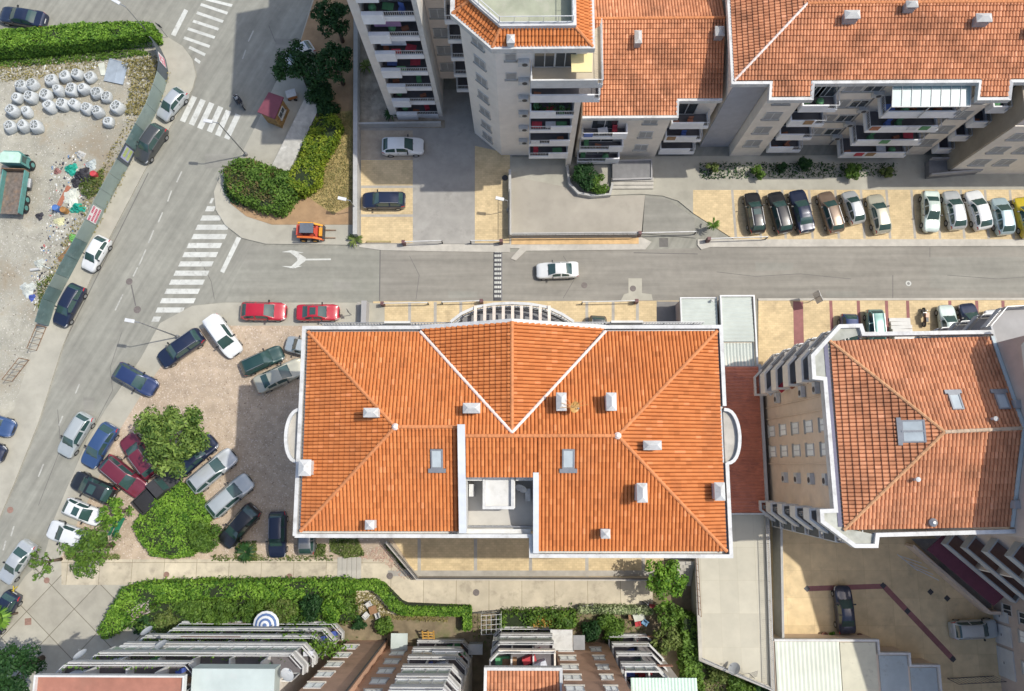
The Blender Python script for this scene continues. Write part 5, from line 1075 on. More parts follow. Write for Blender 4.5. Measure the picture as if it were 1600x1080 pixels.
# green sheet-metal hoarding round the rubble lot
sheetm = mat('green_hoarding', (.23, .29, .27), .55, .08, .5, big=.12, stain=(.7, .54, (.13, .17, .17), .6)); sheetd = mat('dark_hoarding', (.07, .09, .11), .5, .12, 1.); sheetg = mat('mesh_hoarding', (.12, .19, .19), .5, .15, 1.2, stain=(1.5, .55, (.28, .34, .33), .7))
fb = [(251, 76), (259, 93), (263, 112), (261, 128), (255, 148), (244, 177), (228, 208), (213, 237), (200, 262), (188, 283), (175, 307), (164, 328), (152, 354), (137, 381), (122, 408), (107, 436), (97, 455), (87, 474), (76, 510)]
F_ = thing('hoarding', 'green sheet-metal hoarding along the rubble lot pavement', 'fence', G(180, 290, 0))
FP = [p for p in G2(fb, .1)]
for i in range(len(FP) - 1):
    a, b = FP[i], FP[i + 1]; d = (b - a).normalized(); n_ = V2(-d.y, d.x)
    MB().beam((a.x, a.y, 1.15), (b.x - d.x * .03, b.y - d.y * .03, 1.15), .035, 2.1).build('panel', sheetd if i < 3 or i in (7,) else (sheetg if i in (6, 13, 14, 16, 17) else sheetm), F_)
    if i % 2 == 0: MB().box((a.x - n_.x * .06, a.y - n_.y * .06, 0), (.07, .07, 2.3)).build('post', metalg, F_)
# notices fixed on the hoarding (worn past reading)
red = mat('sign_red', (.55, .03, .12), .5, .08, 4.); signw = mat('sign_white', (.72, .70, .70), .5, .05, 4.)
def board(i, t0, t1, z0, z1, rows, lab, m=signw, ink=red):
    a, b = FP[i], FP[i + 1]; d = (b - a); n_ = V2(-d.y, d.x).normalized(); n_ = n_ if n_.x > 0 else -n_; p, q = a + d * t0 + n_ * .03, a + d * t1 + n_ * .03; u = (q - p); L = u.length; u.normalize()
    r_ = MB().prism([p, q, q + n_ * .02, p + n_ * .02], z0, z1).build('notice_board', m, F_, label=lab)
    mk = MB(); hh = (z1 - z0) / rows
    for k in range(rows):
        s = .08
        while s < L - .1:
            w_ = .07 + rng.random() * .06
            if rng.random() < .86: mk.prism([p + u * s + n_ * .022, p + u * (s + w_) + n_ * .022, p + u * (s + w_) + n_ * .028, p + u * s + n_ * .028], z1 - (k + .82) * hh, z1 - (k + .2) * hh)
            s += w_ + .04
    o = mk.build('lettering', ink, r_); o['kind'] = 'stuff'
board(11, .1, .95, .55, 2.05, 3, 'white notice board with red lettering'); board(1, .15, .95, .6, 1.9, 3, 'white and pink notice on the dark corner panels')
board(7, .1, .8, .5, 1.9, 2, 'poster with lilac and yellow-green fields', mat('poster_lilac', (.36, .38, .52), .5, .1, 3.), mat('poster_lime', (.45, .55, .10), .5, .1, 3.))
# rusty mesh gates further down
for (pts, lab) in (([(73, 512), (58, 548)], 'rusty gate frame at the end of the hoarding'), ([(46, 563), (20, 596)], 'leaning rusty ladder-like gate in the lower rubble lot')):
    MB().rail(G2(pts, .08), .1, 1.5, .55, .04, .06).solo('metal_gate', rust, lab, 'gate')
# low wall under the top hedge
gw('garden_wall', [(-60, 87), (245, 71)], .05, .7, .25, concrete, 'low concrete wall below the clipped hedge', 'wall')
# steps on the path
for i in range(5):
    a = G(531 + i * 7.5, 890, .1); MB().box((a.x, a.y, .09), (.42, 2.2, .05 + .05 * (i % 2)), .03).solo('step', concrete, ('westmost', 'second', 'third', 'fourth', 'eastmost')[i] + ' of the five worn path steps above the hedge', 'step', 'steps on the slab path')
# block planter, half wall in the front bays
MB().box((G(573, 492, .0).x, G(573, 492, 0).y, .1), (.5, 2.2, 1.3)).solo('pillar', greyr, 'grey wall pier by the front parking bays', 'wall')
# ------------------------------------------------------------------ vehicles
tyre = mat('tyre_rubber', (.02, .02, .02), .85, .1, 6.); rim = mat('wheel_rim', (.38, .39, .40), .35, .1, 6., metal=.6); cglass = glassmat('car_glass', (.035, .075, .07), .08); lampm = mat('headlamp_glass', (.62, .64, .66), .15, .05, 6.); tail = mat('tail_lamp', (.45, .02, .03), .25, .05, 6.); blackp = mat('black_plastic', (.025, .025, .027), .5, .1, 5.)  # car glass is tinted lighter green to imitate the sky reflected in it
def spline(x, xs, ys): return float(np.interp(x, xs, ys))
def smooth(a, b, x): t = min(1, max(0, (x - a) / (b - a))); return t * t * (3 - 2 * t)
# lengths in metres from the nose: windscreen foot/top, rear window top/foot
KIND = dict(
    hatch=dict(L=3.95, W=1.70, Ht=1.48, ws=(.98, 1.72), rs=(3.30, 3.78), zt=.98, hood=.80, tailz=.98),
    small=dict(L=3.55, W=1.62, Ht=1.50, ws=(.80, 1.50), rs=(2.95, 3.40), zt=.98, hood=.84, tailz=.98),
    sedan=dict(L=4.45, W=1.74, Ht=1.43, ws=(1.22, 1.98), rs=(3.10, 3.72), zt=.93, hood=.80, tailz=.98),
    wagon=dict(L=4.50, W=1.76, Ht=1.48, ws=(1.15, 1.90), rs=(3.95, 4.32), zt=.96, hood=.82, tailz=.98),
    suv=dict(L=4.45, W=1.84, Ht=1.68, ws=(1.12, 1.78), rs=(3.90, 4.28), zt=1.08, hood=.98, tailz=1.08),
    van=dict(L=4.15, W=1.74, Ht=1.80, ws=(.95, 1.60), rs=(3.96, 4.08), zt=1.08, hood=.92, tailz=1.1))
def car_proto(kind, bodymat):
    K = KIND[kind]; L, Wd, Ht = K['L'], K['W'] / 2, K['Ht']; w0, w1 = K['ws']; r0, r1 = K['rs']; bp = (w1 + r0) / 2 + .05
    xs = sorted(set(np.round(np.concatenate([np.array([0, .03, .10, .22, .40, .62, .85]), np.linspace(w0, w1, 6), np.linspace(w1 + .18, r0 - .12, 8), [bp - .07, bp + .07], np.linspace(r0, r1, 5), np.linspace(r1, L - .25, 3), [L - .15, L - .06, L]]), 3).tolist()))
    def prof(x):
        w = Wd * (.62 + .38 * math.sqrt(max(0, 1 - (1 - min(1, x / .75)) ** 2.4))) * (1 - .16 * smooth(L - .45, L, x) ** 1.5) * (1 - .10 * (1 - smooth(0, .06, x)))
        zb = spline(x, [0, .05, .3, w0, w1, r0, r1, L - .1, L], [.52, .62, .70, K['hood'] + .06, K['zt'], K['zt'] + .03, K['tailz'], K['tailz'] - .04, K['tailz'] - .2])
        crown = .05 * smooth(0, .35, x)
        if x <= w0: zt = zb + crown
        elif x < w1: t = (x - w0) / (w1 - w0); zt = K['hood'] + .11 + (Ht - .05 - K['hood'] - .11) * (t * 1.18 - .18 * t * t)
        elif x <= r0: t = (x - w1) / (r0 - w1); zt = Ht - .05 + .05 * math.sin(math.pi * min(1, t * .85 + .12)) - .05 * smooth(.6, 1, t)
        elif x < r1: t = (x - r0) / (r1 - r0); zt = (Ht - .06) + (K['tailz'] + .05 - Ht + .06) * (t * .85 + .15 * t * t)
        else: zt = zb + .05 * (1 - smooth(L - .2, L, x))
        return w, zb, max(zt, zb + .004)
    V = []; n = 19
    for x in xs:
        w, zb, zt = prof(x); h = min(1, (zt - zb) / (Ht - K['zt'])); wr = Wd * (.80 - .12 * h) * (w / Wd) ** .5
        half = [(.86 * w, .20), (.97 * w, .30), (w, .52), (.985 * w, max(.5, zb - .12)), (.94 * w, zb - .015), (.90 * w, zb + .01), (wr, zb + (zt - zb) * .86 + .008), (wr - .07, zt - .012), (wr * .5, zt + .012), (0, zt + .02)]
        sec = [(-y, z) for y, z in half[:-1]] + [(y, z) for y, z in half[::-1]]
        V.append([(L / 2 - x, y, z) for y, z in sec])
    part = {}
    def put(nm, vs): part.setdefault(nm, []).append(vs)
    cab0, cab1 = w0 + .42, r1 - (.18 if kind in ('wagon', 'suv', 'hatch', 'small') else .34)
    d0, d1 = w0 + .12, r0 + .12
    for i in range(len(xs) - 1):
        xm = (xs[i] + xs[i + 1]) / 2
        for j in range(n - 1):
            jj = min(j, n - 2 - j); side = 'R' if j < 9 else 'L'; q = [V[i][j], V[i][j + 1], V[i + 1][j + 1], V[i + 1][j]]
            if jj in (7, 8) and w0 < xm < w1: put('windscreen', q)
            elif jj in (7, 8) and r0 < xm < r1: put('rear_window', q)
            elif jj == 5 and cab0 < xm < cab1 and abs(xm - bp) > .06 and kind != 'vanx':
                if kind == 'van' and xm > bp: put('body', q)
                else: put('side_window' + side + ('f' if xm < bp else 'r'), q)
            elif jj in (2, 3) and .04 < xm < .45: put('headlight' + side, q) if jj == 3 else put('body', q)
            elif jj == 3 and xm > L - .32: put('taillight' + side, q)
            elif jj in (2, 3, 4) and d0 < xm < bp: put('door' + side + 'f', q)
            elif jj in (2, 3, 4) and bp < xm < d1 and kind != 'van': put('door' + side + 'r', q)
            else: put('body', q)
    part['body'].append(V[0][::-1]); part['body'].append(V[-1])
    part['body'] += [[V[i][0], V[i + 1][0], V[i + 1][n - 1], V[i][n - 1]] for i in range(len(xs) - 1)]
    root = thing('parked_car', 'x', 'car', (0, 0, 0)); mm = {'windscreen': cglass, 'rear_window': cglass, 'side_window': cglass, 'headlight': lampm, 'taillight': tail}
    made = {}
    for nm, qs in part.items():
        clean = nm.rstrip('fr') if nm[:4] in ('door', 'side') else nm
        clean = clean[:-1] if clean[-1] in 'RL' else clean
        idx = {}; vs = []; fs = []
        for q in qs:
            f = []
            for p in q:
                k = tuple(round(c, 4) for c in p)
                if k not in idx: idx[k] = len(vs); vs.append(p)
                if not f or idx[k] != f[-1]: f.append(idx[k])
            f = [a for m_, a in enumerate(f) if a not in f[:m_]]
            if len(f) > 2: fs.append(f[::-1])
        mb = MB(); mb.v = vs; mb.f = fs; mb.m = [0] * len(fs)
        o = mb.build(clean, mm.get(clean, bodymat), root, smooth=True); made[nm] = o
        bm = bmesh.new(); bm.from_mesh(o.data); bmesh.ops.recalc_face_normals(bm, faces=bm.faces[:])
        bm.to_mesh(o.data); bm.free()
        if clean == 'body': o.data.set_sharp_from_angle(angle=math.radians(38))
        if clean in ('body', 'door'): o.material_slots[0].link = 'OBJECT'; o.material_slots[0].material = bodymat
    for nm in ('doorRf', 'doorLf', 'doorRr', 'doorLr'):
        if nm in made:
            s = -1 if nm[4] == 'R' else 1; x = L / 2 - (bp - .18 if nm[5] == 'f' else d1 - .22); MB().box((x, s * (Wd - .005), K['zt'] - .2), (.16, .03, .035)).build('handle', blackp, made[nm])
    for sx in (L * .5 - .76, -L * .5 + .78):
        for s in (-1, 1):
            t = MB(); y0, y1 = s * (Wd - .20), s * (Wd + .012); t.tube((sx, y0, .31), (sx, y1, .31), .31, 20); t = t.build('wheel', tyre, root)
            MB().tube((sx, y1 - s * .02, .31), (sx, y1 + s * .012, .31), .19, 14).build('rim', rim, t)
    for s in (-1, 1): MB().box((L / 2 - w0 - .48, s * (Wd + .06), K['zt'] - .05), (.12, .2, .13)).build('mirror', blackp, root)
    MB().box((L / 2 - .0, 0, .34), (.04, .5, .11)).box((L / 2 - .0, 0, .5), (.035, .7, .08)).build('grille', blackp, root)
    MB().box((-L / 2 - .0, 0, .55), (.03, .5, .11)).build('number_plate', lampm, root)
    MB().beam((L / 2 - w0 + .03, -.55, K['hood'] + .13), (L / 2 - w0 - .12, .05, K['hood'] + .20), .02).beam((L / 2 - w0 + .03, .05, K['hood'] + .13), (L / 2 - w0 - .12, .6, K['hood'] + .20), .02).build('wiper', blackp, root)
    if kind in ('wagon', 'suv'):
        for s in (-1, 1): MB().beam((L / 2 - w1 - .1, s * Wd * .66, Ht + .02), (L / 2 - r0 + .05, s * Wd * .66, Ht + .01), .035, .04).build('roof_rail', rim, root)
    return root
PROTO = {}
PCOL = dict(white=((.66, .68, .68), 0), silver=((.50, .53, .54), .35), pgrey=((.46, .50, .50), .3), grey=((.20, .21, .22), .4), dgreen=((.02, .06, .055), .2), black=((.016, .017, .02), .1), navy=((.012, .02, .05), .15), blue=((.025, .045, .13), .2), bblue=((.04, .085, .20), .2), red=((.42, .012, .03), .0), maroon=((.16, .022, .04), .15), brown=((.20, .145, .105), .35), beige=((.46, .45, .36), .3), yellow=((.48, .38, .02), 0), teal=((.17, .32, .29), .25), ltblue=((.38, .50, .54), .3), dgrey=((.065, .07, .07), .2), mint=((.54, .63, .58), .1))
PM = {k: paint('car_paint_' + {'pgrey': 'pale_grey', 'dgreen': 'dark_green', 'bblue': 'bright_blue', 'ltblue': 'light_blue', 'dgrey': 'dark_grey'}.get(k, k), c, m) for k, (c, m) in PCOL.items()}
def setpaint(o, m):
    for ch in o.children:
        if ch.name.split('.')[0] in ('body', 'door'): ch.material_slots[0].material = m
def car(kind, col, front, rear, label, group='cars parked around the block', name='parked_car', z=.1, sunroof=False):
    """front/rear: photo pixels of the nose and tail centres, read at half body height"""
    a, b = G(*front, .75), G(*rear, .75); d = a - b
    if kind not in PROTO: o = PROTO[kind] = car_proto(kind, PM[col])
    else: o = dup(PROTO[kind])
    o.name = name; c = (a + b) / 2; o.location = (c.x, c.y, z); o.rotation_euler = (0, 0, math.atan2(d.y, d.x))
    s = min(1.1, max(.92, d.to_2d().length / KIND[kind]['L'])); o.scale = (s, min(1.05, s), 1.0)
    tag(o, label, 'car', group); setpaint(o, PM[col]); bpy.context.view_layer.update()
    if sunroof:
        K = KIND[kind]; x = K['L'] / 2 - K['ws'][1] - .55; m = MB().box((x, 0, K['Ht'] - .0), (.62, .78, .022)); WPOS[o.name] = Vector((0, 0, 0)); m.build('sunroof', cglass, o)
    return o
WPOS_ = WPOS
car('hatch', 'silver', (252, 183), (285, 143), 'silver hatchback parked on the pavement by the upper hoarding corner')
car('suv', 'dgrey', (219, 249), (252, 200), 'dark grey estate with roof rails parked beside the lilac poster')
car('hatch', 'white', (135, 421), (164, 372), 'white hatchback on the pavement below the red-lettered notice board')
car('wagon', 'navy', (91, 508), (124, 446), 'navy blue estate at the lower end of the green hoarding')
car('sedan', 'silver', (-2, 20), (70, 32), 'dark blurred saloon driving on the road behind the clipped hedge', 'moving cars', 'moving_car', 0); setpaint(bpy.context.scene.objects['moving_car'], PM['navy'])
car('hatch', 'red', (448, 487), (376, 486), 'red hatchback parked left of the other red car')
car('sedan', 'red', (529, 488), (464, 489), 'red saloon with a dark sunroof parked by the grey pier', sunroof=True)
car('wagon', 'navy', (250, 566), (314, 522), 'dark navy saloon beside the lower street lamp')
car('van', 'white', (369, 554), (329, 497), 'white van-bodied car between the navy saloon and the dark green one')
car('wagon', 'dgreen', (441, 549), (378, 578), 'dark green estate beside the cream saloon')
car('sedan', 'beige', (476, 569), (398, 605), 'cream saloon half in the block shadow, its nose under the eaves')
car('van', 'pgrey', (447, 536), (505, 549), 'pale grey car whose front end pokes out from under the west eaves')
car('hatch', 'blue', (242, 610), (182, 576), 'blue hatchback alone where the side road meets the gravel')
car('wagon', 'pgrey', (98, 712), (137, 648), 'pale silver-green estate with roof bars standing in the side road')
car('hatch', 'bblue', (134, 730), (176, 663), 'blue hatchback next to the pale estate at the lot edge')
car('wagon', 'maroon', (196, 682), (240, 742), 'dark red saloon half hidden under the big tree')
car('wagon', 'maroon', (226, 772), (161, 718), 'dark red estate left of the black pickup', sunroof=False)
car('sedan', 'navy', (334, 686), (272, 740), 'dark car almost wholly hidden under the big tree')
car('wagon', 'silver', (365, 708), (298, 764), 'light silver estate on the shadow edge, nose up right')
car('wagon', 'pgrey', (390, 748), (328, 802), 'silver-grey saloon in the shadow of the block')
car('hatch', 'black', (347, 853), (400, 792), 'black hatchback parked nose down at the shaded row')
car('wagon', 'navy', (433, 869), (434, 802), 'dark blue saloon parked nose down left of the grey hatchback')
car('hatch', 'grey', (480, 806), (479, 864), 'grey hatchback with its tail showing below the eaves corner')
car('hatch', 'black', (113, 747), (178, 777), 'black hatchback with a glass roof below the dark red estate', sunroof=True)
car('hatch', 'white', (158, 812), (102, 788), 'white hatchback with a black roof glass beside the bright green tree', sunroof=True)
car('hatch', 'white', (75, 825), (142, 848), 'white car half covered by the spreading tree')
car('sedan', 'silver', (6, 908), (46, 850), 'silver saloon at the edge of the lower left road')
car('wagon', 'navy', (-12, 985), (18, 935), 'dark blue car at the left edge behind the small palm')
car('hatch', 'bblue', (20, 672), (-46, 650), 'blue car with its nose showing at the left edge')
car('hatch', 'navy', (5, 712), (-56, 690), 'dark car barely showing at the left edge below the blue one')
car('hatch', 'white', (662, 228), (597, 229), 'white hatchback in the shaded court below the balcony tower')
car('wagon', 'navy', (566, 313), (633, 313), 'dark blue estate on the yellow court bay')
car('sedan', 'white', (838, 423), (904, 421), 'silver-white saloon driving along the main road', 'moving cars', 'moving_car', .005)
for f, r, k, c, l in (((1174, 302), (1184, 363), 'wagon', 'black', 'black estate with a glass roof, leftmost in the north row'), ((1210, 300), (1227, 364), 'wagon', 'black', 'black hatchback second from the left in the north row'), ((1244, 297), (1261, 363), 'sedan', 'navy', 'blue-black saloon left of the brown car'), ((1288, 300), (1308, 363), 'wagon', 'brown', 'bronze brown car in the north row'), ((1325, 299), (1341, 349), 'small', 'silver', 'short silver hatchback right of the brown car'), ((1366, 304), (1380, 364), 'hatch', 'beige', 'pale beige hatchback left of the empty bay'), ((1456, 362), (1453, 299), 'sedan', 'mint', 'pale white-green saloon right of the empty bay, nose to the road'), ((1485, 298), (1497, 358), 'hatch', 'silver', 'silver hatchback with red tail lamps next to the pale saloon'), ((1519, 298), (1538, 358), 'hatch', 'white', 'white-silver hatchback third from the right in the north row'), ((1560, 309), (1572, 366), 'small', 'ltblue', 'pale blue-grey hatchback beside the yellow car'), ((1596, 308), (1612, 370), 'hatch', 'yellow', 'yellow car cut off by the right edge')):
    car(k, c, f, r, l, 'cars in the north row', sunroof=(c == 'black' and f[0] < 1200))
for f, r, k, c, l in (((931, 556), (934, 498), 'suv', 'dgrey', 'dark car peeping out behind the north eaves of the long block'), ((1328, 552), (1326, 491), 'hatch', 'blue', 'blue car with its tail behind the bay roof corner'), ((1372, 548), (1366, 487), 'wagon', 'teal', 'green-grey hatchback between the blue car and the rubble steps'), ((1478, 479), (1486, 540), 'sedan', 'mint', 'pale green-white car beside the parked motorcycle'), ((1510, 474), (1524, 536), 'hatch', 'navy', 'dark blue car half hidden by the corner balconies'), ((1550, 484), (1562, 545), 'hatch', 'white', 'pale car almost wholly behind the corner balconies')):
    car(k, c, f, r, l, 'cars in the south front bays')
car('sedan', 'navy', (1316, 916), (1323, 990), 'dark blue saloon on the tan yard by the garages')
car('wagon', 'pgrey', (1556, 982), (1490, 985), 'grey estate backed up to the garage doors')
# black pickup by the planted bed
pk = thing('pickup_truck', 'black pickup with open load bed beside the planted bed', 'pickup', tuple(G(245, 766, .1)))
a, b = G(272, 742, .8), G(218, 793, .8); d = (b - a); pk.rotation_euler = (0, 0, 0); WPOS[pk.name] = Vector((0, 0, 0)); pkm = mat('faded_black_paint', (.035, .035, .038), .6, .15, 3.)
def lb(pts, z0, z1): return MB().prism([V2(x, y) for x, y in pts], z0, z1)
cb = MB(); sec = [(-2.3, .25, .55), (-2.25, .25, .82), (-1.2, .25, .98), (-.75, .25, 1.62), (.1, .25, 1.66), (.35, .25, 1.02), (.4, .25, .95)]
vs = []; 
for x, z0, z1 in sec:
    wv = .78 if z1 > 1.5 else .84; vs += [(-x, -.84, z0), (-x, -wv, z1), (-x, wv, z1), (-x, .84, z0)]
fs = [(0, 1, 2, 3), tuple(len(vs) - 4 + i for i in (3, 2, 1, 0))]
for i in range(len(sec) - 1): fs += [(4 * i, 4 * i + 4, 4 * i + 5, 4 * i + 1), (4 * i + 1, 4 * i + 5, 4 * i + 6, 4 * i + 2), (4 * i + 2, 4 * i + 6, 4 * i + 7, 4 * i + 3)]
cb.add(vs, fs).build('body', pkm, pk)
ws = MB().add([(1.16, -.72, 1.04), (1.16, .72, 1.04), (.80, .66, 1.60), (.80, -.66, 1.60)], [(0, 1, 2, 3)]).build('windscreen', cglass, pk)
MB().add([(-.14, -.66, 1.62), (-.14, .66, 1.62), (-.36, .7, 1.08), (-.36, -.7, 1.08)], [(0, 1, 2, 3)]).build('rear_window', cglass, pk)
MB().prism([V2(-2.25, -.84), V2(-.42, -.84), V2(-.42, .84), V2(-2.25, .84)], .35, .55).wall([V2(-.45, -.8), V2(-2.22, -.8), V2(-2.22, .8), V2(-.45, .8)], .55, .98, .08).build('load_bed', pkm, pk)
MB().prism([V2(-2.1, -.72), V2(-.5, -.72), V2(-.5, .72), V2(-2.1, .72)], .86, .9).build('bed_cover', blackp, pk)
for sx in (1.45, -1.45):
    for s in (-1, 1): t = MB().tube((sx, s * .62, .32), (sx, s * .86, .32), .32, 18).build('wheel', tyre, pk); MB().tube((sx, s * .85, .32), (sx, s * .875, .32), .18, 12).build('rim', rim, t)
for s in (-1, 1): MB().box((2.25, s * .62, .62), (.1, .32, .14)).build('headlight', lampm, pk); MB().box((1.0, s * .95, 1.0), (.12, .18, .13)).build('mirror', blackp, pk)
d2 = a - b; pk.rotation_euler = (0, 0, math.atan2(d2.y, d2.x)); pk.location = ((a.x + b.x) / 2, (a.y + b.y) / 2, .1)
# turquoise tipper truck on the rubble lot
T = thing('tipper_truck', 'old turquoise lorry with a rusty open load bed on the rubble lot', 'truck', tuple(G(18, 290, .1))); WPOS[T.name] = Vector((0, 0, 0))
tq = mat('turquoise_paint', (.10, .27, .25), .55, .12, 2., stain=(1.2, .54, (.12, .15, .13), .7)); tql = mat('pale_turquoise_paint', (.44, .62, .52), .55, .08, 2.)
cab = MB(); cab.prism([V2(2.0, -1.05), V2(3.05, -1.05), V2(3.35, -.8), V2(3.35, .8), V2(3.05, 1.05), V2(2.0, 1.05)], .7, 2.3).build('cab', tq, T)
MB().prism([V2(1.95, -1.08), V2(2.95, -1.08), V2(3.2, -.8), V2(3.2, .8), V2(2.95, 1.08), V2(1.95, 1.08)], 2.3, 2.42).build('cab_roof', tql, T)
MB().add([(3.36, -.7, 1.5), (3.36, .7, 1.5), (3.30, .68, 2.2), (3.30, -.68, 2.2)], [(0, 1, 2, 3)]).build('windscreen', cglass, T)
for s in (-1, 1): MB().box((2.6, s * 1.06, 1.45), (.7, .03, .65)).build('side_window', cglass, T); MB().box((3.1, s * 1.3, 1.6), (.08, .3, .35)).build('mirror', blackp, T); MB().box((3.33, s * .75, .8), (.06, .25, .2)).build('headlight', lampm, T)
MB().prism([V2(-3.3, -1.0), V2(1.9, -1.0), V2(1.9, 1.0), V2(-3.3, 1.0)], .65, .85).build('chassis', blackp, T)
MB().prism([V2(-3.4, -1.1), V2(1.5, -1.1), V2(1.5, 1.1), V2(-3.4, 1.1)], .95, 1.05).build('load_floor', mat('rusty_bed', (.15, .125, .105), .8, .3, 3., stain=(1.2, .5, (.28, .18, .11), .7)), T)
for s, nm in ((-1, 0), (1, 0)): MB().prism([V2(-3.4, s * 1.1), V2(1.5, s * 1.1), V2(1.5, s * 1.2), V2(-3.4, s * 1.2)], .95, 1.6).build('side_board', tq, T)
MB().prism([V2(1.5, -1.2), V2(1.6, -1.2), V2(1.6, 1.2), V2(1.5, 1.2)], .95, 1.75).build('head_board', rust, T)
for sx in (2.55, -1.5, -2.45):
    for s in (-1, 1): t = MB().tube((sx, s * .75, .48), (sx, s * 1.12, .48), .48, 18).build('wheel', tyre, T); MB().tube((sx, s * 1.11, .48), (sx, s * 1.15, .48), .26, 12).build('rim', tq, T)
MB().tube((-.2, -1.18, .7), (.8, -1.18, .7), .26, 12).build('fuel_tank', metalg, T)
a, b = G(28, 243, 1.2), G(14, 333, 1.2); d2 = a - b; T.rotation_euler = (0, 0, math.atan2(d2.y, d2.x)); T.location = ((a.x + b.x) / 2 + .1, (a.y + b.y) / 2, .08); T.scale = (.9, .95, .95)
# orange skid loader with forks
K = thing('skid_loader', 'orange skid loader with forks parked on the pavement', 'loader', tuple(G(489, 366, .12))); WPOS[K.name] = Vector((0, 0, 0)); org = mat('orange_paint', (.62, .13, .02), .5, .08, 3.); orr = mat('red_orange_paint', (.52, .07, .04), .5, .08, 3.); yel = mat('yellow_orange_paint', (.70, .32, .03), .5, .08, 3.)
MB().prism([V2(-1.35, -.6), V2(.75, -.6), V2(.75, .6), V2(-1.35, .6)], .35, 1.0).build('body', orr, K)
MB().prism([V2(-1.35, -.55), V2(-.7, -.55), V2(-.7, .55), V2(-1.35, .55)], 1.0, 1.45).build('engine_cover', orr, K)
cg = MB()
for x in (-.7, .55):
    for s in (-1, 1): cg.beam((x, s * .45, 1.0), (x, s * .45, 2.0), .07)
for zz in (1.35, 1.7): cg.beam((-.7, -.45, zz), (.55, -.45, zz), .05); cg.beam((-.7, .45, zz), (.55, .45, zz), .05)
cg.build('cage', blackp, K); MB().prism([V2(-.8, -.52), V2(.62, -.52), V2(.62, .52), V2(-.8, .52)], 2.0, 2.08).build('cab_roof', mat('slate_roof_paint', (.11, .13, .16), .5, .1, 3.), K)
MB().box((.1, 0, 1.0), (.5, .5, .5)).build('seat', blackp, K)
for s in (-1, 1):
    MB().beam((-1.25, s * .75, 1.35), (.3, s * .75, 1.25), .18, .22).beam((.3, s * .75, 1.25), (1.3, s * .72, .45), .18, .2).build('lift_arm', org if s < 0 else yel, K)
    MB().beam((-.6, s * .72, .95), (.7, s * .74, .85), .09).build('ram', metalg, K)
    for x in (-.85, .4): t = MB().tube((x, s * .6, .38), (x, s * .88, .38), .38, 18).build('wheel', tyre, K); MB().tube((x, s * .87, .38), (x, s * .9, .38), .2, 12).build('rim', yel, K)
MB().prism([V2(1.25, -.75), V2(1.36, -.75), V2(1.36, .75), V2(1.25, .75)], .1, .75).build('fork_carriage', metald, K); MB().prism([V2(.9, -.45), V2(1.22, -.45), V2(1.22, .45), V2(.9, .45)], .4, .9).build('boom_cover', yel, K)
for s in (-1, 1): MB().prism([V2(1.36, s * .42 - .06), V2(2.5, s * .42 - .04), V2(2.5, s * .42 + .04), V2(1.36, s * .42 + .06)], .1, .15).build('fork', rust, K)
a, b = G(545, 367, .6), G(464, 369, .6); K.location = tuple(G(489, 366, .12)); K.rotation_euler = (0, 0, math.radians(-1)); K.scale = (.92, .95, .95)
# motorcycles and bicycles
def bike(pt, ang, label, kind='motorcycle', fair=None, rider=False, z=.1):
    r_ = thing(kind, label, kind.replace('_', ' '), tuple(G(*pt, z))); WPOS[r_.name] = Vector((0, 0, 0)); L = .65 if kind != 'bicycle' else .52; R_ = .30 if kind != 'bicycle' else .33; tw = .05 if kind != 'bicycle' else .018
    for x in (L, -L): t = MB(); t.tube((x, -tw, R_), (x, tw, R_), R_, 20); o = t.build('wheel', tyre, r_); MB().tube((x, -tw - .01, R_), (x, tw + .01, R_), R_ * .6, 14).build('rim', metalg, o)
    m = fair or blackp
    if kind == 'bicycle': MB().tube((-L, 0, R_), (-.1, 0, .3), .018).tube((-.1, 0, .3), (-.25, 0, .85), .018).tube((-.1, 0, .3), (.42, 0, .8), .018).tube((-.22, 0, .75), (.42, 0, .8), .018).tube((.42, 0, .9), (L, 0, R_), .018).build('frame', m, r_)
    else:
        MB().beam((-.5, 0, .55), (.35, 0, .6), .26, .3).beam((.3, 0, .85), (-.1, 0, .8), .3, .26).build('body', m, r_); MB().tube((.55, .0, .95), (L, 0, R_), .05).build('fork', metalg, r_); MB().box((.25, 0, .3), (.4, .34, .25)).build('engine', metalg, r_)
    MB().box((-.3, 0, .82), (.5 if kind != 'bicycle' else .25, .22 if kind != 'bicycle' else .14, .07)).build('saddle', blackp, r_); MB().tube((.45, -.32, 1.0), (.45, .32, 1.0), .02).build('handlebar', metald, r_)
    r_.rotation_euler = (0, 0, ang); return r_
bike((1441, 497), math.radians(88), 'bronze motorcycle parked in the front bays beside the pale car', fair=mat('bronze_paint', (.20, .12, .09), .4, .1, 4., metal=.4), z=.09)
bike((916, 944), math.radians(2), 'pale bicycle lying along the path by the flowering hedge', 'bicycle', whitep, z=.1)
bike((1018, 945), math.radians(160), 'red motor scooter at the end of the flowering hedge', 'motor_scooter', mat('scooter_red', (.30, .02, .03), .35, .05, 4.), z=.1)
sc = bike((377, 163), math.radians(-55), 'dark motor scooter ridden in the shade of the upper road', 'motor_scooter', metald, z=.0)
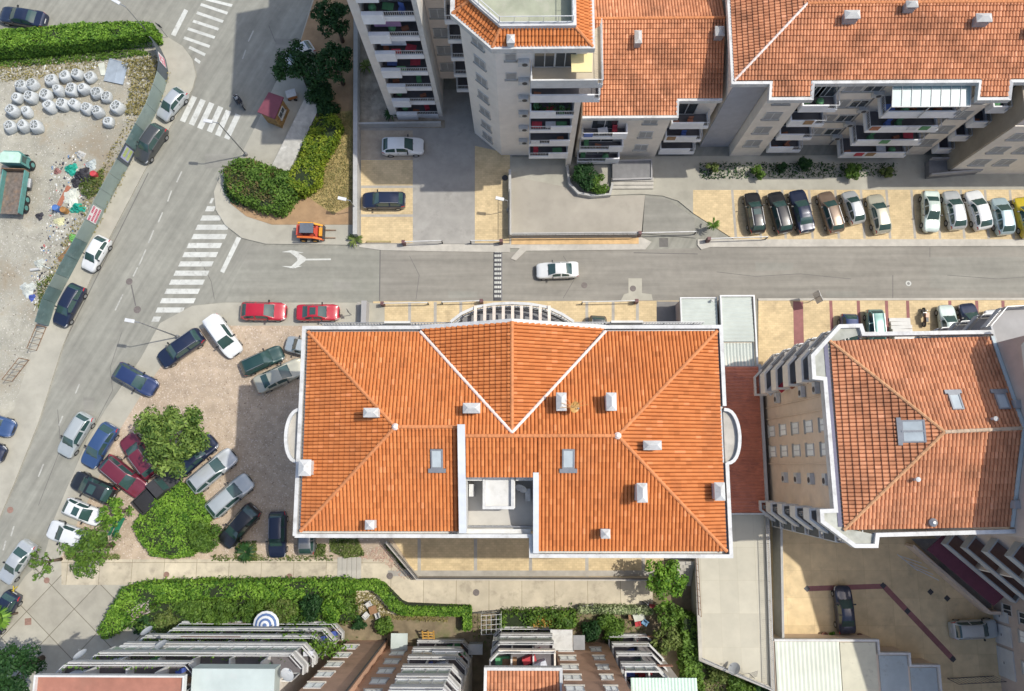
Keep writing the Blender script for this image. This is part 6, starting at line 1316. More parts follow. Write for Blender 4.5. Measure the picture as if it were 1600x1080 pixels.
def grow(name, joints, edges, radii, m, parent):
    me = bpy.data.meshes.new(name); me.from_pydata(joints, edges, []); o = bpy.data.objects.new(name, me); COL.objects.link(o)
    bpy.context.view_layer.objects.active = o; o.select_set(True); o.modifiers.new('skin', 'SKIN'); bm = bmesh.new(); bm.from_mesh(me); lay = bm.verts.layers.skin.verify()
    for i, v in enumerate(bm.verts): v[lay].radius = (radii[i], radii[i]); v[lay].use_root = (i == 0)
    bm.to_mesh(me); bm.free(); s_ = o.modifiers.new('sub', 'SUBSURF'); s_.levels = 1; s_.render_levels = 1
    bpy.context.view_layer.update(); dg = bpy.context.evaluated_depsgraph_get(); nm = bpy.data.meshes.new_from_object(o.evaluated_get(dg)); bpy.data.objects.remove(o)
    nm.materials.clear(); nm.materials.append(m); nm.polygons.foreach_set('use_smooth', [True] * len(nm.polygons)); o = bpy.data.objects.new(name, nm); COL.objects.link(o); o.parent = parent; WPOS[o.name] = Vector((0, 0, 0)); return o
skin = mat('skin', (.50, .30, .22), .6, .05, 4.)
def seated_rider(pt, ang, label, shirt, trousers, helmet):
    r_ = thing('person', label, 'person', tuple(G(*pt, 0))); WPOS[r_.name] = Vector((0, 0, 0))
    J = [(-.28, 0, .95), (-.24, 0, 1.15), (-.16, 0, 1.38), (-.12, 0, 1.50), (-.08, 0, 1.62), (-.05, 0, 1.72)]; E_ = [(0, 1), (1, 2), (2, 3), (3, 4), (4, 5)]; R_ = [.15, .14, .16, .07, .085, .08]
    for s in (-1, 1):
        k = len(J); J += [(-.14, s * .19, 1.42), (.10, s * .27, 1.20), (.38, s * .27, 1.05), (.45, s * .26, 1.03)]; R_ += [.065, .05, .042, .036]; E_ += [(2, k), (k, k + 1), (k + 1, k + 2), (k + 2, k + 3)]
        for f in range(4): q = len(J); J += [(.47 + .01 * f, s * (.24 + .02 * f), 1.035), (.49, s * (.24 + .02 * f), 1.0)]; R_ += [.010, .009]; E_ += [(k + 3, q), (q, q + 1)]
        q = len(J); J += [(.44, s * .22, 1.0)]; R_ += [.010]; E_ += [(k + 3, q)]
        k = len(J); J += [(-.2, s * .11, .90), (.18, s * .16, .84), (.12, s * .16, .45), (.22, s * .16, .38)]; R_ += [.095, .07, .05, .045]; E_ += [(0, k), (k, k + 1), (k + 1, k + 2), (k + 2, k + 3)]
    b = grow('body', J, E_, R_, trousers, r_)
    MB().lathe((-.17, 0, 1.0), [(.17, 0), (.19, .15), (.22, .36), (.14, .47)], 14, sy=1.15).build('jacket', shirt, r_, True)
    MB().lathe((-.05, 0, 1.62), [(.09, 0), (.135, .06), (.14, .14), (.10, .22), (.03, .25)], 14).build('helmet', helmet, r_, True); MB().box((.06, 0, 1.68), (.06, .16, .08)).build('visor', cglass, r_)
    r_.rotation_euler = (0, 0, ang); return r_
seated_rider((377, 163), math.radians(-55), 'person in a pale jacket and dark helmet riding the scooter', mat('pale_jacket', (.50, .52, .55), .9, .1, 3.), mat('dark_trousers', (.03, .035, .05), .9, .1, 3.), metald)
# ------------------------------------------------------------------ vegetation
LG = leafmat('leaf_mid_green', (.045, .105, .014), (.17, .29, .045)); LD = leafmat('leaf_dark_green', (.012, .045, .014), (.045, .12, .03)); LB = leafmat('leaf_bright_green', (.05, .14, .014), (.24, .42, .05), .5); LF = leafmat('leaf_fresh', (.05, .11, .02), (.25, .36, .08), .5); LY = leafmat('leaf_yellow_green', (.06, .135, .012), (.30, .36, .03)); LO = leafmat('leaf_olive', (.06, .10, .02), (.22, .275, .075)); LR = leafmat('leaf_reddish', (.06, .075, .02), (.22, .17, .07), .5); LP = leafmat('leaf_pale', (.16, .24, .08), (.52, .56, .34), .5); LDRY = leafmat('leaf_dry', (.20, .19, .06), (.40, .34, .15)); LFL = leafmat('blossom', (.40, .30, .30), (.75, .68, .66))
bark = mat('bark', (.12, .09, .065), .9, .2, 6.)
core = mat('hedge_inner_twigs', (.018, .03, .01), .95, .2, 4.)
def leaves(pts, nrm, size, var=.35):
    """leaf quads at pts, loosely facing nrm"""
    n = len(pts); s = size * (1 - var + 2 * var * rng.random((n, 1)))
    nn = nrm + rng.normal(0, .55, (n, 3)); nn /= np.linalg.norm(nn, axis=1, keepdims=True) + 1e-9
    t = np.cross(nn, rng.normal(size=(n, 3))); t /= np.linalg.norm(t, axis=1, keepdims=True) + 1e-9; b = np.cross(nn, t)
    v = np.stack([pts - t * s, pts + b * s * .45 + nn * s * .12, pts + t * s, pts - b * s * .45 + nn * s * .12], axis=1).reshape(-1, 3)
    return v
def leafmesh(name, v, m, parent, mats=None):
    w = WPOS[parent.name] if parent is not None else Vector((0, 0, 0)); n = len(v) // 4
    me = bpy.data.meshes.new(name); me.vertices.add(len(v)); me.vertices.foreach_set('co', (v - np.array(w)).astype(np.float32).ravel()); me.loops.add(4 * n); me.loops.foreach_set('vertex_index', np.arange(4 * n, dtype=np.int32)); me.polygons.add(n); me.polygons.foreach_set('loop_start', np.arange(0, 4 * n, 4, dtype=np.int32)); me.polygons.foreach_set('loop_total', np.full(n, 4, dtype=np.int32))
    me.materials.append(m); me.update(); me.validate(); o = bpy.data.objects.new(name, me); COL.objects.link(o); WPOS[o.name] = w
    if parent is not None: o.parent = parent
    return o
def blob_pts(c, r, n, shell=.55):
    d = rng.normal(size=(n, 3)); d /= np.linalg.norm(d, axis=1, keepdims=True); rad = shell + (1 - shell) * rng.random((n, 1)) ** .6
    return np.array(c) + d * rad * np.array(r), d * np.array([1, 1, 1]) + np.array([0, 0, .35])
def crown(c, R, Hh, nb, dens, size):
    """uneven crown: many small clumps scattered through an ellipsoid, leaving gaps"""
    P = []; N = []
    for i in range(nb):
        d = rng.normal(size=3); d /= np.linalg.norm(d); d[2] = abs(d[2]) * 1.0 - .25; an_ = math.atan2(d[1], d[0]); k = (.3 + .62 * rng.random() ** .5) * (1 + .13 * math.sin(3 * an_ + c[0]) + .1 * math.sin(5 * an_ + c[1]))
        cc = np.array(c) + d * k * np.array([R, R, Hh]); r = R * (.15 + .17 * rng.random()); p, q = blob_pts(cc, (r, r, r * .75), int(dens * r * r), .3); P.append(p); N.append(q)
    return np.concatenate(P), np.concatenate(N)
def limbs(mb, base, top, R, n=6):
    base = Vector(base); top = Vector(top); mid = base + (top - base) * .5 + Vector((.1, .05, 0)); mb.tube(base, mid, .17 * R / 2 + .05, 10, .12 * R / 2 + .04).tube(mid, top, .12 * R / 2 + .04, 8, .05)
    for i in range(n):
        a = i * 2 * math.pi / n + .4; s = base + (top - base) * (.45 + .07 * (i % 3)); e = top + Vector((math.cos(a) * R * .65, math.sin(a) * R * .65, (.1 - .3 * (i % 2)) * R * .5)); mb.tube(s, e, .07, 6, .02)
def tree(px, py, zc, Rpx, label, m, name='tree', nb=46, dens=210, size=.17, flat=.62, group=None, cat='tree'):
    """px, py: crown centre in the photo; zc: height of the crown centre"""
    c = G(px, py, zc); R = Rpx * (H - zc) / F; r_ = thing(name, label, cat, (c.x, c.y, .08), 0, group)
    p, n = crown((c.x, c.y, zc), R * .95, R * flat, nb, dens, size); leafmesh('crown', leaves(p, n, size), m, r_)
    t = MB(); limbs(t, (c.x, c.y, .05), (c.x, c.y, zc + R * .1), R); t.build('trunk', bark, r_, True); return r_
def bush(px, py, Rpx, h, label, m, name='bush', dens=420, size=.13, group=None, cat='bush', squash=1.0, nb=14):
    c = G(px, py, h * .6); R = Rpx * (H - h) / F; r_ = thing(name, label, cat, (c.x, c.y, .1), 0, group)
    P = []; N = []
    for i in range(nb):
        a = rng.random() * 6.28; k = rng.random() ** .5 * .68; rr = R * (.3 + .16 * rng.random()); p, n = blob_pts((c.x + math.cos(a) * k * R, c.y + math.sin(a) * k * R * squash, .1 + h * (.45 + .3 * rng.random())), (rr, rr, min(rr, h * .5)), int(dens * rr * (rr + .3)), .35); P.append(p); N.append(n)
    leafmesh('foliage', leaves(np.concatenate(P), np.concatenate(N), size), m, r_)
    s = MB()
    for i in range(5): a = i * 1.26; s.tube((c.x, c.y, .05), (c.x + math.cos(a) * R * .5, c.y + math.sin(a) * R * .5, h * .6), .03, 6, .012)
    s.build('stems', bark, r_); return r_
def inpoly(P, poly):
    x, y = P[:, 0], P[:, 1]; r = np.zeros(len(P), bool); n = len(poly)
    for i in range(n):
        x1, y1 = poly[i]; x2, y2 = poly[(i + 1) % n]; c = ((y1 > y) != (y2 > y)) & (x < (x2 - x1) * (y - y1) / (y2 - y1 + 1e-12) + x1); r ^= c
    return r
def scatter(poly, n):
    a = np.array([tuple(p) for p in poly]); lo, hi = a.min(0), a.max(0); out = np.zeros((0, 2))
    while len(out) < n: p = lo + rng.random((n, 2)) * (hi - lo); out = np.concatenate([out, p[inpoly(p, a)]])
    return out[:n]
def hedge(pts, z, label, m, name='hedge', dens=170, size=.12, rough=.12, cat='hedge', zb=.08, group=None):
    """clipped or loose hedge over an outline traced at its top height"""
    poly = G2(pts, z); c = sum(poly, V2(0, 0)) / len(poly); r_ = thing(name, label, cat, (c.x, c.y, zb), 0, group)
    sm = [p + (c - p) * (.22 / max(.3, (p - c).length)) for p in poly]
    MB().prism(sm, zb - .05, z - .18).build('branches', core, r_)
    a = np.array([tuple(p) for p in poly]); area = abs(sum(a[i][0] * a[(i + 1) % len(a)][1] - a[(i + 1) % len(a)][0] * a[i][1] for i in range(len(a)))) / 2
    q = scatter(poly, int(area * dens)); bumpz = rough * (np.sin(q[:, 0] * 2.1) * np.cos(q[:, 1] * 2.7) + np.sin(q[:, 0] * .8 + q[:, 1]))
    top = np.column_stack([q, z - .05 + bumpz + rng.normal(0, rough * .6, len(q))]); P = [top]; N = [np.tile([0, 0, 1.], (len(q), 1))]
    for i in range(len(poly)):
        p0, p1 = poly[i], poly[(i + 1) % len(poly)]; L = (p1 - p0).length; k = int(L * z * dens * .7); t = rng.random((k, 1)); d = (p1 - p0).normalized()
        nx = np.array([d.y, -d.x, .35]); 
        if V2(d.y, -d.x).dot(p0 - c) < 0: nx = np.array([-d.y, d.x, .35])
        b = np.array(p0) * (1 - t) + np.array(p1) * t; P.append(np.column_stack([b + nx[:2] * rng.normal(0, rough * .6, (k, 1)), zb + rng.random(k) * (z - zb)])); N.append(np.tile(nx, (k, 1)))
    leafmesh('foliage', leaves(np.concatenate(P), np.concatenate(N), size), m, r_); return r_
def cover(name, pts, n, h, m, size=.1, z=.1, kind='stuff'):
    q = scatter(G2(pts, z), n); v = leaves(np.column_stack([q, z + rng.random(len(q)) ** 1.5 * h]), np.tile([0, 0, .7], (len(q), 1)), size); o = leafmesh(name, v, m, None); o['kind'] = 'stuff'; return o
# top left
hedge([(-60, 52), (60, 42), (130, 36), (200, 33), (236, 35), (239, 52), (120, 64), (0, 75), (-60, 78)], 2.2, 'long clipped green hedge above the rubble lot', LB, size=.13, dens=190)
cover('grass', [(-60, 92), (100, 84), (225, 78), (236, 86), (150, 96), (40, 104), (-60, 110)], 2600, .3, LG, .14)
cover('weeds', [(-40, 108), (60, 96), (160, 92), (150, 108), (60, 124), (-40, 132)], 900, .25, LDRY, .12)
cover('weeds', [(190, 92), (246, 88), (256, 112), (240, 150), (222, 180), (196, 180), (205, 130)], 1500, .4, LDRY, .13)
cover('weeds', [(222, 150), (235, 150), (178, 280), (150, 330), (130, 370), (100, 420), (70, 490), (56, 480), (90, 400), (128, 320), (170, 240)], 900, .35, LDRY, .12)
cover('weeds', [(128, 280), (165, 262), (160, 300), (140, 312), (125, 300)], 700, .4, LO, .13)
cover('weeds', [(60, 440), (98, 420), (92, 452), (72, 490), (60, 480)], 500, .4, LO, .12)
cover('weeds', [(262, 110), (268, 112), (256, 150), (210, 250), (150, 365), (140, 372), (200, 250), (250, 140)], 350, .3, LDRY, .1, .13)
# trees over the kiosk and garden
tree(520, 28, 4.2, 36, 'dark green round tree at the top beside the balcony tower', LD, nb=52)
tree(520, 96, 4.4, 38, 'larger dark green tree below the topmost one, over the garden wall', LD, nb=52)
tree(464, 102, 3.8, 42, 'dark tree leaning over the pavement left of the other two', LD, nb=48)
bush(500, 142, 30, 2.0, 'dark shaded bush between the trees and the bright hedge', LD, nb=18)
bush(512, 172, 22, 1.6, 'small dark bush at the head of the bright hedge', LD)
hedge([(498, 182), (520, 178), (532, 192), (518, 222), (500, 252), (496, 285), (470, 302), (452, 292), (452, 270), (470, 240), (482, 208)], 1.6, 'bright yellow-green hedge curving down beside the mottled wall top', LY, size=.15, rough=.22, dens=150)
hedge([(347, 264), (370, 250), (392, 250), (425, 262), (452, 270), (462, 300), (440, 330), (410, 325), (385, 315), (358, 298)], 1.5, 'broad loose shrubbery of green and reddish leaves at the street corner', LG, name='shrubbery', size=.15, rough=.28, dens=150, cat='shrubbery')
cover('red_and_shade_leaves', [(350, 262), (395, 250), (440, 266), (430, 318), (390, 312), (356, 292)], 900, .3, LR, .12, 1.45)
cover('red_and_shade_leaves', [(352, 285), (372, 300), (388, 325), (365, 320), (350, 300)], 500, .5, LD, .12, .15)  # dark leaves put in for the shadow left of the shrubbery
cover('dry_grass', [(500, 182), (551, 176), (551, 318), (520, 333), (474, 300), (492, 245)], 5200, .16, LDRY, .09, .17)
def spiky(px, py, h, r, n, label, m=LG, name='agave', cat='plant', up=.5):
    c = G(px, py, 0.1); r_ = thing(name, label, cat, (c.x, c.y, .1)); mb = MB()
    for i in range(n):
        a = rng.random() * 6.28; e = (up + .5 * rng.random()); d = Vector((math.cos(a), math.sin(a), 0)); s = Vector((-d.y, d.x, 0)) * r * .09; b = Vector((c.x, c.y, h)); m1 = b + d * r * .55 + Vector((0, 0, r * .45 * e)); t = b + d * r + Vector((0, 0, r * (.5 * e - .35)))
        mb.add([b - s * .5, b + s * .5, m1 + s, m1 - s, t], [(0, 1, 2, 3), (3, 2, 4)])
    mb.build('fronds', m, r_); tr = MB().tube((c.x, c.y, .05), (c.x, c.y, h + .05), .09 + .03 * (h > 1), 8, .07); tr.build('stem', bark, r_); return r_
spiky(555, 376, .3, .9, 26, 'grey-green spiky agave at the end of the garden wall', LO)
spiky(1109, 356, 1.3, .75, 20, 'small palm in a pot at the corner of the yellow bay', LG, 'potted_palm')
spiky(574, 108, .5, .9, 22, 'young palm on the pale bed below the balcony tower', LO, 'young_palm'); spiky(613, 181, .4, .9, 22, 'dark spiky plant at the foot of the balcony tower', LD, 'yucca')
# planter and north row of shrubs
bush(916, 276, 25, 1.8, 'dark rounded bush filling the curved planter', LD, nb=16); bush(935, 288, 19, 1.5, 'lighter bush at the front of the curved planter', LG, nb=12)
for x, y, r, h, l, m in ((1113, 262, 12, 1.3, 'small pale green bush at the west end of the shaded strip', LO), (1184, 270, 14, 1.2, 'round green bush below the first bay front', LG), (1222, 262, 9, .9, 'tiny dark shrub in the shaded strip', LD), (1258, 258, 15, 1.4, 'dark bush below the left balconies', LD), (1335, 270, 17, 1.6, 'round green bush below the long balconies', LG), (1386, 269, 12, 1.0, 'olive bush right of the round one', LO)): bush(x, y, r, h, l, m, group='shrubs along the terrace foot', nb=9)
cover('ground_plants', [(1092, 255), (1400, 256), (1400, 276), (1095, 280)], 1500, .35, LD, .12, .12)
# gravel lot and plaza
tree(271, 682, 4.4, 58, 'broad spreading green tree standing among the parked cars', LF, nb=74, dens=170, size=.2, flat=.62)
hedge([(206, 822), (232, 790), (262, 762), (278, 754), (306, 772), (326, 800), (322, 846), (296, 868), (268, 872), (238, 868), (222, 850)], .9, 'round planted bed of bright ground cover among the cars', LB, name='planted_bed', size=.13, rough=.14, dens=160, cat='planted bed')
bush(318, 838, 28, 1.7, 'blue-green shrub at the right side of the round bed', LG, nb=18); bush(308, 778, 12, 1.0, 'small green tuft at the top of the round bed', LG, nb=8)
tree(176, 800, 2.6, 27, 'small bright green tree behind the white hatchback', LB, nb=30, size=.15, dens=260); tree(142, 858, 3.6, 44, 'thin feathery tree arching over the white car and the path', LG, nb=44, dens=130, size=.17)
tree(66, 880, 2.8, 25, 'small loose tree at the corner of the plaza', LG, nb=20, dens=150, size=.15); spiky(27, 958, 2.2, 1.15, 90, 'small round-headed palm at the plaza edge', LB, 'palm_tree', 'palm', .9)
tree(14, 1050, 4.5, 52, 'dark green tree in the bottom left corner', LD, nb=60)
for q, n in (([(515, 842), (560, 842), (570, 868), (540, 872), (518, 862)], 1300), ([(370, 848), (402, 845), (402, 876), (366, 876)], 600), ([(484, 850), (510, 850), (508, 868), (486, 866)], 450), ([(104, 862), (190, 866), (188, 874), (104, 874)], 500), ([(330, 866), (520, 868), (520, 876), (330, 876)], 500), ([(600, 850), (612, 850), (640, 885), (632, 890)], 400)): cover('weeds', q, n, .3, LO, .11)
spiky(385, 862, .3, 1.1, 24, 'dark spiky plant by the path below the black hatchback', LD, 'yucca')
# gardens in front of the flats
hedge([(188, 922), (230, 912), (330, 909), (440, 909), (545, 908), (552, 925), (440, 936), (330, 934), (240, 940), (205, 972), (160, 998), (152, 985), (175, 950)], 1.5, 'long leafy garden hedge along the path above the balconies', LB, size=.15, rough=.22, dens=140)
hedge([(240, 942), (330, 936), (440, 938), (550, 926), (552, 970), (440, 978), (330, 980), (225, 986), (205, 972)], 1.0, 'mixed low planting filling the front garden behind the long hedge', LG, name='garden_planting', rough=.35, size=.17, dens=110, cat='planting')
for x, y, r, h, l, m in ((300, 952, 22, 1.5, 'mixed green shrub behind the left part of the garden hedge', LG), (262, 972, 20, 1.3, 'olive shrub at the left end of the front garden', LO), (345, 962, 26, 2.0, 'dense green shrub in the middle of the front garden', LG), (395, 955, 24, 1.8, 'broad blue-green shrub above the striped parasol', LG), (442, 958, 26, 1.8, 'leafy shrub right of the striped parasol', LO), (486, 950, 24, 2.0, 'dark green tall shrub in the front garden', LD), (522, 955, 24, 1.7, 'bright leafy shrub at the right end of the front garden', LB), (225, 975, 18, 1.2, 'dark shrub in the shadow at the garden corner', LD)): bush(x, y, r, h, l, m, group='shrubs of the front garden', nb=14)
cover('blossoms', [(200, 955), (235, 935), (236, 955), (205, 972)], 260, .3, LFL, .13, 1.2)
hedge([(546, 909), (585, 907), (600, 915), (622, 940), (636, 948), (735, 949), (735, 985), (724, 985), (724, 963), (630, 962), (612, 955), (590, 928), (580, 922), (548, 922)], 1.2, 'narrow clipped hedge winding beside the path', LB, size=.12, dens=220, rough=.06)
bush(600, 977, 16, 1.2, 'bright shrub beside the white garden chairs', LG); bush(562, 974, 12, .9, 'small dark shrub below the lawn edge', LD); cover('lawn', [(552, 925), (582, 925), (605, 950), (615, 960), (700, 965), (700, 972), (560, 965)], 1500, .12, LDRY, .1)
hedge([(782, 958), (900, 956), (898, 980), (782, 984)], 1.0, 'low mixed hedge in the walled garden by the brown block', LG, rough=.3, size=.15, dens=120)
cover('blossoms', [(840, 962), (885, 962), (885, 980), (830, 982)], 200, .3, leafmat('orange_blossom', (.45, .22, .05), (.6, .45, .1)), .12, .9)
hedge([(905, 948), (1020, 950), (1020, 960), (905, 958)], 1.0, 'pale flowering hedge along the path end', LP, size=.12, dens=220)
bush(925, 985, 18, 1.6, 'dark green shrub in the garden left of the lawn', LD, nb=14); bush(955, 980, 24, 1.0, 'soft grassy shrub in the garden below the pale hedge', LG, nb=16)
for x, y, z, r, l, m in ((1040, 908, 3.6, 36, 'round bright green tree beside the concrete stair', LB), (1045, 962, 2.2, 22, 'pale green small tree below the round bright one', LG), (1040, 1000, 2.0, 24, 'olive loose tree beside the right-hand balconies', LO)): tree(x, y, z, r, l, m, nb=40, dens=230, size=.17)
hedge([(1068, 962), (1088, 965), (1094, 1000), (1098, 1090), (1074, 1090), (1066, 1000)], 1.9, 'tall leafy hedge beside the garage deck', LG, rough=.25, size=.16, dens=150)
for x, y, r, h, l, m in ((1120, 1050, 20, 1.3, 'small tree-like shrub below the garage deck corner', LO), (1155, 1070, 22, 1.2, 'green shrub at the bottom edge under the deck wall', LG), (1190, 1078, 18, 1.0, 'dark shrub at the bottom edge by the ribbed garage', LD)): bush(x, y, r, h, l, m, nb=12)
cover('weeds', [(1090, 1010), (1130, 1040), (1200, 1075), (1200, 1100), (1090, 1100)], 1200, .4, LO, .13, .12)
cover('weeds', [(740, 962), (1010, 962), (1010, 1004), (740, 1004)], 900, .3, LO, .11, .1)
bush(1300, 991, 5, .6, 'bright potted plant by the ochre garage wall', LB, nb=6)
# ------------------------------------------------------------------ bulk bags on the rubble lot
bagm = mat('bag_fabric', (.50, .53, .535), .85, .08, 2., stain=(2.2, .52, (.36, .36, .34), .6)); fillm = mat('bag_rubble_fill', (.20, .22, .22), .95, .3, 3.)
def bag_proto(v):
    """open bulk bag: squarish, creased, slumped to one side; v sets how full and how far it sags"""
    r_ = thing('bulk_bag', 'x', 'bag', (0, 0, 0)); n = 40; op = (.40, .33, .44)[v]; ht = (.95, 1.05, .78)[v]; ln = (.05, .12, -.1)[v]; vs = []; fs = []
    prof = [(.50, 0), (.55, .10), (.58, .30), (.57, .55), (.53, .78), (.47, .93), (op, 1.0), (op - .03, .99), (op - .04, .86)]
    for k, (r, z) in enumerate(prof):
        for i in range(n):
            a = 2 * math.pi * i / n; sq = 1 / max(abs(math.cos(a)), abs(math.sin(a))); cre = .035 * abs(math.sin(7 * a + v + .5 * k)) + .03 * math.sin(3 * a + 2 * v) + .02 * math.sin(13 * a + k); rr = r * (1 + .34 * (sq - 1) * (.4 + .6 * (k < 6))) * (1 - cre)
            vs.append((rr * math.cos(a) + ln * z, rr * math.sin(a) * (1, .92, 1.06)[v], ht * z + .035 * math.sin(2 * a + k + v) * (k > 2)))
    for k in range(len(prof) - 1): fs += [(k * n + i, k * n + (i + 1) % n, (k + 1) * n + (i + 1) % n, (k + 1) * n + i) for i in range(n)]
    MB().add(vs, fs).build('sack', bagm, r_, True)
    MB().lathe((ln, 0, ht * .86 - .06), [(op, 0), (op * .9, .07), (op * .5, .12), (.02, .14)], 14).build('rubble_fill', fillm, r_)
    for q in range(3 if v != 1 else 2):
        a = .35 + q * (1.05 if v != 1 else 1.57); c_, s_ = math.cos(a) * op, math.sin(a) * op; m_ = Vector((ln + .06 * (q - 1), .05 * (1 - q), ht * .97)); MB().beam((ln - c_, -s_, ht * 1.0), m_, .06, .02).beam(m_, (ln + c_, s_, ht * 1.01), .06, .02).build('strap', bagm, r_)
    return r_
bps = [bag_proto(v) for v in range(3)]; used = [0, 0, 0]
bags = [
 ((81, 126), 'leftmost white bag of the top row of four'), ((102, 121), 'second white bag of the top row of four'), ((122, 117), 'third white bag of the top row of four'), ((141, 120), 'rightmost white bag of the top row, by the blue sheet'),
 ((35, 136), 'slumped white bag at the top of the left cluster'), ((52, 133), 'wide open white bag at the top right of the left cluster'), ((29, 153), 'left white bag of the second pair in the left cluster'), ((50, 153), 'right white bag of the second pair in the left cluster'), ((22, 174), 'left white bag of the third pair in the left cluster'), ((43, 176), 'right white bag of the third pair in the left cluster'), ((17, 199), 'first white bag of the bottom row of three'), ((38, 199), 'middle white bag of the bottom row of three'), ((58, 199), 'last white bag of the bottom row of three'),
 ((73, 149), 'leftmost white bag of the second row'), ((94, 144), 'second white bag of the second row'), ((113, 141), 'third white bag of the second row'), ((134, 140), 'fourth white bag of the second row'), ((152, 145), 'sagging white bag at the bend of the second row'), ((166, 152), 'wide white bag right of the sagging one'),
 ((80, 168), 'leftmost white bag of the third row'), ((100, 164), 'second white bag of the third row, straps crossed'), ((118, 164), 'third white bag of the third row'), ((136, 170), 'fourth white bag of the third row'), ((154, 176), 'fifth white bag of the third row'), ((169, 191), 'lowest white bag at the tail of the third row'), ((185, 169), 'white bag at the far right by the weeds')]
for i, ((x, y), l) in enumerate(bags):
    v = 2 if ('slump' in l or 'sag' in l or 'wide' in l) else (0, 1, 0, 0, 1)[i % 5]; o = dup(bps[v]) if used[v] else bps[v]; used[v] = 1; c = G(x, y, .5); o.location = (c.x, c.y, .07); o.rotation_euler = (0, 0, rng.random() * 6.28); s = .9 + .22 * rng.random(); o.scale = (s, s * (.9 + .2 * rng.random()), .8 + .4 * rng.random()); tag(o, l, 'bag', 'white bulk bags on the rubble lot')
# ------------------------------------------------------------------ rubbish
def heap(px, py, r, h, label, m, name='tarpaulin', cat='tarpaulin', sq=1., z=.07, n=26):
    c = G(px, py, z); vs = []; fs = []; K = 6
    for k in range(K):
        for i in range(n):
            a = 2 * math.pi * i / n; rr = r * (1 - k / K) * (1 + .2 * math.sin(3 * a + px) + .12 * math.sin(7 * a + k)); vs.append((c.x + rr * math.cos(a), c.y + rr * sq * math.sin(a), z + h * (math.sin(k / (K - 1) * 1.5) + .16 * math.sin(5 * a + 2 * k) * (k > 0) + .1 * rng.normal() * (k > 0))))
    vs.append((c.x, c.y, z + h * 1.05)); fs = [(k * n + i, k * n + (i + 1) % n, (k + 1) * n + (i + 1) % n, (k + 1) * n + i) for k in range(K - 1) for i in range(n)] + [((K - 1) * n + i, (K - 1) * n + (i + 1) % n, K * n) for i in range(n)]
    return MB().add(vs, fs).solo(name, m, label, cat)
teal = mat('teal_tarpaulin', (.02, .32, .24), .5, .2, 2.); blk = mat('black_sacking', (.035, .035, .045), .6, .2, 3.); paleT = mat('pale_sheeting', (.52, .54, .47), .8, .1, 2.)
heap(112, 265, .62, .5, 'green tarpaulin bundle above the black sacks', teal); heap(122, 326, .75, .5, 'larger teal tarpaulin beside the notice board', teal, sq=.7); heap(130, 274, .8, .6, 'heap of black sacks in the rubble', blk, 'rubbish_heap', 'rubbish'); heap(120, 286, .55, .4, 'smaller dark sack below the black heap', blk, 'rubbish_sack', 'rubbish'); heap(127, 242, .4, .45, 'white plastic bag at the top of the rubbish', whitep, 'plastic_bag', 'bag'); heap(143, 258, .55, .3, 'pale grey bag right of the black heap', mat('grey_plastic', (.42, .47, .47), .5, .1, 3.), 'plastic_bag', 'bag'); heap(112, 308, .85, .18, 'pale crumpled sheet lying beside the rusty board', paleT, 'plastic_sheet', 'sheet', 1.2); heap(93, 346, .6, .18, 'yellowish crumpled sheet below the blue drum', mat('yellowish_sheet', (.55, .54, .33), .8, .1, 3.), 'plastic_sheet', 'sheet', .7)
heap(90, 268, .35, .3, 'small dark and pink heap left of the green tarpaulin', mat('dull_pink_rag', (.28, .14, .13), .9, .3, 4.), 'rag_heap', 'rubbish'); heap(62, 338, .4, .2, 'dark scrap left of the yellowish sheet', blk, 'scrap_heap', 'rubbish')
p = G(100, 306, .1); MB().box((p.x, p.y, .08), (.45, 2.2, .05), -.38).solo('rusty_board', mat('rust_red_board', (.34, .13, .075), .8, .15, 3.), 'rust red board on the rubble lot', 'board')
def drum(px, py, m, l): c = G(px, py, .4); MB().lathe((c.x, c.y, .07), [(.3, 0), (.32, .1), (.3, .3), (.32, .5), (.3, .7), (.26, .72), (.26, .66), (.02, .66)], 16).solo('drum', m, l, 'drum')
drum(89, 326, mat('blue_plastic', (.08, .18, .45), .5, .1, 3.), 'blue plastic drum left of the teal tarpaulin'); drum(101, 329, mat('orange_rust_drum', (.35, .18, .06), .7, .2, 3.), 'rusty orange drum left of the teal tarpaulin'); drum(148, 273, mat('red_plastic', (.5, .06, .07), .5, .1, 3.), 'red plastic tub right of the black sacks')
c = G(180, 112, .2); q4 = G2([(172, 92), (200, 100), (192, 132), (163, 126)], .18); MB().prism(q4, .1, .2).wall(q4, .2, .25, .08, True).beam((q4[0] + q4[1]).to_3d() / 2 + Vector((0, 0, .22)), (q4[2] + q4[3]).to_3d() / 2 + Vector((0, 0, .22)), .06, .05).solo('metal_sheet', mat('blue_grey_sheet', (.30, .35, .40), .5, .1, 2.), 'blue-grey framed metal sheet lying in the dry weeds', 'sheet')
q4 = G2([(153, 100), (163, 98), (166, 118), (158, 118)], .15); MB().prism(q4, .08, .2).solo('white_board', paleT, 'pale narrow board left of the blue-grey sheet', 'board')
for i, (a, b, l) in enumerate((((48, 422), (62, 420), 'white pipe offcut lying in the lower rubbish'), ((54, 408), (78, 420), 'long pale batten in the lower rubbish'), ((52, 448), (72, 432), 'thin pale pole crossing the lower weeds'), ((53, 486), (60, 468), 'leaning pale stick at the end of the weeds'))): MB().tube(G(*a, .2), G(*b, .3), .14 if i == 0 else .05, 10).solo('pipe' if i == 0 else 'batten', paleT if i else whitep, l, 'pipe' if i == 0 else 'batten')
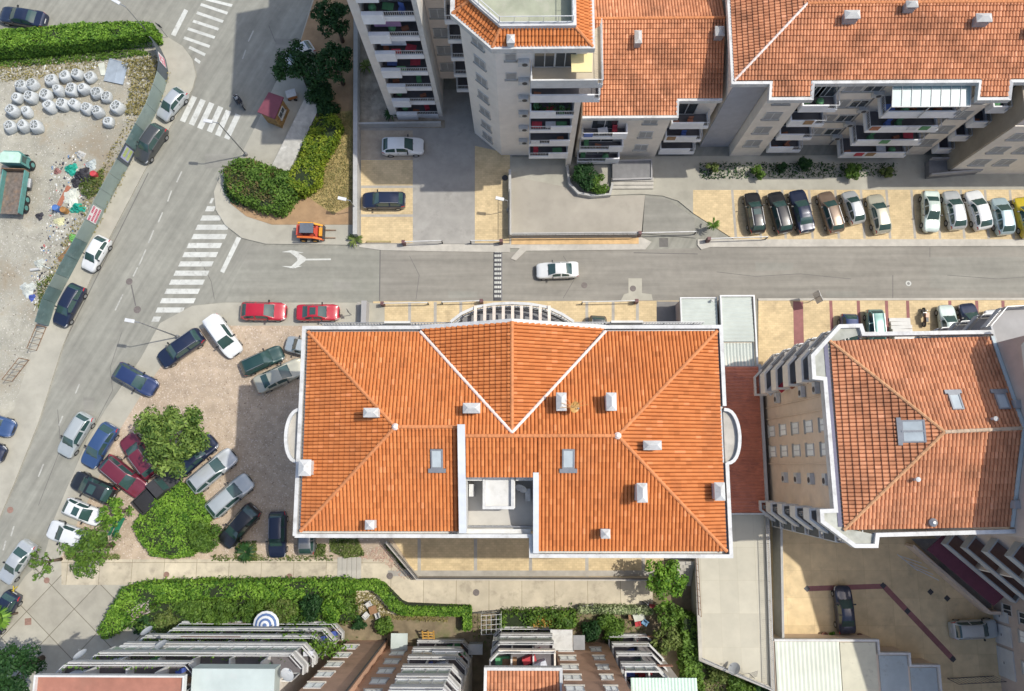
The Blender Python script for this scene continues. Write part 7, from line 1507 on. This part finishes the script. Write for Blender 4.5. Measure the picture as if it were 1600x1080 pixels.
heap(44, 452, .75, .25, 'grey-white crumpled heap at the lower end of the rubbish', mat('grey_white_rag', (.45, .48, .45), .9, .2, 3.), 'rag_heap', 'rubbish'); heap(50, 465, .35, .2, 'small dark blue rag beside the lower heap', clutter[1], 'rag', 'rubbish'); heap(62, 412, .5, .3, 'pale box heap beside the white pipe', mat('grey_white_rag', (.4, .4, .4)), 'rag_heap', 'rubbish'); heap(114, 372, .45, .3, 'bright green bag by the hoarding', mat('lime_bag', (.16, .42, .12), .6, .1, 3.), 'plastic_bag', 'bag')
c = G(104, 395, .2); MB().box((c.x, c.y, .08), (.55, 2.0, .16), -.7).solo('plank', mat('brown_plank', (.22, .13, .06), .8, .2, 4.), 'brown plank leaning along the hoarding', 'plank')
def chips(name, poly, n, m, s, z=.08):
    q = scatter(G2(poly, z), n); vs = []; fs = []
    for x, y in q:
        k = s * (.4 + rng.random() ** 2 * 1.6); a = rng.random() * 6.28; d = [(math.cos(a + i * 1.57) * k * (.7 + .5 * rng.random()), math.sin(a + i * 1.57) * k * (.7 + .5 * rng.random())) for i in range(4)]; b = len(vs); vs += [(x + u, y + v, z - .01) for u, v in d] + [(x + .1 * k, y, z + k * .6)]; fs += [(b + i, b + (i + 1) % 4, b + 4) for i in range(4)]
    o = MB().add(vs, fs).build(name, m); o['kind'] = 'stuff'; return o
lotp = [(-20, 130), (200, 130), (215, 190), (130, 330), (70, 480), (30, 600), (-20, 640)]
chips('rubble', lotp, 1500, mat('pale_rubble', (.52, .50, .44), .95, .2, 4.), .05); chips('rubble', lotp, 700, mat('dark_rubble', (.17, .155, .13), .95, .3, 4.), .05)
junk = [(80, 255), (125, 235), (150, 270), (135, 330), (105, 400), (70, 480), (35, 470), (60, 400), (75, 340)]
chips('litter', junk, 420, mat('white_litter', (.62, .63, .6), .8, .1, 4.), .08); chips('litter', junk, 260, mat('dark_litter', (.06, .06, .07), .8, .3, 4.), .09); chips('litter', junk, 110, mat('blue_litter', (.12, .22, .38), .7, .3, 4.), .07); chips('litter', junk, 90, mat('red_litter', (.40, .10, .10), .7, .3, 4.), .07)
chips('litter', [(0, 100), (200, 92), (240, 110), (220, 150), (150, 105), (0, 125)], 260, MATS['white_litter'], .09)
gl = [(298, 522), (330, 512), (470, 512), (470, 870), (110, 870), (160, 740), (182, 680), (222, 622), (262, 562)]
chips('gravel_stones', gl, 3600, mat('pale_stones', (.56, .48, .40), .95, .15, 4.), .038, .095); chips('gravel_stones', gl, 1800, mat('brown_stones', (.27, .20, .145), .95, .25, 4.), .04, .095)
chips('gravel_stones', [(560, 870), (600, 850), (650, 900), (630, 905), (600, 880)], 500, mat('pink_stones', (.46, .32, .25), .95, .2, 4.), .06, .095)
# ------------------------------------------------------------------ street lamps, signs
def lamp(base, z, head, label, r=.07):
    b = G(*base, 0); r_ = thing('street_lamp', label, 'street lamp', (b.x, b.y, 0)); t = Vector((b.x, b.y, z)); h = G(*head, z + .1)
    MB().lathe((b.x, b.y, .05), [(.16, 0), (.16, .5), (r, .6)], 10).tube((b.x, b.y, .5), t, r, 10, r * .6).build('pole', metalg, r_); d = (h - t); d.z = 0
    e = t + (d if d.length > .5 else Vector((-.6, .1, 0))) + Vector((0, 0, .12)); MB().tube(t - Vector((0, 0, .05)), e, .045, 8).build('arm', metalg, r_)
    u = (e - t).normalized(); MB().beam(e - u * .25, e + u * .55, .3, .13).build('lamp_head', mat('lamp_grey', (.55, .57, .58), .5, .05, 4.), r_)
lamp((280, 527), 7.6, (213, 497), 'tall grey street lamp at the edge of the gravel lot'); lamp((386, 243), 7.2, (328, 190), 'tall grey street lamp at the garden corner'); lamp((244, 66), 6.0, (184, 4), 'slim street lamp above the end of the clipped hedge', .05)
lamp((558, 330), 3.0, (552, 313), 'short lamp post standing on the garden wall', .05); lamp((794, 330), 3.0, (790, 312), 'short lamp post by the ramp railing', .05)
def sign(base, z, w, h, label, n=(0, 1), m=None, plate2=False):
    b = G(*base, 0.1); r_ = thing('sign_post', label, 'sign', (b.x, b.y, .1)); MB().tube((b.x, b.y, .1), (b.x, b.y, z), .035, 8).build('post', metalg, r_); a = math.atan2(n[1], n[0]); MB().box((b.x + n[0] * .05, b.y + n[1] * .05, z - h), (.03, w, h), a).build('plate', m or whitep, r_)
sign((1264, 472), 2.9, 1.1, 1.5, 'post with a large board at the edge of the front bays', (.94, .34)); sign((262, 58), 2.4, .6, .6, 'dark traffic sign post at the hedge corner', (.5, .85), metald); sign((549, 492), 1.9, .5, .5, 'small sign post by the grey pier', (.8, .5), metald)
# kiosk with maroon roof
kb = G(428, 180, 0); K = thing('kiosk', 'small kiosk with a maroon roof under the dark trees', 'kiosk', (kb.x, kb.y, .1)); kp = G2([(402, 175), (420, 144), (443, 152), (429, 186)], 2.6)
kc = sum(kp, V2(0, 0)) / 4; ki = [kc + (p - kc) * .86 for p in kp]; MB().prism(ki, .1, 2.45).build('wall', mat('ochre_boards', (.34, .20, .07), .8, .25, 4., stain=(3., .5, (.12, .06, .04), .8)), K)
MB().prism(kp, 2.45, 2.62).build('roof', mat('maroon_roof_sheet', (.17, .045, .065), .6, .1, 2.), K)
for i in (2, 1): a_, b2 = ki[i], ki[(i + 1) % 4]; d = (b2 - a_); n_ = V2(d.y, -d.x).normalized(); n_ = n_ if n_.dot(a_ - kc) > 0 else -n_; window(K, a_ + d * .5, n_, 1.1, 1.1, .9, 'none')
c = G(457, 150, .4); r_ = thing('food_cart', 'small orange and white cart beside the kiosk', 'cart', (c.x, c.y, .1)); MB().box((c.x, c.y, .35), (.9, .7, .55), .3).build('body', mat('cart_orange', (.42, .16, .05), .6, .1, 3.), r_); MB().box((c.x, c.y, .9), (1.0, .8, .06), .3).build('top', whitep, r_)
for s in (-1, 1): MB().tube((c.x + s * .3, c.y - .42, .28), (c.x + s * .3, c.y - .34, .28), .18, 12).build('wheel', tyre, r_)
car('hatch', 'white', (441, 100), (489, 72), 'white car hidden under the dark trees', 'cars parked around the block')
# bench, garden furniture
def bench(px, py, ang, label):
    c = G(px, py, .4); r_ = thing('bench', label, 'bench', (c.x, c.y, .09)); WPOS[r_.name] = Vector((0, 0, 0)); gm = mat('bench_green', (.02, .17, .09), .5, .1, 4.); s = MB()
    for i in range(4): s.box((0, -.2 + i * .12, .44), (1.9, .1, .04))
    s.build('seat', gm, r_)['kind'] = 'stuff'; b = MB(); b.box((0, .30, .52), (1.9, .04, .1)).box((0, .33, .66), (1.9, .04, .1)).box((0, .36, .80), (1.9, .04, .1)); b.build('backrest', gm, r_)
    for x in (-.75, .75): MB().beam((x, -.2, 0), (x, -.2, .44), .06).beam((x, .25, 0), (x, .36, .86), .06).beam((x, -.22, .42), (x, .3, .42), .05).build('leg', metald, r_)
    r_.rotation_euler = (0, 0, ang)
bench(186, 823, math.radians(68), 'green slatted bench between the bright tree and the round bed')
def chair(px, py, ang, m, label, group):
    c = G(px, py, .4); r_ = thing('garden_chair', label, 'chair', (c.x, c.y, .1), 0, group); WPOS[r_.name] = Vector((0, 0, 0)); MB().box((0, 0, .42), (.48, .46, .04)).build('seat', m, r_); MB().box((0, .23, .46), (.48, .04, .45)).build('backrest', m, r_)
    for x in (-.2, .2):
        for y in (-.2, .2): MB().box((x, y, 0), (.04, .04, .42)).build('leg', m, r_)
        MB().box((x * 1.15, 0, .64), (.05, .42, .03)).build('armrest', m, r_)
    r_.rotation_euler = (0, 0, ang); return r_
def table(px, py, w, d, m, label):
    c = G(px, py, .7); r_ = thing('garden_table', label, 'table', (c.x, c.y, .1)); MB().box((c.x, c.y, .78), (w, d, .04), .3).build('tabletop', m, r_)
    for x in (-1, 1):
        for y in (-1, 1): MB().box((c.x + x * w * .36, c.y + y * d * .36, .1), (.05, .05, .68)).build('leg', m, r_)
g_ = 'white garden chairs'; chair(577, 944, .6, whitep, 'white garden chair nearest the curving hedge', g_); chair(573, 961, 2.4, whitep, 'white garden chair left of the small table', g_); chair(590, 961, -1.2, whitep, 'white garden chair right of the small table', g_); table(583, 953, .7, .7, mat('wood_brown', (.2, .1, .1)), 'small brown garden table amid white chairs')
table(998, 963, 1.0, .8, paleT, 'pale garden table by the flowering hedge'); chair(1007, 972, -.6, mat('blue_chair', (.15, .32, .5), .6, .1, 3.), 'blue garden chair at the pale table', 'chairs at the pale table'); chair(996, 974, .2, clutter[0], 'red garden chair at the pale table', 'chairs at the pale table'); chair(985, 963, 1.6, mat('wood_brown', (.2, .1, .1)), 'brown wooden chair left of the pale table', 'chairs at the pale table')
# striped parasol
c = G(414, 977, 3.0); r_ = thing('parasol', 'blue and white striped parasol on the front garden balcony', 'parasol', (c.x, c.y, .1)); MB().tube((c.x, c.y, .1), (c.x, c.y, 3.1), .03, 8).build('pole', metalw, r_)
bs_ = [mat('parasol_blue', (.10, .17, .36), .8, .06, 4.), mat('parasol_white', (.70, .72, .74), .8, .04, 4.)]; mb = MB(); n = 16; R_ = 1.15
for k in range(6):
    for i in range(n):
        a0, a1 = 2 * math.pi * i / n, 2 * math.pi * (i + 1) / n; f0, f1 = k / 6, (k + 1) / 6; mb.add([(c.x + R_ * f * math.cos(a), c.y + R_ * f * math.sin(a), 3.15 - .45 * f ** 1.3) for f, a in ((f0, a0), (f1, a0), (f1, a1), (f0, a1))], [(0, 1, 2, 3)] if k else [(0, 1, 2)], k % 2)
mb.build('canopy', bs_, r_)
c = G(670, 993, .6); r_ = thing('wooden_ladder', 'ochre wooden rack leaning by the block entrance', 'rack', (c.x, c.y, .1)); m = MB()
for x in (-.5, 0, .5): m.beam((c.x + x, c.y - .9, .1), (c.x + x, c.y + .5, 1.3), .12)
for i in range(5): m.beam((c.x - .55, c.y - .75 + i * .28, .25 + i * .24), (c.x + .55, c.y - .75 + i * .28, .25 + i * .24), .1)
m.build('frame', mat('ochre_wood', (.50, .28, .06), .8, .15, 4.), r_)
# white rubble steps and front-bay bits, yellow cordon, rack of white frames
st = MB(); p0 = G(1405, 500, .1)
for i in range(6): st.box((p0.x, p0.y - i * .38, .09), (2.0 - .12 * (i % 2), .34, .12 + .12 * i), .02 * (i % 3))
st.solo('stairs', white, 'rough white steps between the green-grey car and the motorcycle', 'stairs')
c = G(20, 928, .5); MB().beam(G(10, 930, .2), G(27, 917, .9), .07).beam(G(22, 936, .2), G(21, 916, .9), .07).solo('cordon_bars', mat('cordon_yellow', (.62, .48, .05), .6, .1, 4.), 'yellow crossed bars between the silver saloon and the palm', 'barrier')
m = MB()
for i in range(4): m.beam(G(1404 + i * 9, 868 + i * 7, .15), G(1440 + i * 9, 880 + i * 9, .9), .06)
m.beam(G(1402, 866, .5), G(1434, 892, .5), .06); m.solo('metal_rack', metalw, 'white metal rack leaning against the slanting terrace wall', 'rack')
for x, y, l in ((1342, 994, 'round dark pot behind the dark blue saloon'), (1287, 992, 'brown pot at the ochre garage wall')): c = G(x, y, .2); MB().lathe((c.x, c.y, .1), [(.2, 0), (.28, .3), (.3, .36), (.24, .34), (.02, .3)], 14).solo('plant_pot', mat('terracotta_pot', (.16, .07, .045), .8, .2, 4.), l, 'pot')
for x, y in ((1070, 372), (1197, 374), (634, 380), (784, 381)): pass
c = G(744, 1010, .0); r_ = thing('waste_bin', 'pale waste bin in the dark gap between the balcony stacks', 'bin', (c.x, c.y, .1)); MB().box((c.x, c.y, .1), (1.2, .8, 1.0)).build('body', greyr, r_); MB().box((c.x, c.y, 1.1), (1.28, .88, .1)).build('lid', whitep, r_)
q4 = G2([(752, 962), (783, 960), (783, 990), (752, 992)], 2.2); pg = thing('trellis', 'white wire trellis over the walled garden gate', 'trellis', (q4[0].x, q4[0].y, .1)); m = MB()
for i in range(5): m.beam((q4[0].lerp(q4[1], i / 4)).to_3d() + Vector((0, 0, 2.2)), (q4[3].lerp(q4[2], i / 4)).to_3d() + Vector((0, 0, 2.2)), .03); m.beam((q4[0].lerp(q4[3], i / 4)).to_3d() + Vector((0, 0, 2.23)), (q4[1].lerp(q4[2], i / 4)).to_3d() + Vector((0, 0, 2.23)), .03)
m.build('lattice', metalw, pg)
for p in q4: MB().box((p.x, p.y, .1), (.06, .06, 2.1)).build('post', metalw, pg)
